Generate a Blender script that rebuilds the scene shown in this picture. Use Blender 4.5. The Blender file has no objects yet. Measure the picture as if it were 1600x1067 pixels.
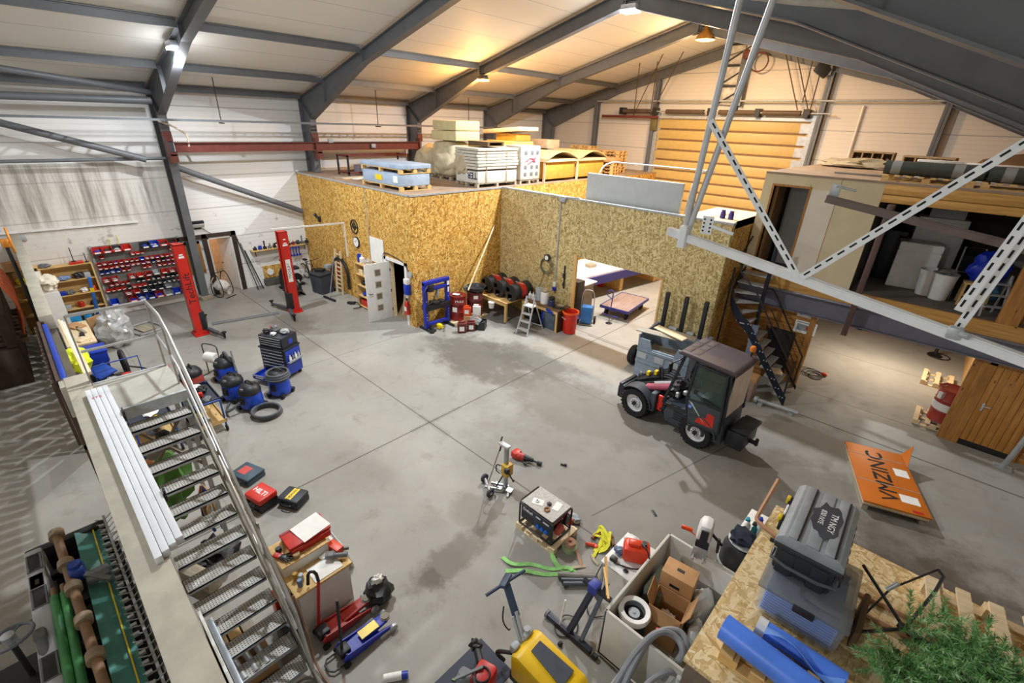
import bpy, bmesh, math, random
from mathutils import Matrix, Vector, Euler
S = bpy.context.scene
COL = S.collection
PI = math.pi
rad = math.radians
rnd = random.Random(7)

# ------------------------------------------------------------------ camera (values measured on the photograph)
YAW, PITCH, ROLL, FPX, EYE = rad(42.8045), rad(25.1891), rad(2.14334), 728.84, 6.5
def _axes():
    f = Vector((-math.sin(YAW)*math.cos(PITCH), math.cos(YAW)*math.cos(PITCH), -math.sin(PITCH)))
    r = Vector((math.cos(YAW), math.sin(YAW), 0)); u = r.cross(f)
    r2 = r*math.cos(ROLL)+u*math.sin(ROLL)
    return r2, r2.cross(f), f
CR, CU, CF = _axes()
cam = bpy.data.objects.new('camera', bpy.data.cameras.new('camera'))
COL.objects.link(cam)
cam.matrix_world = Matrix(((CR.x, CU.x, -CF.x, 0), (CR.y, CU.y, -CF.y, 0), (CR.z, CU.z, -CF.z, EYE), (0, 0, 0, 1)))
cam.data.sensor_fit = 'HORIZONTAL'; cam.data.sensor_width = 36
cam.data.lens = 36*FPX/1600; cam.data.clip_start = .05; cam.data.clip_end = 200
S.camera = cam
def ray(px, py): return CR*((px-800)/FPX) + CU*(-(py-533.5)/FPX) + CF
def at(px, py, z=0.): d = ray(px, py); return d*((z-EYE)/d.z) + Vector((0, 0, EYE))
def atx(px, py, x): d = ray(px, py); return d*(x/d.x) + Vector((0, 0, EYE))
def aty(px, py, y): d = ray(px, py); return d*(y/d.y) + Vector((0, 0, EYE))

# ------------------------------------------------------------------ materials
def lin(c):
    if isinstance(c, str):
        c = c.lstrip('#'); c = tuple(int(c[i:i+2], 16)/255 for i in (0, 2, 4))
        return tuple(v/12.92 if v <= .04045 else ((v+.055)/1.055)**2.4 for v in c)
    return tuple(c)
class NT:
    def __init__(s, name):
        s.m = bpy.data.materials.new(name); s.m.use_nodes = True
        s.t = s.m.node_tree; s.b = s.t.nodes['Principled BSDF']
    def n(s, typ, **kw):
        nd = s.t.nodes.new(typ)
        for k, v in kw.items(): setattr(nd, k, v)
        return nd
    def l(s, a, b): s.t.links.new(a, b)
    def put(s, sock, v):
        if hasattr(v, 'is_output'): s.l(v, sock)
        else: sock.default_value = v
    def math(s, op, a, b=0., c=None, clamp=False):
        nd = s.n('ShaderNodeMath', operation=op); nd.use_clamp = clamp
        s.put(nd.inputs[0], a); s.put(nd.inputs[1], b)
        if c is not None: s.put(nd.inputs[2], c)
        return nd.outputs[0]
    def mix(s, f, a, b, typ='MIX'):
        nd = s.n('ShaderNodeMix', data_type='RGBA', blend_type=typ)
        s.put(nd.inputs[0], f)
        for i, v in ((6, a), (7, b)):
            if hasattr(v, 'is_output'): s.l(v, nd.inputs[i])
            else: nd.inputs[i].default_value = (*v[:3], 1)
        return nd.outputs[2]
    def noise(s, vec, scale, detail=4, rough=.55, out=0, dist=0):
        nd = s.n('ShaderNodeTexNoise'); nd.inputs['Scale'].default_value = scale
        nd.inputs['Detail'].default_value = detail; nd.inputs['Roughness'].default_value = rough
        nd.inputs['Distortion'].default_value = dist
        s.l(vec, nd.inputs['Vector']); return nd.outputs[out]
    def mapping(s, vec, scale=(1, 1, 1), rot=(0, 0, 0), loc=(0, 0, 0)):
        nd = s.n('ShaderNodeMapping'); s.l(vec, nd.inputs[0])
        nd.inputs['Scale'].default_value = scale; nd.inputs['Rotation'].default_value = rot; nd.inputs['Location'].default_value = loc
        return nd.outputs[0]
    def ramp(s, v, stops):
        nd = s.n('ShaderNodeValToRGB'); e = nd.color_ramp.elements
        while len(e) < len(stops): e.new(.5)
        for q, (p, c) in zip(e, stops):
            q.position = p; q.color = (*c[:3], 1) if not isinstance(c, (int, float)) else (c, c, c, 1)
        s.put(nd.inputs[0], v); return nd.outputs[0]
    def step(s, v, lo, hi): 
        nd = s.n('ShaderNodeMapRange'); nd.interpolation_type = 'SMOOTHSTEP'
        s.put(nd.inputs[0], v); nd.inputs[1].default_value = lo; nd.inputs[2].default_value = hi
        return nd.outputs[0]
    def pos(s): return s.n('ShaderNodeNewGeometry').outputs['Position']
    def obj(s): return s.n('ShaderNodeTexCoord').outputs['Object']
    def xyz(s, vec):
        nd = s.n('ShaderNodeSeparateXYZ'); s.l(vec, nd.inputs[0]); return nd.outputs
    def bump(s, h, strength=.3, dist=.01):
        nd = s.n('ShaderNodeBump'); nd.inputs['Strength'].default_value = strength; nd.inputs['Distance'].default_value = dist
        s.l(h, nd.inputs['Height']); s.l(nd.outputs[0], s.b.inputs['Normal'])
    def fin(s, col, rough=.6, metal=0., spec=None):
        if hasattr(col, 'is_output'): s.l(col, s.b.inputs['Base Color'])
        else: s.b.inputs['Base Color'].default_value = (*col[:3], 1)
        s.put(s.b.inputs['Roughness'], rough); s.b.inputs['Metallic'].default_value = metal
        if spec is not None: s.b.inputs['Specular IOR Level'].default_value = spec
        return s.m
_mc = {}
def mat(name, col, rough=.55, metal=0., var=.12, scale=5., bump=0., bscale=60., spec=None):
    if name in _mc: return _mc[name]
    s = NT(name); c = lin(col); v = s.obj()
    nz = s.noise(v, scale, 5, .6)
    cc = s.mix(s.step(nz, .3, .7), [x*(1-var) for x in c], [min(1, x*(1+var)) for x in c])
    if bump: s.bump(s.noise(v, bscale, 3), bump, .004)
    rr = s.math('ADD', s.math('MULTIPLY', nz, .2), rough-.1)
    _mc[name] = s.fin(cc, rr, metal, spec); return _mc[name]
def emis(name, col, strength):
    if name in _mc: return _mc[name]
    s = NT(name); c = lin(col)
    s.b.inputs['Emission Color'].default_value = (*c, 1); s.b.inputs['Emission Strength'].default_value = strength
    _mc[name] = s.fin(c, .3); return _mc[name]
def glass(name, col, rough=.05, alpha=.35):
    if name in _mc: return _mc[name]
    s = NT(name); c = lin(col); s.b.inputs['Alpha'].default_value = alpha
    _mc[name] = s.fin(c, rough); return _mc[name]

# ------------------------------------------------------------------ mesh building
def M3(loc=(0, 0, 0), rot=(0, 0, 0)): return Matrix.Translation(loc) @ Euler(rot).to_matrix().to_4x4()
class MB:
    def __init__(s): s.bm = bmesh.new()
    def _add(s, bm, mx=None):
        if mx is not None: bmesh.ops.transform(bm, matrix=mx, verts=bm.verts)
        me = bpy.data.meshes.new('t'); bm.to_mesh(me); bm.free(); s.bm.from_mesh(me); bpy.data.meshes.remove(me); return s
    def box(s, c, d, bev=0., rot=(0, 0, 0), seg=2, taper=1., tx=None):
        bm = bmesh.new(); bmesh.ops.create_cube(bm, size=1)
        for v in bm.verts:
            k = taper if v.co.z > 0 else 1.; kx = (tx if tx else taper) if v.co.z > 0 else 1.
            v.co = Vector((v.co.x*d[0]*kx, v.co.y*d[1]*k, v.co.z*d[2]))
        if bev: bmesh.ops.bevel(bm, geom=bm.edges[:], offset=min(bev, min(d)*.48), segments=seg, profile=.5, affect='EDGES')
        return s._add(bm, M3(c, rot))
    def bx(s, x0, x1, y0, y1, z0, z1, bev=0.): return s.box(((x0+x1)/2, (y0+y1)/2, (z0+z1)/2), (abs(x1-x0), abs(y1-y0), abs(z1-z0)), bev)
    def cyl(s, p, q, r, r2=None, n=16, cap=True):
        p, q = Vector(p), Vector(q); d = q-p; bm = bmesh.new()
        bmesh.ops.create_cone(bm, cap_ends=cap, segments=n, radius1=r, radius2=r if r2 is None else r2, depth=d.length)
        return s._add(bm, Matrix.Translation((p+q)/2) @ d.to_track_quat('Z', 'Y').to_matrix().to_4x4())
    def bar(s, p, q, w, h, roll=0., bev=0.):
        p, q = Vector(p), Vector(q); d = q-p; bm = bmesh.new(); bmesh.ops.create_cube(bm, size=1)
        for v in bm.verts: v.co = Vector((v.co.x*w, v.co.y*h, v.co.z*d.length))
        if bev: bmesh.ops.bevel(bm, geom=bm.edges[:], offset=bev, segments=2, profile=.5, affect='EDGES')
        z = d.normalized(); up = Vector((0, 0, 1)) if abs(z.z) < .95 else Vector((1, 0, 0))
        x = up.cross(z).normalized(); y = z.cross(x)
        m = Matrix((x, y, z)).transposed().to_4x4() @ Matrix.Rotation(roll, 4, 'Z')
        return s._add(bm, Matrix.Translation((p+q)/2) @ m)
    def tube(s, pts, r, n=8, smooth=0, cap=True, closed=False):
        P = [Vector(p) for p in pts]
        for _ in range(smooth):
            Q = [] if closed else [P[0]]
            for a, b in zip(P, P[1:]+([P[0]] if closed else [])): Q += [a*.75+b*.25, a*.25+b*.75]
            if not closed: Q.append(P[-1])
            P = Q
        bm = bmesh.new(); rings = []; N = len(P); up = None
        for i, p in enumerate(P):
            t = (P[(i+1) % N]-P[i-1]) if closed else (P[min(i+1, N-1)]-P[max(i-1, 0)])
            if t.length < 1e-7: t = Vector((0, 0, 1))
            t.normalize()
            if up is None: up = Vector((0, 0, 1)) if abs(t.z) < .9 else Vector((1, 0, 0))
            x = up.cross(t)
            if x.length < 1e-4: x = Vector((1, 0, 0)).cross(t)
            x.normalize(); y = t.cross(x); up = y
            rr = r[min(i*len(r)//N, len(r)-1)] if isinstance(r, (list, tuple)) else r
            rings.append([bm.verts.new(p + x*math.cos(2*PI*k/n)*rr + y*math.sin(2*PI*k/n)*rr) for k in range(n)])
        for i in range(N if closed else N-1):
            a, b = rings[i], rings[(i+1) % N]
            for k in range(n): bm.faces.new((a[k], a[(k+1) % n], b[(k+1) % n], b[k]))
        if cap and not closed: bm.faces.new(rings[0][::-1]); bm.faces.new(rings[-1])
        return s._add(bm)
    def lathe(s, prof, n=20, mx=None, cap=True):
        bm = bmesh.new(); rings = [[bm.verts.new((r*math.cos(2*PI*k/n), r*math.sin(2*PI*k/n), z)) for k in range(n)] for r, z in prof]
        for a, b in zip(rings, rings[1:]):
            for k in range(n): bm.faces.new((a[k], a[(k+1) % n], b[(k+1) % n], b[k]))
        if cap: bm.faces.new(rings[0][::-1]); bm.faces.new(rings[-1])
        return s._add(bm, mx)
    def prism(s, pts, h, mx=None, bev=0.):   # polygon in local xy, extruded to z=h
        bm = bmesh.new(); f = bm.faces.new([bm.verts.new((*p, 0)) for p in pts])
        bmesh.ops.recalc_face_normals(bm, faces=[f])
        r = bmesh.ops.extrude_face_region(bm, geom=[f])
        bmesh.ops.translate(bm, vec=(0, 0, h), verts=[v for v in r['geom'] if isinstance(v, bmesh.types.BMVert)])
        bmesh.ops.recalc_face_normals(bm, faces=bm.faces)
        if bev: bmesh.ops.bevel(bm, geom=[e for e in bm.edges if e.calc_face_angle(0) > .5], offset=bev, segments=2, profile=.5, affect='EDGES')
        return s._add(bm, mx)
    def prismx(s, pts, x0, x1, bev=0.): return s.prism(pts, x1-x0, Matrix(((0, 0, 1, x0), (1, 0, 0, 0), (0, 1, 0, 0), (0, 0, 0, 1))), bev)   # pts are (y,z)
    def prismy(s, pts, y0, y1, bev=0.): return s.prism(pts, y1-y0, Matrix(((1, 0, 0, 0), (0, 0, 1, y0), (0, 1, 0, 0), (0, 0, 0, 1))), bev)   # pts are (x,z)
    def poly(s, pts, faces):
        bm = bmesh.new(); V = [bm.verts.new(p) for p in pts]
        for f in faces: bm.faces.new([V[i] for i in f])
        bmesh.ops.recalc_face_normals(bm, faces=bm.faces); return s._add(bm)
    def ring(s, c, R, r, axis='Z', n=28, m=8):
        pts = []
        for k in range(n):
            a = 2*PI*k/n; u, v = R*math.cos(a), R*math.sin(a)
            pts.append({'Z': (u, v, 0), 'X': (0, u, v), 'Y': (u, 0, v)}[axis])
        return s.tube([Vector(c)+Vector(p) for p in pts], r, m, closed=True)
    def blob(s, c, d, amp=.15, seed=0, sub=3, freq=2.5, flat=None):
        from mathutils import noise
        bm = bmesh.new(); bmesh.ops.create_icosphere(bm, subdivisions=sub, radius=1)
        for v in bm.verts:
            k = 1+amp*noise.noise(v.co*freq+Vector((seed*7.3, seed*3.1, seed)))*2
            v.co = Vector((v.co.x*d[0]*k, v.co.y*d[1]*k, v.co.z*d[2]*k))
            if flat is not None and v.co.z < flat: v.co.z = flat
        return s._add(bm, Matrix.Translation(c))
    def wheel(s, c, R, w, axis='Y', n=24):
        p = [(R*.62, -w/2), (R*.92, -w/2), (R, -w*.3), (R, w*.3), (R*.92, w/2), (R*.62, w/2), (R*.62, -w/2)]
        rot = {'Y': (PI/2, 0, 0), 'X': (0, PI/2, 0), 'Z': (0, 0, 0)}[axis]
        return s.lathe(p, n, M3(c, rot), cap=False)
    def hub(s, c, R, w, axis='Y', n=20):
        p = [(.001, -w*.35), (R*.3, -w*.35), (R*.34, -w*.2), (R*.6, -w*.3), (R*.66, -w*.48), (R*.66, w*.48), (R*.6, w*.3), (R*.34, w*.2), (R*.3, w*.35), (.001, w*.35)]
        rot = {'Y': (PI/2, 0, 0), 'X': (0, PI/2, 0), 'Z': (0, 0, 0)}[axis]
        return s.lathe(p, n, M3(c, rot), cap=False)
    def sheet(s, f, nu, nv, thick=.004):
        bm = bmesh.new(); g = [[bm.verts.new(f(i/nu, j/nv)) for j in range(nv+1)] for i in range(nu+1)]
        for i in range(nu):
            for j in range(nv): bm.faces.new((g[i][j], g[i+1][j], g[i+1][j+1], g[i][j+1]))
        bmesh.ops.recalc_face_normals(bm, faces=bm.faces)
        bmesh.ops.solidify(bm, geom=bm.faces[:], thickness=thick)
        return s._add(bm)
    def obj(s, name, m, parent=None, loc=None, rot=None, smooth=None):
        me = bpy.data.meshes.new(name); s.bm.normal_update(); s.bm.to_mesh(me); s.bm.free()
        ms = m if isinstance(m, (list, tuple)) else [m]
        for x in ms: me.materials.append(x)
        for p in me.polygons: p.use_smooth = True
        try: me.set_sharp_from_angle(angle=rad(35 if smooth is None else smooth))
        except Exception: pass
        o = bpy.data.objects.new(name, me); COL.objects.link(o)
        if parent: o.parent = parent
        if loc is not None: o.location = loc
        if rot is not None: o.rotation_euler = rot
        return o
def tag(o, label, cat, group=None, kind=None):
    o['label'] = label; o['category'] = cat
    if group: o['group'] = group
    if kind: o['kind'] = kind
    return o
def T(name, label, cat, loc=(0, 0, 0), rz=0., group=None, rot=None):
    o = bpy.data.objects.new(name, None); COL.objects.link(o); o.empty_display_size = .1
    o.location = loc; o.rotation_euler = rot if rot else (0, 0, rz); return tag(o, label, cat, group)
def struct(name, mb, m, label=None):
    o = mb.obj(name, m); o['kind'] = 'structure'
    if label: o['label'] = label; o['category'] = name.split('_')[0]
    return o
def dup(root, loc, rz=None, label=None, group=None, swap=None):
    r = root.copy(); COL.objects.link(r); r.location = loc
    if rz is not None: r.rotation_euler = (0, 0, rz)
    if label: r['label'] = label
    if group: r['group'] = group
    for ch in list(root.children):
        c = ch.copy(); COL.objects.link(c); c.parent = r
        for g in list(ch.children):
            d = g.copy(); COL.objects.link(d); d.parent = c
    return r
def text(body, size, m, parent=None, loc=(0, 0, 0), rot=(0, 0, 0), name='lettering', ext=.001, sx=1., align='CENTER', bold=0.):
    cu = bpy.data.curves.new(name, 'FONT'); cu.body = body; cu.size = size; cu.extrude = ext; cu.offset = bold
    cu.align_x = align; cu.align_y = 'CENTER'; cu.resolution_u = 3
    t = bpy.data.objects.new('t', cu); COL.objects.link(t); bpy.context.view_layer.update()
    me = bpy.data.meshes.new_from_object(t.evaluated_get(bpy.context.evaluated_depsgraph_get())); bpy.data.objects.remove(t); bpy.data.curves.remove(cu)
    me.materials.clear(); me.materials.append(m); me.name = name
    o = bpy.data.objects.new(name, me); COL.objects.link(o)
    if parent: o.parent = parent
    o.location = loc; o.rotation_euler = rot; o.scale = (sx, 1, 1); return o
ORD = ['first', 'second', 'third', 'fourth', 'fifth', 'sixth', 'seventh', 'eighth', 'ninth', 'tenth', 'eleventh', 'twelfth', 'thirteenth', 'fourteenth', 'fifteenth', 'sixteenth', 'seventeenth', 'eighteenth', 'nineteenth', 'twentieth']
def osb(name, c1, c2, c3, axis='Y', sc=1.):
    s = NT(name); v = s.obj() if axis != 'W' else s.pos()
    cols = []; hs = []
    for k, a in enumerate((.5, 1.7, 2.7)):
        rot = {'Y': (0, a, 0), 'X': (a, 0, 0), 'Z': (0, 0, a)}[axis]
        st = {'Y': (5, 9, 24), 'X': (9, 5, 24), 'Z': (5, 24, 9)}[axis]
        w = s.mapping(s.mapping(v, rot=rot), scale=[q*sc for q in st])
        vo = s.n('ShaderNodeTexVoronoi'); s.l(w, vo.inputs['Vector']); vo.inputs['Scale'].default_value = 1.2; vo.inputs['Randomness'].default_value = 1
        cols.append(s.xyz(vo.outputs['Color'])[k]); hs.append(vo.outputs['Distance'])
    a, b, c = cols
    sel = s.noise(v, 9*sc, 2)
    v1 = s.mix(s.math('GREATER_THAN', sel, .47), s.ramp(a, [(0, lin(c1)), (.5, lin(c2)), (1, lin(c3))]), s.ramp(b, [(0, lin(c1)), (.45, lin(c2)), (1, lin(c3))]))
    col = s.mix(s.math('GREATER_THAN', s.noise(s.mapping(v, loc=(3, 5, 1)), 11*sc, 2), .56), v1, s.ramp(c, [(0, lin(c1)), (.5, lin(c2)), (1, lin(c3))]))
    col = s.mix(s.math('MULTIPLY', s.step(s.noise(v, .6, 4), .35, .75), .22), col, [x*.6 for x in lin(c2)])
    s.bump(hs[0], .25, .004)
    return s.fin(col, .75)
def wood(name, c1, c2, axis='Z', plank=0., scale=1., rough=.6):
    if name in _mc: return _mc[name]
    s = NT(name); v = s.obj(); st = {'X': (.7, 9, 9), 'Y': (9, .7, 9), 'Z': (9, 9, .7)}[axis]
    n1 = s.noise(s.mapping(v, scale=[q*scale for q in st]), 2.2, 6, .65, dist=.6)
    col = s.ramp(n1, [(.3, lin(c1)), (.7, lin(c2))])
    kn = s.n('ShaderNodeTexVoronoi'); s.l(s.mapping(v, scale=[2.2 if q < 1 else 6 for q in st]), kn.inputs['Vector']); kn.inputs['Scale'].default_value = .9*scale
    col = s.mix(s.step(kn.outputs['Distance'], .05, .1), [x*.35 for x in lin(c1)], col)
    s.bump(n1, .15, .004); _mc[name] = s.fin(col, rough); return _mc[name]
# ------------------------------------------------------------------ setting: materials
XL, YG, XR = -20.2, 24.05, 4.2
ZE, SL, XRG = 7.15, .268, -9.0
ZR = ZE + SL*(XRG-XL)
def roofz(x): return ZR-SL*abs(x-XRG)
def floor_mat():
    s = NT('concrete_floor'); p = s.pos(); X, Y, Z = s.xyz(p)
    n1 = s.noise(p, .35, 5, .6, dist=.4); n2 = s.noise(p, 2.2, 6, .65); n3 = s.noise(p, 22, 4, .7)
    col = s.ramp(n1, [(.25, lin('#86827a')), (.5, lin('#99968e')), (.75, lin('#a6a39b'))])
    col = s.mix(s.math('MULTIPLY', s.step(n2, .52, .75), .5), col, lin('#7d776c'))
    col = s.mix(s.math('MULTIPLY', s.step(n3, .55, .8), .4), col, lin('#736d63'))
    # oily traffic marks around the middle of the hall, and other darker patches
    def spot(cx, cy, rx, ry, c, k, sc=1.6):
        nonlocal col
        dx = s.math('DIVIDE', s.math('SUBTRACT', X, cx), rx); dy = s.math('DIVIDE', s.math('SUBTRACT', Y, cy), ry)
        d = s.math('SQRT', s.math('ADD', s.math('MULTIPLY', dx, dx), s.math('MULTIPLY', dy, dy)))
        d = s.math('ADD', d, s.math('MULTIPLY', s.math('SUBTRACT', s.noise(p, sc, 5, .65), .5), 1.6))
        col = s.mix(s.math('MULTIPLY', s.step(s.math('SUBTRACT', 1.1, d), 0, .6), k), col, lin(c))
    spot(-9.3, 8.6, 2.4, 1.3, '#57534a', .75); spot(-8.0, 9.6, 1.8, .9, '#5f5b53', .7)
    spot(-5.6, 8.6, 3.0, 1.4, '#6f685d', .5); spot(-4.8, 4.3, .7, .45, '#756d61', .5); spot(-4.3, 3.4, .35, 1.0, '#6b6459', .7, 3)
    spot(1.4, 6.8, 2.8, 3.2, '#54483c', .9, 1.1); spot(-.6, 9.6, 2.4, 1.0, '#6a6055', .5); spot(-15.5, 5.6, 1.3, .8, '#625d54', .6)
    spot(-3.2, 7.6, 4.2, 3.4, '#777065', .5, .8); spot(-13.6, 5.2, .8, .5, '#736d63', .5); spot(-4.2, 2.9, .25, .22, '#625850', .75, 4); spot(-10.4, 11.2, 1.5, .8, '#4a4742', .6)  # broad first patch: floor painted darker against the strong ridge lamp
    def seg(x0, y0, x1, y1, w, k, c='#3f3b35'):
        nonlocal col
        L = math.hypot(x1-x0, y1-y0); ux, uy = (x1-x0)/L, (y1-y0)/L
        t = s.math('ADD', s.math('MULTIPLY', s.math('SUBTRACT', X, x0), ux), s.math('MULTIPLY', s.math('SUBTRACT', Y, y0), uy))
        q = s.math('ABSOLUTE', s.math('SUBTRACT', s.math('MULTIPLY', s.math('SUBTRACT', X, x0), uy), s.math('MULTIPLY', s.math('SUBTRACT', Y, y0), ux)))
        ins = s.math('MULTIPLY', s.math('GREATER_THAN', t, 0), s.math('LESS_THAN', t, L))
        col = s.mix(s.math('MULTIPLY', s.math('MULTIPLY', ins, s.math('SUBTRACT', 1, s.step(q, w*.3, w))), k), col, lin(c))
    seg(-7.6, -9, -7.6, 24, .022, .8); seg(-20, 5.44, 2.4, 5.44, .022, .7); seg(-3.2, 5.79, -2.2, 9.9, .02, .6)
    seg(-8.0, 5.44, -6.9, 5.44, .12, .2); seg(-7.6, 4.9, -7.6, 6.4, .1, .2)
    seg(-8, 12.45, 3, 12.45, .028, .9, '#3b3833'); seg(-4, 13.93, 2, 13.93, .02, .6); seg(-12.4, 9.3, -4, 9.3, .018, .35); seg(-12.2, 1.4, -12.2, 12.5, .018, .45); seg(-8.9, 12.55, -5.6, 12.55, .03, .6)
    seg(-20, 1.2, -8, 1.2, .015, .3); seg(-5, 17.4, 2, 17.4, .02, .5)
    s.bump(s.noise(p, 40, 3), .12, .003)
    return s.fin(col, s.math('ADD', .45, s.math('MULTIPLY', n2, .35)), 0, .35)
def panel_mat(name, c, dirt=False, axis='Y'):
    s = NT(name); p = s.pos(); X, Y, Z = s.xyz(p)
    def line(v, per, w, off=0.):
        f = s.math('FRACT', s.math('DIVIDE', s.math('ADD', v, 100+off), per))
        return s.math('LESS_THAN', s.math('ABSOLUTE', s.math('SUBTRACT', f, .5)), w/per)
    col = s.mix(s.math('MULTIPLY', s.noise(p, .7, 5), .25), lin(c), [x*.82 for x in lin(c)])
    col = s.mix(s.math('MULTIPLY', line(Z, .16, .006), .35), col, [x*.6 for x in lin(c)])
    col = s.mix(s.math('MULTIPLY', line(Z, 1.12, .012, .35), .8), col, [x*.35 for x in lin(c)])
    if dirt:
        st = s.noise(s.mapping(p, scale=(1, 2.6, .22)), 1.2, 6, .65)
        m = s.math('MULTIPLY', s.step(st, .4, .7), s.math('MULTIPLY', s.step(Z, 2.6, 3.6), s.math('SUBTRACT', 1, s.step(Z, 4.85, 4.95))))
        m = s.math('MULTIPLY', m, s.math('SUBTRACT', 1, s.step(Y, 3.3, 4.1)))
        low = s.math('MULTIPLY', s.math('SUBTRACT', 1, s.step(Z, 4.85, 4.9)), s.math('SUBTRACT', 1, s.step(Y, 4., 4.2)))
        col = s.mix(s.math('MULTIPLY', low, .45), col, lin('#c2b8a6'))
        col = s.mix(s.math('MULTIPLY', m, .8), col, lin('#6f675b'))
        g = s.math('MULTIPLY', s.step(s.noise(p, 2.6, 4), .6, .72), s.math('SUBTRACT', 1, s.step(Z, 2.6, 3.4)))
        col = s.mix(s.math('MULTIPLY', g, .6), col, lin('#7b7060'))
    return s.fin(col, .5)
def ceil_mat():
    s = NT('ceiling_panels'); p = s.pos(); X, Y, Z = s.xyz(p)
    f = s.math('FRACT', s.math('DIVIDE', s.math('ADD', X, 100), 1.15))
    ln = s.math('LESS_THAN', s.math('ABSOLUTE', s.math('SUBTRACT', f, .5)), .009)
    c = lin('#efebe2')
    col = s.mix(s.math('MULTIPLY', s.noise(s.mapping(p, scale=(2, .25, 1)), 1.2, 5), .35), c, [x*.85 for x in c])
    col = s.mix(s.math('MULTIPLY', ln, .6), col, [x*.4 for x in c])
    return s.fin(col, .62)
FLOOR = floor_mat()
WALL = panel_mat('white_panels', '#f1f0ed', True); GABLE = panel_mat('gable_panels', '#ddd5c8')
CEIL = ceil_mat()
OSBY = osb('osb_board', '#7d5418', '#cc9636', '#efcd80', 'Y', 1.15); OSBX = osb('osb_board_side', '#7d5418', '#cc9636', '#efcd80', 'X', 1.15)
OSBZ = osb('osb_board_top', '#b8955a', '#e2c48c', '#f3e0b6', 'Z', 1.3); OSBG = osb('osb_board_lamplit', '#8c7640', '#c9b178', '#e8d7a2', 'Y', 1.15)  # OSBG: the same board with the white lamp's light in its paler tone
DECK = mat('dusty_deck', '#a08a74', .85, 0, .18, 2., .3, 40)
STEEL = mat('grey_painted_steel', '#686b6f', .45, 0., .08, 3)
GALV = mat('galvanised_steel', '#b3b7b8', .42, .35, .12, 9)
ALU = mat('aluminium', '#c6c8c9', .38, .35, .08, 6)
DARK = mat('black_steel', '#1d1e20', .5, 0, .2, 8)
RUBBER = mat('black_rubber', '#161617', .85, 0, .2, 14, .3)
REDOX = mat('red_oxide_steel', '#6a3026', .55, 0, .18, 5)
PINE = wood('pine', '#c79a55', '#e5c486'); PINEX = wood('pine_x', '#c79a55', '#e5c486', 'X'); PINEY = wood('pine_y', '#c79a55', '#e5c486', 'Y')
LOG = wood('stained_pine', '#8a5a22', '#b98340', 'X'); LOGZ = wood('stained_pine_upright', '#8a5a22', '#b98340', 'Z')
GREYWOOD = wood('weathered_wood', '#8b8171', '#b4a992', 'X')
PALE = wood('pale_wood', '#d3b98d', '#e9d7b4', 'X'); PALEY = wood('pale_wood_y', '#d3b98d', '#e9d7b4', 'Y')
WHITE = mat('white_paint', '#e4e2dd', .45, 0, .05); PAPER = mat('white_paper', '#eceae4', .7, 0, .04)
CARD = mat('cardboard', '#b98d5f', .8, 0, .1, 4)
BLUE = mat('blue_plastic', '#1436a8', .4, 0, .12); RED = mat('red_plastic', '#c02a1e', .4, 0, .12); ORANGE = mat('orange_plastic', '#e0481c', .4, 0, .1)
GREYP = mat('grey_plastic', '#6d7072', .5, 0, .1); BLACKP = mat('black_plastic', '#222326', .45, 0, .15); YELLOW = mat('yellow_plastic', '#e8c818', .4, 0, .1)
LIGHTG = mat('light_grey_plastic', '#a5a9ab', .5, 0, .1); GREEN = mat('green_webbing', '#86bd6c', .8, 0, .2, 9)
YGREEN = mat('yellow_webbing', '#d9d22b', .75, 0, .15, 9)
BEIGE = mat('beige_board', '#d2c4a0', .7, 0, .05, 2); CONC = mat('grey_concrete', '#a8a292', .85, 0, .12, 3, .3, 30)
MAROON = mat('maroon_paint', '#7a1d1c', .45, 0, .18, 4); NAVY = mat('dark_navy_paint', '#1b2336', .5, 0, .12)
CLEAR = glass('clear_plastic', '#cfd6d6', .15, .3); TEXTK = mat('black_lettering', '#141414', .6); TEXTW = mat('white_lettering', '#f0f0ee', .6)

# ------------------------------------------------------------------ setting: shell
struct('floor', MB().bx(XL-6, XR+2, -14, YG+.3, -.2, 0), FLOOR)
DY0, DY1, DZ = 4.78, 5.62, 2.2
mb = MB()
for (a, b, z0, z1) in ((-14, DY0, 0, 7.3), (DY1, YG, 0, 7.3), (DY0, DY1, DZ, 7.3)): mb.bx(XL-.15, XL, a, b, z0, z1)
struct('wall_left', mb, WALL)
struct('wall_gable', MB().prismy([(XL, 0), (XR, 0), (XR, roofz(XR)+.1), (XRG, ZR+.1), (XL, ZE+.1)], YG, YG+.15), GABLE)
struct('wall_near', MB().bx(XL, -2, -3.4, -3.2, 0, 5.0), WALL)  # unseen wall, added to keep fill light off the left floor
struct('wall_right', MB().bx(XR, XR+.15, -1, YG, 0, 7.3), WALL)
struct('ceiling_left', MB().prismy([(XL-.2, roofz(XL-.2)), (XRG, ZR), (XRG, ZR+.15), (XL-.2, roofz(XL-.2)+.15)], -14, YG+.2), CEIL)
struct('ceiling_right', MB().prismy([(XRG, ZR), (XR+.3, roofz(XR+.3)), (XR+.3, roofz(XR+.3)+.15), (XRG, ZR+.15)], -14, YG+.2), CEIL)
# corridor seen through the open door in the left wall
mb = MB().bx(XL-3.6, XL-.15, DY0-.25, DY0-.15, 0, 2.5).bx(XL-3.6, XL-.15, DY1+.5, DY1+.6, 0, 2.5).bx(XL-3.7, XL-3.6, DY0-.25, DY1+.6, 0, 2.5).bx(XL-3.7, XL-.15, DY0-.25, DY1+.6, 2.5, 2.6)
struct('wall_corridor', mb, mat('corridor_paint', '#d9bda0', .6))
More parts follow.
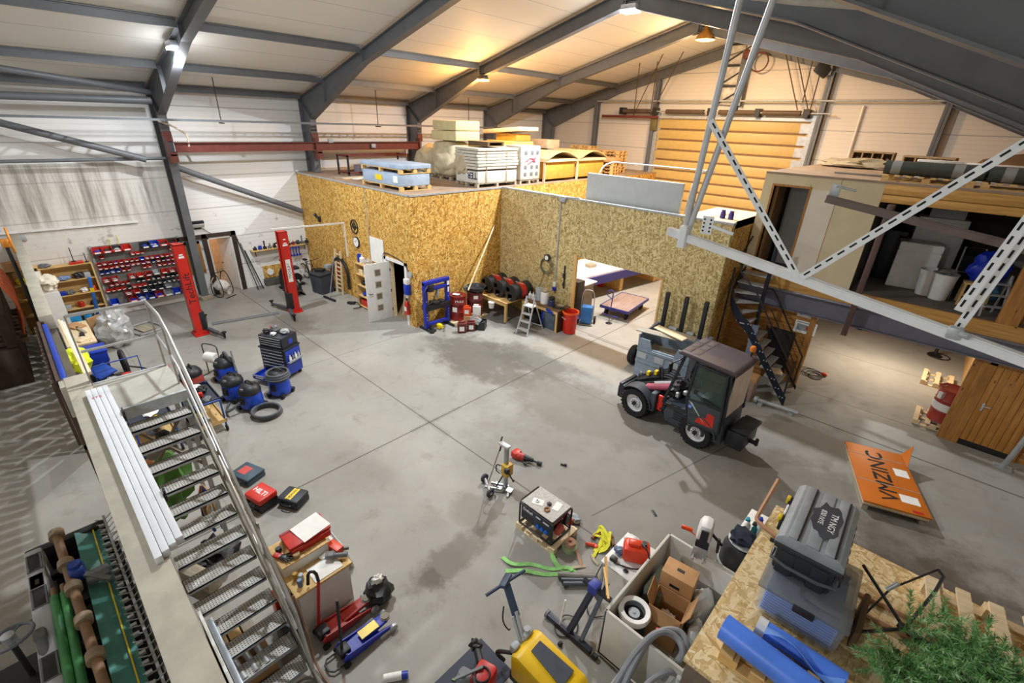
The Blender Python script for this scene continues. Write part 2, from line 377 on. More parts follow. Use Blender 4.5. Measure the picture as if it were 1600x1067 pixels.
# storeroom with a loaded deck, board wall across the hall
ZB, BX, BY, WY, WX = 4.33, -12.36, 8.5, 12.5, -4.13
SD0, SD1, SDZ = -13.95, -12.78, 2.08
mb = MB()
for (a, b, z0, z1) in ((XL, SD0, 0, ZB), (SD1, BX, 0, ZB), (SD0, SD1, SDZ, ZB)): mb.bx(a, b, BY, BY+.14, z0, z1)
struct('wall_storeroom_front', mb, OSBY)
struct('wall_storeroom_side', MB().bx(BX-.14, BX, BY+.14, YG, 0, ZB), OSBX)
struct('floor_storeroom_deck', MB().bx(XL, BX, BY, YG, ZB, ZB+.04), DECK)
OX0, OX1, OZ = -8.85, -5.72, 2.54
mb = MB()
for (a, b, z0, z1) in ((BX, OX0, 0, ZB), (OX1, WX, 0, ZB), (OX0, OX1, OZ, ZB)): mb.bx(a, b, WY, WY+.16, z0, z1)
struct('wall_board_partition', mb, OSBG)
struct('wall_board_return', MB().bx(WX-.14, WX, WY+.16, 15.2, 0, ZB), OSBX)
struct('trim_1', MB().bx(BX, WX+.02, WY-.02, WY+.18, ZB, ZB+.05).bx(BX-.02, BX+.02, BY-.02, WY, ZB-.005, ZB+.045).bx(XL, BX+.02, BY-.02, BY+.02, ZB-.005, ZB+.045), GALV)
struct('floor_stair_deck', MB().bx(-5.6, WX, WY+.18, 15.2, ZB-.12, ZB), PALE)
struct('trim_2', MB().bx(OX0-.02, OX0+.1, WY-.06, WY+.02, 0, OZ+.08).bx(OX1-.03, OX1+.03, WY-.02, WY+.17, 0, OZ), PINE)
# building at the right with an upper floor
MY, MZ0, MZ1, MZT, MX0 = 13.9, 2.16, 2.95, 5.52, -4.07
RX0, RX1 = -1.95, 1.22
GDX0, GDX1, GDZ0, GDZ1 = 1.56, 2.42, .14, 2.06
mb = MB()
for k in range(18):
    z0 = k*.145; z1 = min(z0+.14, MZ0+.35)
    if z0 > MZ0+.3: break
    mb.bx(WX, RX0, MY, MY+.12, z0, z1, .012)
    mb.bx(RX1, RX1+.3, MY, MY+.12, z0, z1, .012)
    if z1 < GDZ1: mb.bx(GDX1+.05, 4, MY, MY+.12, z0, z1, .012)
    else: mb.bx(RX1+.3, 4, MY, MY+.12, z0, z1, .012)
struct('wall_timber_front', mb, LOG)
struct('trim_3', MB().bx(RX0-.12, RX0+.02, MY-.03, MY+.14, 0, MZ0).bx(RX1-.03, RX1+.1, MY-.03, MY+.14, 0, MZ0).bx(RX1+.1, RX1+.22, MY-.05, MY+.02, 0, MZ0+.1), LOGZ)
struct('wall_passage_left', MB().bx(-3.7, -3.6, MY+.14, 22.4, 0, MZ0+.3), mat('passage_board', '#c79f6a', .7))
struct('wall_passage_right', MB().bx(RX1+.28, RX1+.38, MY+.14, 22.4, 0, MZ0+.3), mat('passage_board2', '#c79f6a', .7))
struct('wall_passage_back', MB().bx(-3.6, RX1+.3, 22.4, 22.5, 0, MZ0+.3), mat('passage_back', '#b98a58', .7))
struct('floor_upper_room', MB().bx(MX0, 4, MY+.04, YG, MZ0+.5, MZ1), mat('grey_floor_paint', '#6a645c', .8, 0, .15, 2))
struct('ceiling_upper_room', MB().bx(MX0, 4, MY-.02, YG, MZT, MZT+.05), DECK)
UX0, UX1, UZ = -3.8, -2.98, 5.24
mb = MB()
for (a, b, z0, z1) in ((MX0, UX0, MZ1, MZT), (UX1, -1.5, MZ1, MZT), (UX0, UX1, UZ, MZT)): mb.bx(a, b, MY, MY+.1, z0, z1)
struct('wall_upper_front', mb, BEIGE)
struct('wall_upper_panel', MB().bx(UX1+.05, -2.36, MY-.006, MY+.02, MZ1, UZ), mat('light_board', '#ddd3c2', .7, 0, .04, 2))
struct('trim_4', MB().bx(-2.985, -2.975, MY-.008, MY, MZ1, UZ+.1).bx(-2.36, -2.35, MY-.006, MY, MZ1, MZT).bx(UX0, UX1, MY-.012, MY, UZ, UZ+.05).bx(UX0-.05, UX0, MY-.012, MY+.1, MZ1, UZ+.05).bx(UX1, UX1+.05, MY-.012, MY+.1, MZ1, UZ+.05), LOGZ)
struct('wall_upper_side', MB().bx(MX0, MX0+.1, MY+.1, YG, MZ1, MZT), BEIGE)
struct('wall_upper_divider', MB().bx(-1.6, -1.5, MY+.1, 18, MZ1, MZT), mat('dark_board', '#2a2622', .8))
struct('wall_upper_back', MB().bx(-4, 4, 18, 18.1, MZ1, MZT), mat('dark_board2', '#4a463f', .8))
struct('trim_5', MB().bx(-1.5, 4, MY-.03, MY+.14, 5.3, MZT, .02).bx(-1.5, 4, MY-.03, MY+.14, 5.12, 5.295, .02), wood('fascia_pine', '#a8752f', '#d3a45a', 'X'))
struct('trim_6', MB().bx(MX0, 4, MY-.05, MY+.03, MZ0+.5, MZ1+.02), wood('fascia_pine', '#a8752f', '#d3a45a', 'X'))
struct('trim_7', MB().bx(1.2, 1.5, MY-.04, MY+.1, MZ1, 5.12).bx(1.5, 1.54, MY-.05, MY+.5, MZ1, 5.12).bx(1.54, 4, MY+.4, MY+.5, MZ1, 5.12), wood('stained_pine_upright', '#8a5a22', '#b98340', 'Z'))
# the concrete edge beam right under the camera, carried on posts
struct('trim_8', MB().bx(-8.5, 3, -.16, .1, 2.72, 3., .01).bx(-8.45, -8.2, -.22, .04, 2.5, 2.99, .01).bx(-20.2, -11.6, -.2, .0, 2.72, 3., .01), CONC)
struct('trim_9', MB().bx(-8.45, -8.25, -.13, .07, 0, 2.72).bx(-11.85, -11.65, -.18, -.02, 0, 2.72).bx(-2.6, -2.4, -.13, .07, 0, 2.72).bx(-5.5, -5.35, -.13, .07, 0, 2.72), CONC)
# board-topped room at the foreground right
PZ, PX0, PY0, PY1 = 2.6, -.51, 2.76, 5.15
struct('wall_foreground_room', MB().bx(PX0+.02, PX0+.1, PY0+.02, PY1-.02, 0, PZ-.05).bx(PX0+.1, 3.9, PY0+.02, PY0+.1, 0, PZ-.05).bx(PX0+.1, 3.9, PY1-.1, PY1-.02, 0, PZ-.05), mat('brown_board', '#6e5f50', .8, 0, .2))
struct('ceiling_foreground_room', MB().bx(PX0, 4, PY0, PY1, PZ-.05, PZ), OSBZ)

# ------------------------------------------------------------------ roller door in the gable
GX0, GX1, GZ = -12.62, -5.78, 6.92
dr = MB()
k = 0; z = GZ
while z > .1:
    z0 = max(0, z-.47); dr.bx(GX0, GX1, YG-.09, YG-.03, z0, z-.05, .012); dr.bx(GX0, GX1, YG-.06, YG-.03, z-.05, z); z = z0
door = struct('door_1', dr, mat('cream_door', '#c4a766', .5, 0, .05))
MB().bx(GX0-.22, GX0, YG-.16, YG, 0, GZ+.25).bx(GX1, GX1+.22, YG-.16, YG, 0, GZ+.25).bx(GX0-.22, GX1+.22, YG-.2, YG-.02, GZ, GZ+.12).obj('door_frame', GALV, door)
z = GZ-.47
while z > 3:
    MB().bx(GX0+.1, GX1-.1, YG-.1, YG-.055, z-.035, z+.035).obj('seam_strip', mat('seam_brown', '#7a5a38', .6), door); z -= .47
hg = MB()
z = GZ
while z > 4.5:
    hg.bx(GX0+.02, GX0+.12, YG-.12, YG-.08, z-.07, z+.02); hg.bx(GX1-.35, GX1, YG-.12, YG-.085, z-.45, z-.09); z -= .47
hg.obj('hinge', GALV, door)
# ------------------------------------------------------------------ doors and window
DKB = mat('dark_brown_trim', '#3a2a23', .6)
d2 = struct('door_2', MB().bx(XL, XL+.09, DY0-.16, DY0, 0, DZ+.14).bx(XL, XL+.09, DY1, DY1+.16, 0, DZ+.14).bx(XL, XL+.09, DY0-1.25, DY1+.16, DZ, DZ+.14), DKB)
MB().box((-.42, 0, DZ/2), (.84, .045, DZ-.04), .004).obj('door_leaf', WHITE, d2, (XL+.02, DY1-.03, 0), (0, 0, rad(18)))
MB().cyl((-.76, -.02, 1.02), (-.76, -.09, 1.02), .012).bar((-.76, -.08, 1.02), (-.64, -.08, 1.02), .02, .02).obj('door_handle', DARK, d2, (XL+.02, DY1-.03, 0), (0, 0, rad(18)))
MB().bx(XL, XL+.06, DY0-.005, DY0+.05, 0, DZ).bx(XL, XL+.06, DY1-.05, DY1+.005, 0, DZ).bx(XL, XL+.06, DY0, DY1, DZ-.06, DZ).obj('door_frame', WHITE, d2)
w1 = struct('window_1', MB().bx(XL, XL+.06, 4.03, 4.1, .98, 2.12).bx(XL, XL+.06, 4.42, 4.52, .98, 2.12).bx(XL, XL+.06, 4.03, 4.52, .92, 1.0).bx(XL, XL+.06, 4.03, 4.52, 2.04, 2.12), LOGZ)
MB().bx(XL, XL+.02, 4.1, 4.42, 1., 2.04).obj('window_pane', mat('dark_glass', '#5c5560', .1, 0, .3, 3), w1)
d3 = struct('door_3', MB().bx(GDX0, GDX1, MY-.01, MY+.04, GDZ0, GDZ1), wood('door_pine', '#9c6522', '#c48a43', 'Z'))
for k in range(7):
    x = GDX0+(GDX1-GDX0)*(k+.5)/7
    MB().box((x, MY-.02, (GDZ0+GDZ1)/2), ((GDX1-GDX0)/7-.008, .03, GDZ1-GDZ0-.02), .006).obj('door_board', wood('door_pine', '#9c6522', '#c48a43', 'Z'), d3)
MB().bx(GDX0-.12, GDX0, MY-.05, MY+.05, 0, GDZ1+.14).bx(GDX1, GDX1+.12, MY-.05, MY+.05, 0, GDZ1+.14).bx(GDX0-.12, GDX1+.12, MY-.05, MY+.05, GDZ1, GDZ1+.14).obj('door_frame', LOGZ, d3)
MB().bx(GDX0, GDX1, MY-.02, MY+.05, 0, GDZ0).obj('threshold', DARK, d3)
MB().cyl((GDX0+.1, MY-.03, 1.1), (GDX0+.1, MY-.1, 1.1), .012).bar((GDX0+.1, MY-.09, 1.1), (GDX0+.22, MY-.09, 1.1), .022, .022).box((GDX0+.1, MY-.045, 1.06), (.04, .02, .2), .005).obj('door_handle', ALU, d3)
# open door of the upper room with its slatted leaf
d4 = struct('door_4', MB().bx(UX0+.02, UX0+.07, MY+.1, MY+.85, MZ1, UZ), wood('slatted_leaf', '#6d4a23', '#99703a', 'Z'))
for k in range(12): MB().bx(UX0+.07, UX0+.085, MY+.12+k*.06, MY+.165+k*.06, MZ1+.02, UZ-.02).obj('slat', wood('slatted_leaf', '#6d4a23', '#99703a', 'Z'), d4)
struct('wall_upper_inner', MB().bx(UX0, -1.6, MY+1.6, MY+1.7, MZ1, MZT), WHITE)

# ------------------------------------------------------------------ portal frames: each a thing with columns, rafters and stiffeners
def ibeam(outer, inner, y, w=.24, t=.02):
    m = MB(); m.prismy([*outer, *inner[::-1]], y-.006, y+.006)
    for line in (outer, inner):
        for a, b in zip(line, line[1:]):
            m.bar((a[0], y, a[1]), (b[0], y, b[1]), w, t) if abs(a[0]-b[0]) > abs(a[1]-b[1]) else m.bar((a[0], y, a[1]), (b[0], y, b[1]), t, w)
    return m
def vbar(m, a, b, y, w=.24, t=.02):   # flange strip lying across y
    dx, dz = b[0]-a[0], b[1]-a[1]; L = math.hypot(dx, dz); an = math.atan2(dz, dx)
    m.box(((a[0]+b[0])/2, y, (a[1]+b[1])/2), (L, w, t), 0, (0, -an, 0))
def section(outer, inner, y):
    m = MB(); m.prismy([*outer, *inner[::-1]], y-.006, y+.006)
    for ln in (outer, inner):
        for a, b in zip(ln, ln[1:]): vbar(m, a, b, y)
    return m
FY = (4.2, 9.1, 14.1, 19.0, 23.85)
FN = ('nearest frame on the left, with the white flood light', 'second frame from the left, over the storeroom corner', 'third frame, carrying the white ridge lamp', 'fourth frame, carrying the warm bell lamp', 'end frame against the gable wall')
mirror = lambda pts: [(2*XRG-x, z) for x, z in pts]
for y, nm in zip(FY, FN):
    t = T('portal_frame', 'grey steel portal frame of the hall, '+nm, 'steel frame', (XL+.3, y, 0)); t['kind'] = 'structure'
    off = Vector((-(XL+.3), -y, 0))
    def put(name, m, mt=STEEL):
        o = m.obj(name, mt, t); o.location = off; return o
    co, ci = [(XL+.06, 0), (XL+.06, ZE-.1)], [(XL+.42, 0), (XL+.86, 6.33)]
    xo = XR-.05; ro2, ri2 = [(xo, roofz(xo)-.1), (XRG, ZR-.1)], [(xo-.7, 8.02-.407*(xo-.7+2.8)), (-2.8, 8.02), (XRG, ZR-.52)]
    co2, ci2 = [(xo, 0), ro2[0]], [(xo-.4, 0), ri2[0]]
    ro = [(XL+.06, ZE-.1), (XRG, ZR-.1)]; ri = [(XL+.86, 6.33), (-15.2, 8.02), (XRG, ZR-.52)]
    put('column', section(co, ci, y)); put('rafter', section(ro, ri, y)); put('rafter', section(ro2, ri2, y)); put('column', section(co2, ci2, y))
    for sx in (1, -1):
        f = (lambda x: x) if sx > 0 else (lambda x: 2*XRG-x)
        m = MB(); m.bx(f(-15.21), f(-15.19), y-.11, y+.11, 8.03, roofz(-15.2)-.12)
        if sx > 0: m.bx(f(-18.01), f(-17.99), y-.11, y+.11, 6.33+(8.02-6.33)*(1.36/4.15), roofz(-18)-.12)
        if sx > 0: vbar(m, (f(XL+.08), ZE-.15), (f(XL+.86), 6.36), y, .22, .015); put('stiffener', m)
    put('splice_plate', MB().bx(XRG-.015, XRG+.015, y-.12, y+.12, ZR-.56, ZR-.1))
    if y in (4.2, 9.1, 14.1): put('painted_band', MB().bx(XL+.79, XL+.88, y-.125, y+.125, 5.55, 5.85), REDOX)
# purlins and eaves beams
ROWS = (('eaves', XL+.3, .1), ('lower', -18.0, .1), ('upper', -15.2, .1))
BAYS = list(zip((-6, *FY), FY))
BN = ('at the left edge, before the nearest frame', 'between the nearest and second frame', 'between the second and third frame', 'between the third and fourth frame', 'in the end bay by the gable')
for rn, x, h in ROWS:
    for (a, b), bn in zip(BAYS, BN):
        t = tag(MB().bx(x-.05, x+.05, a+.13, b-.13, roofz(x)-.21, roofz(x)-.19).bx(x-.006, x+.006, a+.13, b-.13, roofz(x)-.2, roofz(x)-.02).bx(x-.05, x+.05, a+.13, b-.13, roofz(x)-.03, roofz(x)-.01).obj('purlin', STEEL), 'grey steel %s purlin %s' % (rn, bn), 'purlin', 'roof purlins of the left slope')
        t['kind'] = 'structure'
# gable posts
for x, nm in ((-16.4, 'far left of the roller door'), (-12.9, 'along the left jamb of the roller door'), (-9.0, 'at the middle above the roller door'), (-5.5, 'along the right jamb of the roller door'), (-1.6, 'to the right above the upper room')):
    z0 = GZ+.3 if x == -9 else 0
    t = tag(MB().bx(x-.1, x+.1, YG-.3, YG-.28, z0, roofz(x)-.5).bx(x-.006, x+.006, YG-.3, YG-.02, z0, roofz(x)-.5).bx(x-.1, x+.1, YG-.03, YG-.01, z0, roofz(x)-.5).obj('gable_post', STEEL), 'grey steel gable wall post '+nm, 'post', 'gable wall posts'); t['kind'] = 'structure'
# ------------------------------------------------------------------ measuring helpers
def mpp(p): return (Vector(p)-Vector((0, 0, EYE))).dot(CF)/FPX      # metres per photograph pixel at a point
def ht(base, top, z=0.):
    B = at(*base, z); d = ray(*top); return EYE + d.z/math.hypot(d.x, d.y)*math.hypot(B.x, B.y)
def fit(a, b, c, z=0.):   # three corners of a rectangle: centre, length a-b, depth b-c, heading of a-b
    A, B, C = at(*a, z), at(*b, z), at(*c, z); u = (B-A); L = u.length; u.normalize(); v = (C-B) - u*(C-B).dot(u); D = v.length
    return A+u*L/2+v/2, L, D, math.atan2(u.y, u.x)
# ================================================================== along the left wall
# --- wall rack of parts bins
A = atx(163, 403, XL+.1); Bp = atx(264, 388, XL+.1); y0, y1 = 1.45, 3.78
rk = T('bin_rack', 'grey louvred wall rack of coloured parts bins beside the bookcase', 'rack', (XL+.03, (y0+y1)/2, 0))
MB().bx(-.02, .02, -(y1-y0)/2-.02, (y1-y0)/2+.1, .3, 2.36).obj('back_panel', mat('rack_grey', '#75736e', .6), rk)
for s_ in (-1, 1): MB().bx(0, .06, s_*(y1-y0)/2-.03+(.1 if s_ > 0 else 0), s_*(y1-y0)/2+.03+(.1 if s_ > 0 else 0), 0, 2.4).obj('post', LIGHTG, rk)
def bin_mesh(w, d, h):
    m = MB(); t = .006
    m.bx(0, d, -w/2, w/2, 0, t).bx(0, t, -w/2, w/2, 0, h)
    for s_ in (-1, 1): m.prismy([(0, 0), (d, 0), (d, h*.45), (d*.7, h), (0, h)], s_*w/2-(t if s_ > 0 else 0), s_*w/2+(0 if s_ > 0 else t))
    m.bx(d-t, d, -w/2, w/2, 0, h*.45); return m
BM = {}
def parts_bin(kind, col, loc, label, group):
    w, d, h = {'L': (.25, .3, .17), 'M': (.19, .22, .13), 'S': (.13, .15, .085)}[kind]
    cm = {'red': RED, 'blue': BLUE, 'dark': BLACKP, 'clear': LIGHTG}[col]
    o = bin_mesh(w, d, h).obj('parts_bin', cm, None, loc); tag(o, label, 'bin', group)
    MB().bx(d, d+.003, -w*.3, w*.3, h*.08, h*.34).obj('label_strip', PAPER, o)
    if rnd.random() < .75: MB().blob((d*.5, 0, h*.3), (d*.38, w*.4, h*.3), .35, rnd.randint(0, 99), 2, 3).obj('contents', rnd.choice([GALV, DARK, LIGHTG, BLUE, BLACKP]), o)
rows = [(2.17, 'L', 'rrrr.dbrr', 'top row'), (1.97, 'S', '.r.....rrr.....rr', 'second row'), (1.76, 'S', 'rrrrrrrrbrrrrrrr', 'third row'), (1.62, 'S', 'rrrrrrrrrrdrdrrr', 'fourth row'),
        (1.47, 'S', 'bbbbrr..rr.rrrrr', 'fifth row'), (1.2, 'M', 'rr.rrrcrrr', 'sixth row'), (1.03, 'S', '.rrrr.ddrddrdddr', 'seventh row'), (.85, 'S', 'rrrrdrrrddddddrr', 'eighth row'), (.66, 'M', '..rrdddc.b', 'ninth row'), (.4, 'L', 'b.rbbrcbr', 'bottom row')]
CN = {'r': 'red', 'b': 'blue', 'd': 'dark', 'c': 'clear'}
for z, kind, pat, rn in rows:
    n = len(pat); j = 0
    for i, c in enumerate(pat):
        if c == '.': continue
        j += 1; cn = CN[c]; size = {'L': 'large', 'M': 'medium', 'S': 'small'}[kind]
        parts_bin(kind, cn, (XL+.05, y0+(y1-y0)*(i+.5)/n, z), '%s %s parts bin, %s from the left in the %s of the wall rack' % (size, cn if cn != 'dark' else 'black', ORD[j-1], rn), 'parts bins on the wall rack')
# --- bookcases
def bookcase(yc, w, h, d, nsh, label, x=XL+.04, rz=0, m=PINEY):
    t = T('bookcase', label, 'bookcase', (x, yc, 0), rz)
    for s_ in (-1, 1): MB().bx(0, d, s_*w/2-.015, s_*w/2+.015, 0, h, .003).obj('side_panel', m, t)
    MB().bx(0, .012, -w/2, w/2, 0, h).obj('back_panel', m, t)
    for k in range(nsh+1): MB().bx(.012, d, -w/2+.015, w/2-.015, .06+(h-.08)*k/nsh, .08+(h-.08)*k/nsh).obj('shelf', m, t)
    return [.08+(h-.08)*k/nsh for k in range(nsh+1)]
zs = bookcase(.72, 1.22, 1.95, .36, 4, 'honey pine bookcase full of workshop odds and ends, right of the pair')
zs2 = bookcase(-.27, .7, 2.02, .36, 4, 'narrow honey pine bookcase, left of the pair')
def item(kind, loc, m, sz, label, cat, rz=0., name=None):
    mb = MB()
    if kind == 'box': mb.box((0, 0, sz[2]/2), sz, .008)
    elif kind == 'can': mb.lathe([(sz[0]/2*.9, 0), (sz[0]/2, .01), (sz[0]/2, sz[2]*.9), (sz[0]/2*.85, sz[2])], 14)
    elif kind == 'bottle': mb.lathe([(sz[0]/2*.9, 0), (sz[0]/2, .015), (sz[0]/2, sz[2]*.62), (sz[0]*.17, sz[2]*.8), (sz[0]*.17, sz[2]), (.002, sz[2])], 14)
    elif kind == 'bag': mb.blob((0, 0, sz[2]*.45), (sz[0]/2, sz[1]/2, sz[2]*.5), .22, int(loc[1]*37) % 50, 3, 2.2, -sz[2]*.44)
    o = mb.obj(name or cat.replace(' ', '_'), m, None, loc, (0, 0, rz)); return tag(o, label, cat)
X0 = XL+.24
for a in [('bag', 1, .95, BLACKP, (.24, .3, .2), 'black cloth bag on the top shelf of the right bookcase', 'bag'), ('bag', 1, .55, mat('cloth_blue', '#7f93b8', .9), (.26, .36, .14), 'folded pale blue cloth on the top shelf of the right bookcase', 'cloth'), ('box', 1, 1.15, LIGHTG, (.2, .16, .16), 'grey carton at the right end of the top shelf in the bookcase', 'carton'),
          ('box', 2, 1.17, ORANGE, (.2, .14, .17), 'bright orange box on the second shelf of the right bookcase', 'box'), ('bag', 2, .95, WHITE, (.22, .2, .15), 'white lumpy bag beside the orange box in the bookcase', 'bag'), ('box', 2, .42, BLUE, (.2, .16, .11), 'small blue box at the left of the second bookcase shelf', 'box'), ('bag', 2, .6, GREYP, (.24, .24, .13), 'grey bundle on the second shelf of the right bookcase', 'bundle'),
          ('can', 3, .75, RED, (.17, .17, .16), 'red tin on the third shelf of the right bookcase', 'tin'), ('bag', 3, 1.1, DARK, (.24, .25, .17), 'black bundle at the right of the third bookcase shelf', 'bundle'), ('box', 3, .4, LIGHTG, (.2, .2, .13), 'light grey box at the left of the third bookcase shelf', 'box'),
          ('box', 4, .42, mat('cyan_box', '#2c8fc4', .5), (.24, .42, .2), 'cyan carton on the bottom shelf of the right bookcase', 'carton'), ('box', 4, .8, mat('cyan_box', '#2c8fc4', .5), (.22, .2, .17), 'small cyan carton in the middle of the bottom bookcase shelf', 'carton'), ('bag', 4, 1.1, WHITE, (.26, .26, .36), 'tall white sack on the bottom shelf of the right bookcase', 'sack')]:
    k, sh, y, m, sz, lb, cat = a; zz = zs[max(0, 4-sh)]
    item(k, (X0, y, zz+.001), m, sz, lb, cat)
for a in [('bag', 1, -.35, YELLOW, (.24, .26, .22), 'yellow bag on the upper shelf of the narrow bookcase', 'bag'), ('bag', 1, -.1, DARK, (.22, .2, .2), 'black tool bundle beside the yellow bag in the narrow bookcase', 'bundle'), ('bag', 2, -.1, DARK, (.22, .3, .2), 'dark machine part on the second shelf of the narrow bookcase', 'machine part'),
          ('box', 4, -.12, BLUE, (.24, .3, .26), 'blue crate at the bottom of the narrow bookcase', 'crate'), ('bag', 3, -.15, YELLOW, (.2, .2, .15), 'small yellow bundle on the third shelf of the narrow bookcase', 'bundle')]:
    k, sh, y, m, sz, lb, cat = a; item(k, (X0, y, zs2[max(0, 4-sh)]+.001), m, sz, lb, cat)
zt = zs[4]+.001
item('box', (X0, -.45, zs2[4]+.001), CARD, (.3, .36, .22), 'brown carton on top of the narrow bookcase', 'carton', .1)
item('box', (X0-.03, -.15, zs2[4]+.001), PALE, (.22, .3, .12), 'pale wooden box on top of the narrow bookcase', 'box')
item('bag', (X0, .25, zt), GREYP, (.24, .3, .13), 'grey bundle on top of the right bookcase', 'bundle')
item('box', (X0, 1.0, zt), RED, (.2, .34, .07), 'flat red tool case on top of the right bookcase', 'tool case')
for yy, lb in ((.95, 'thin black spindle standing on top of the bookcase'), (1.25, 'short black spindle at the right end of the bookcase top')):
    tag(MB().cyl((0, 0, .1 if yy < 1 else 0), (0, 0, .45 if yy < 1 else .3), .012).cyl((0, 0, 0), (0, 0, .02), .06).cyl((0,0,0),(0,0,.1),.012).obj('spindle', DARK, None, (X0, yy, zt+(.07 if yy < 1 else 0))), lb, 'spindle')
# --- small fixtures on the left wall
tag(MB().bar((XL+.05, -.9, 3.05), (XL+.05, 2.9, 3.02), .05, .06).obj('wall_conduit', WHITE), 'long white conduit running along the left wall above the bookcases', 'conduit')
p = atx(33, 372, XL+.03); tag(MB().box((0, 0, 0), (.05, .22, .18), .01).box((.03, 0, 0), (.02, .14, .11), .006).obj('switch_box', LIGHTG, None, p), 'small grey switch box on the dirty wall at far left', 'switch box')
p = atx(272, 353, XL+.5); tag(MB().box((0, 0, 0), (.02, .1, .1), .004).obj('warning_plate', PAPER, None, (XL+.46, 4.2, p.z)), 'small white plate on the steel column by the red lift', 'sign')
t = T('wall_floodlight', 'black flood light with cable high on the left wall above the open door', 'flood light', atx(307, 349, XL+.02))
MB().box((.1, 0, .0), (.1, .42, .22), .02, (0, .5, 0)).obj('housing', BLACKP, t); MB().box((.17, 0, -.06), (.02, .36, .15), .004, (0, .5, 0)).obj('lens', mat('lens_off', '#c9cac4', .2), t); MB().bx(0, .05, -.1, .1, -.2, .02).obj('bracket', DARK, t)
q = atx(332, 366, XL+.02)-atx(307, 349, XL+.02); MB().tube([(.03, .02, -.1), (.03, .25, -.3), (.03, q.y, q.z)], .012, 6, 2).obj('cable', DARK, t)
t = T('charger', 'black charger hung on the dirty wall above the bin rack', 'charger', atx(181, 388, XL+.02)); MB().bx(0, .1, -.16, .16, -.12, .12, .02).obj('case', BLACKP, t)
MB().tube([(.05, -.12, .1), (.05, -.1, .3), (.05, -.15, .36)], .01, 6, 1).tube([(.05, .1, .1), (.05, .12, .3), (.05, .1, .42)], .01, 6, 1).obj('clamp_lead', YGREEN, t)
# pipe rails and braces on the left side of the hall
def pipe(name, a, b, r, label, cat, m=STEEL, group=None): return tag(MB().cyl(a, b, r, n=12).obj(name, m), label, cat, group)
xb = XL+.9
b0 = atx(0, 183, XL+.55); pipe('brace_pipe', (XL+.55, b0.y-1.5, b0.z+.35), atx(228, 249, XL+.55), .1, 'thick grey diagonal brace pipe rising left from the nearest column', 'brace')
pipe('brace_pipe', atx(266, 258, XL+.55), atx(472, 330, XL+.3), .1, 'thick grey diagonal brace pipe descending from the column to the storeroom', 'brace')
pipe('roof_brace', (-17.0, -3.5, roofz(-17)-.3), (XL+.75, 4.1, 6.95), .08, 'grey roof brace slanting down to the head of the nearest column', 'brace')
pipe('eaves_strut', (XL+.9, -3, 6.63), (XL+.9, 4.0, 6.72), .1, 'thick grey horizontal strut pipe left of the nearest column head', 'strut')
pipe('wall_rail', (XL+.3, -3, 5.02), (XL+.45, 4.1, 5.02), .05, 'thin grey horizontal rail pipe below the diagonal brace at left', 'rail')
# crane rail and cable ladder
t = T('crane_beam', 'red oxide steel crane beam carried on the wall columns', 'beam', (XL+1.0, 4.3, 5.38))
MB().bx(-.1, .1, 0, 9.6, .13, .15).bx(-.1, .1, 0, 9.6, -.15, -.13).bx(-.006, .006, 0, 9.6, -.14, .14).obj('girder', REDOX, t)
for y in (-.1, 4.8, 9.7): MB().bx(-.18, .12, y-.1, y+.1, -.45, -.15).bx(-.45, .12, y-.08, y+.08, -.25, -.2).bx(-.18, .12, y-.12, y-.09, -.5, .3).obj('bracket', REDOX, t)
for y in (6.3, 8.2): MB().box((.08, y-1, .2 if y < 7 else .0), (.1, .2, .16), .02).obj('junction_box', LIGHTG, t)
t = T('cable_ladder', 'long grey cable ladder hung along the left wall under the roof', 'cable ladder', (XL+1.25, -3, 6.2))
Lc = 22.0
for dx, dz in ((0, 0), (.34, 0)): MB().bx(dx-.015, dx+.015, 0, Lc, dz-.03, dz+.03).obj('side_rail', STEEL, t)
for k in range(72): MB().bx(0, .34, .2+k*.3, .235+k*.3, -.02, .01).obj('rung', STEEL, t)
for y in (8.7, 14.6, 19.6): MB().cyl((.17, y, 0), (.17, y, roofz(XL+1.4)-6.25), .015).bx(0, .36, y-.03, y+.03, -.08, -.04).obj('hanger_rod', DARK, t)
tag(MB().tube([(XL+.9, 4.05, 6.15), (XL+1.1, 4.4, 6.0), (XL+1.0, 4.75, 5.75), (XL+1.0, 4.7, 5.4)], .03, 8, 2).obj('loose_cable', mat('cream_cable', '#cfc3ae', .5)), 'cream cable bending from the cable ladder to the crane beam', 'cable')
# --- two-post lift
def lift(base, label, flip, sign):
    B = at(*base); t = T('lift_post', label, 'vehicle lift', (B.x, B.y, 0))
    h = 2.9; s_ = flip
    MB().bx(-.14, .14, -.14*s_, -.12*s_, .02, h).bx(-.15, -.13, -.14*s_, .14*s_, .02, h).bx(.13, .15, -.14*s_, .14*s_, .02, h).bx(-.15, -.07, .13*s_, .15*s_, .02, h).bx(.07, .15, .13*s_, .15*s_, .02, h).bx(-.15, .15, -.14*s_, .15*s_, h-.02, h).obj('post', mat('lift_red', '#c8271a', .4, 0, .08), t)
    MB().box((0, 0, .012), (.5, .42, .024), .004).bx(-.17, .17, -.2, .2, .02, .1).obj('base_plate', mat('lift_red', '#c8271a', .4, 0, .08), t)
    MB().bx(-.16, .16, .05*s_, .2*s_, .15, .75, .01).obj('carriage', DARK, t)
    for k in (-1, 1):
        a = Vector((k*.12, .2*s_, .14)); b = Vector((k*.95, .42*s_, .12))
        MB().bar(a, a.lerp(b, .62), .11, .1, 0, .006).bar(a.lerp(b, .4), b, .08, .07, 0, .006).obj('lift_arm', mat('arm_grey', '#54565a', .5, .3), t)
        MB().cyl(b+Vector((0, 0, -.08)), b+Vector((0, 0, .1)), .03).cyl(b+Vector((0, 0, .1)), b+Vector((0, 0, .13)), .075).obj('lift_pad', RUBBER, t)
    return t
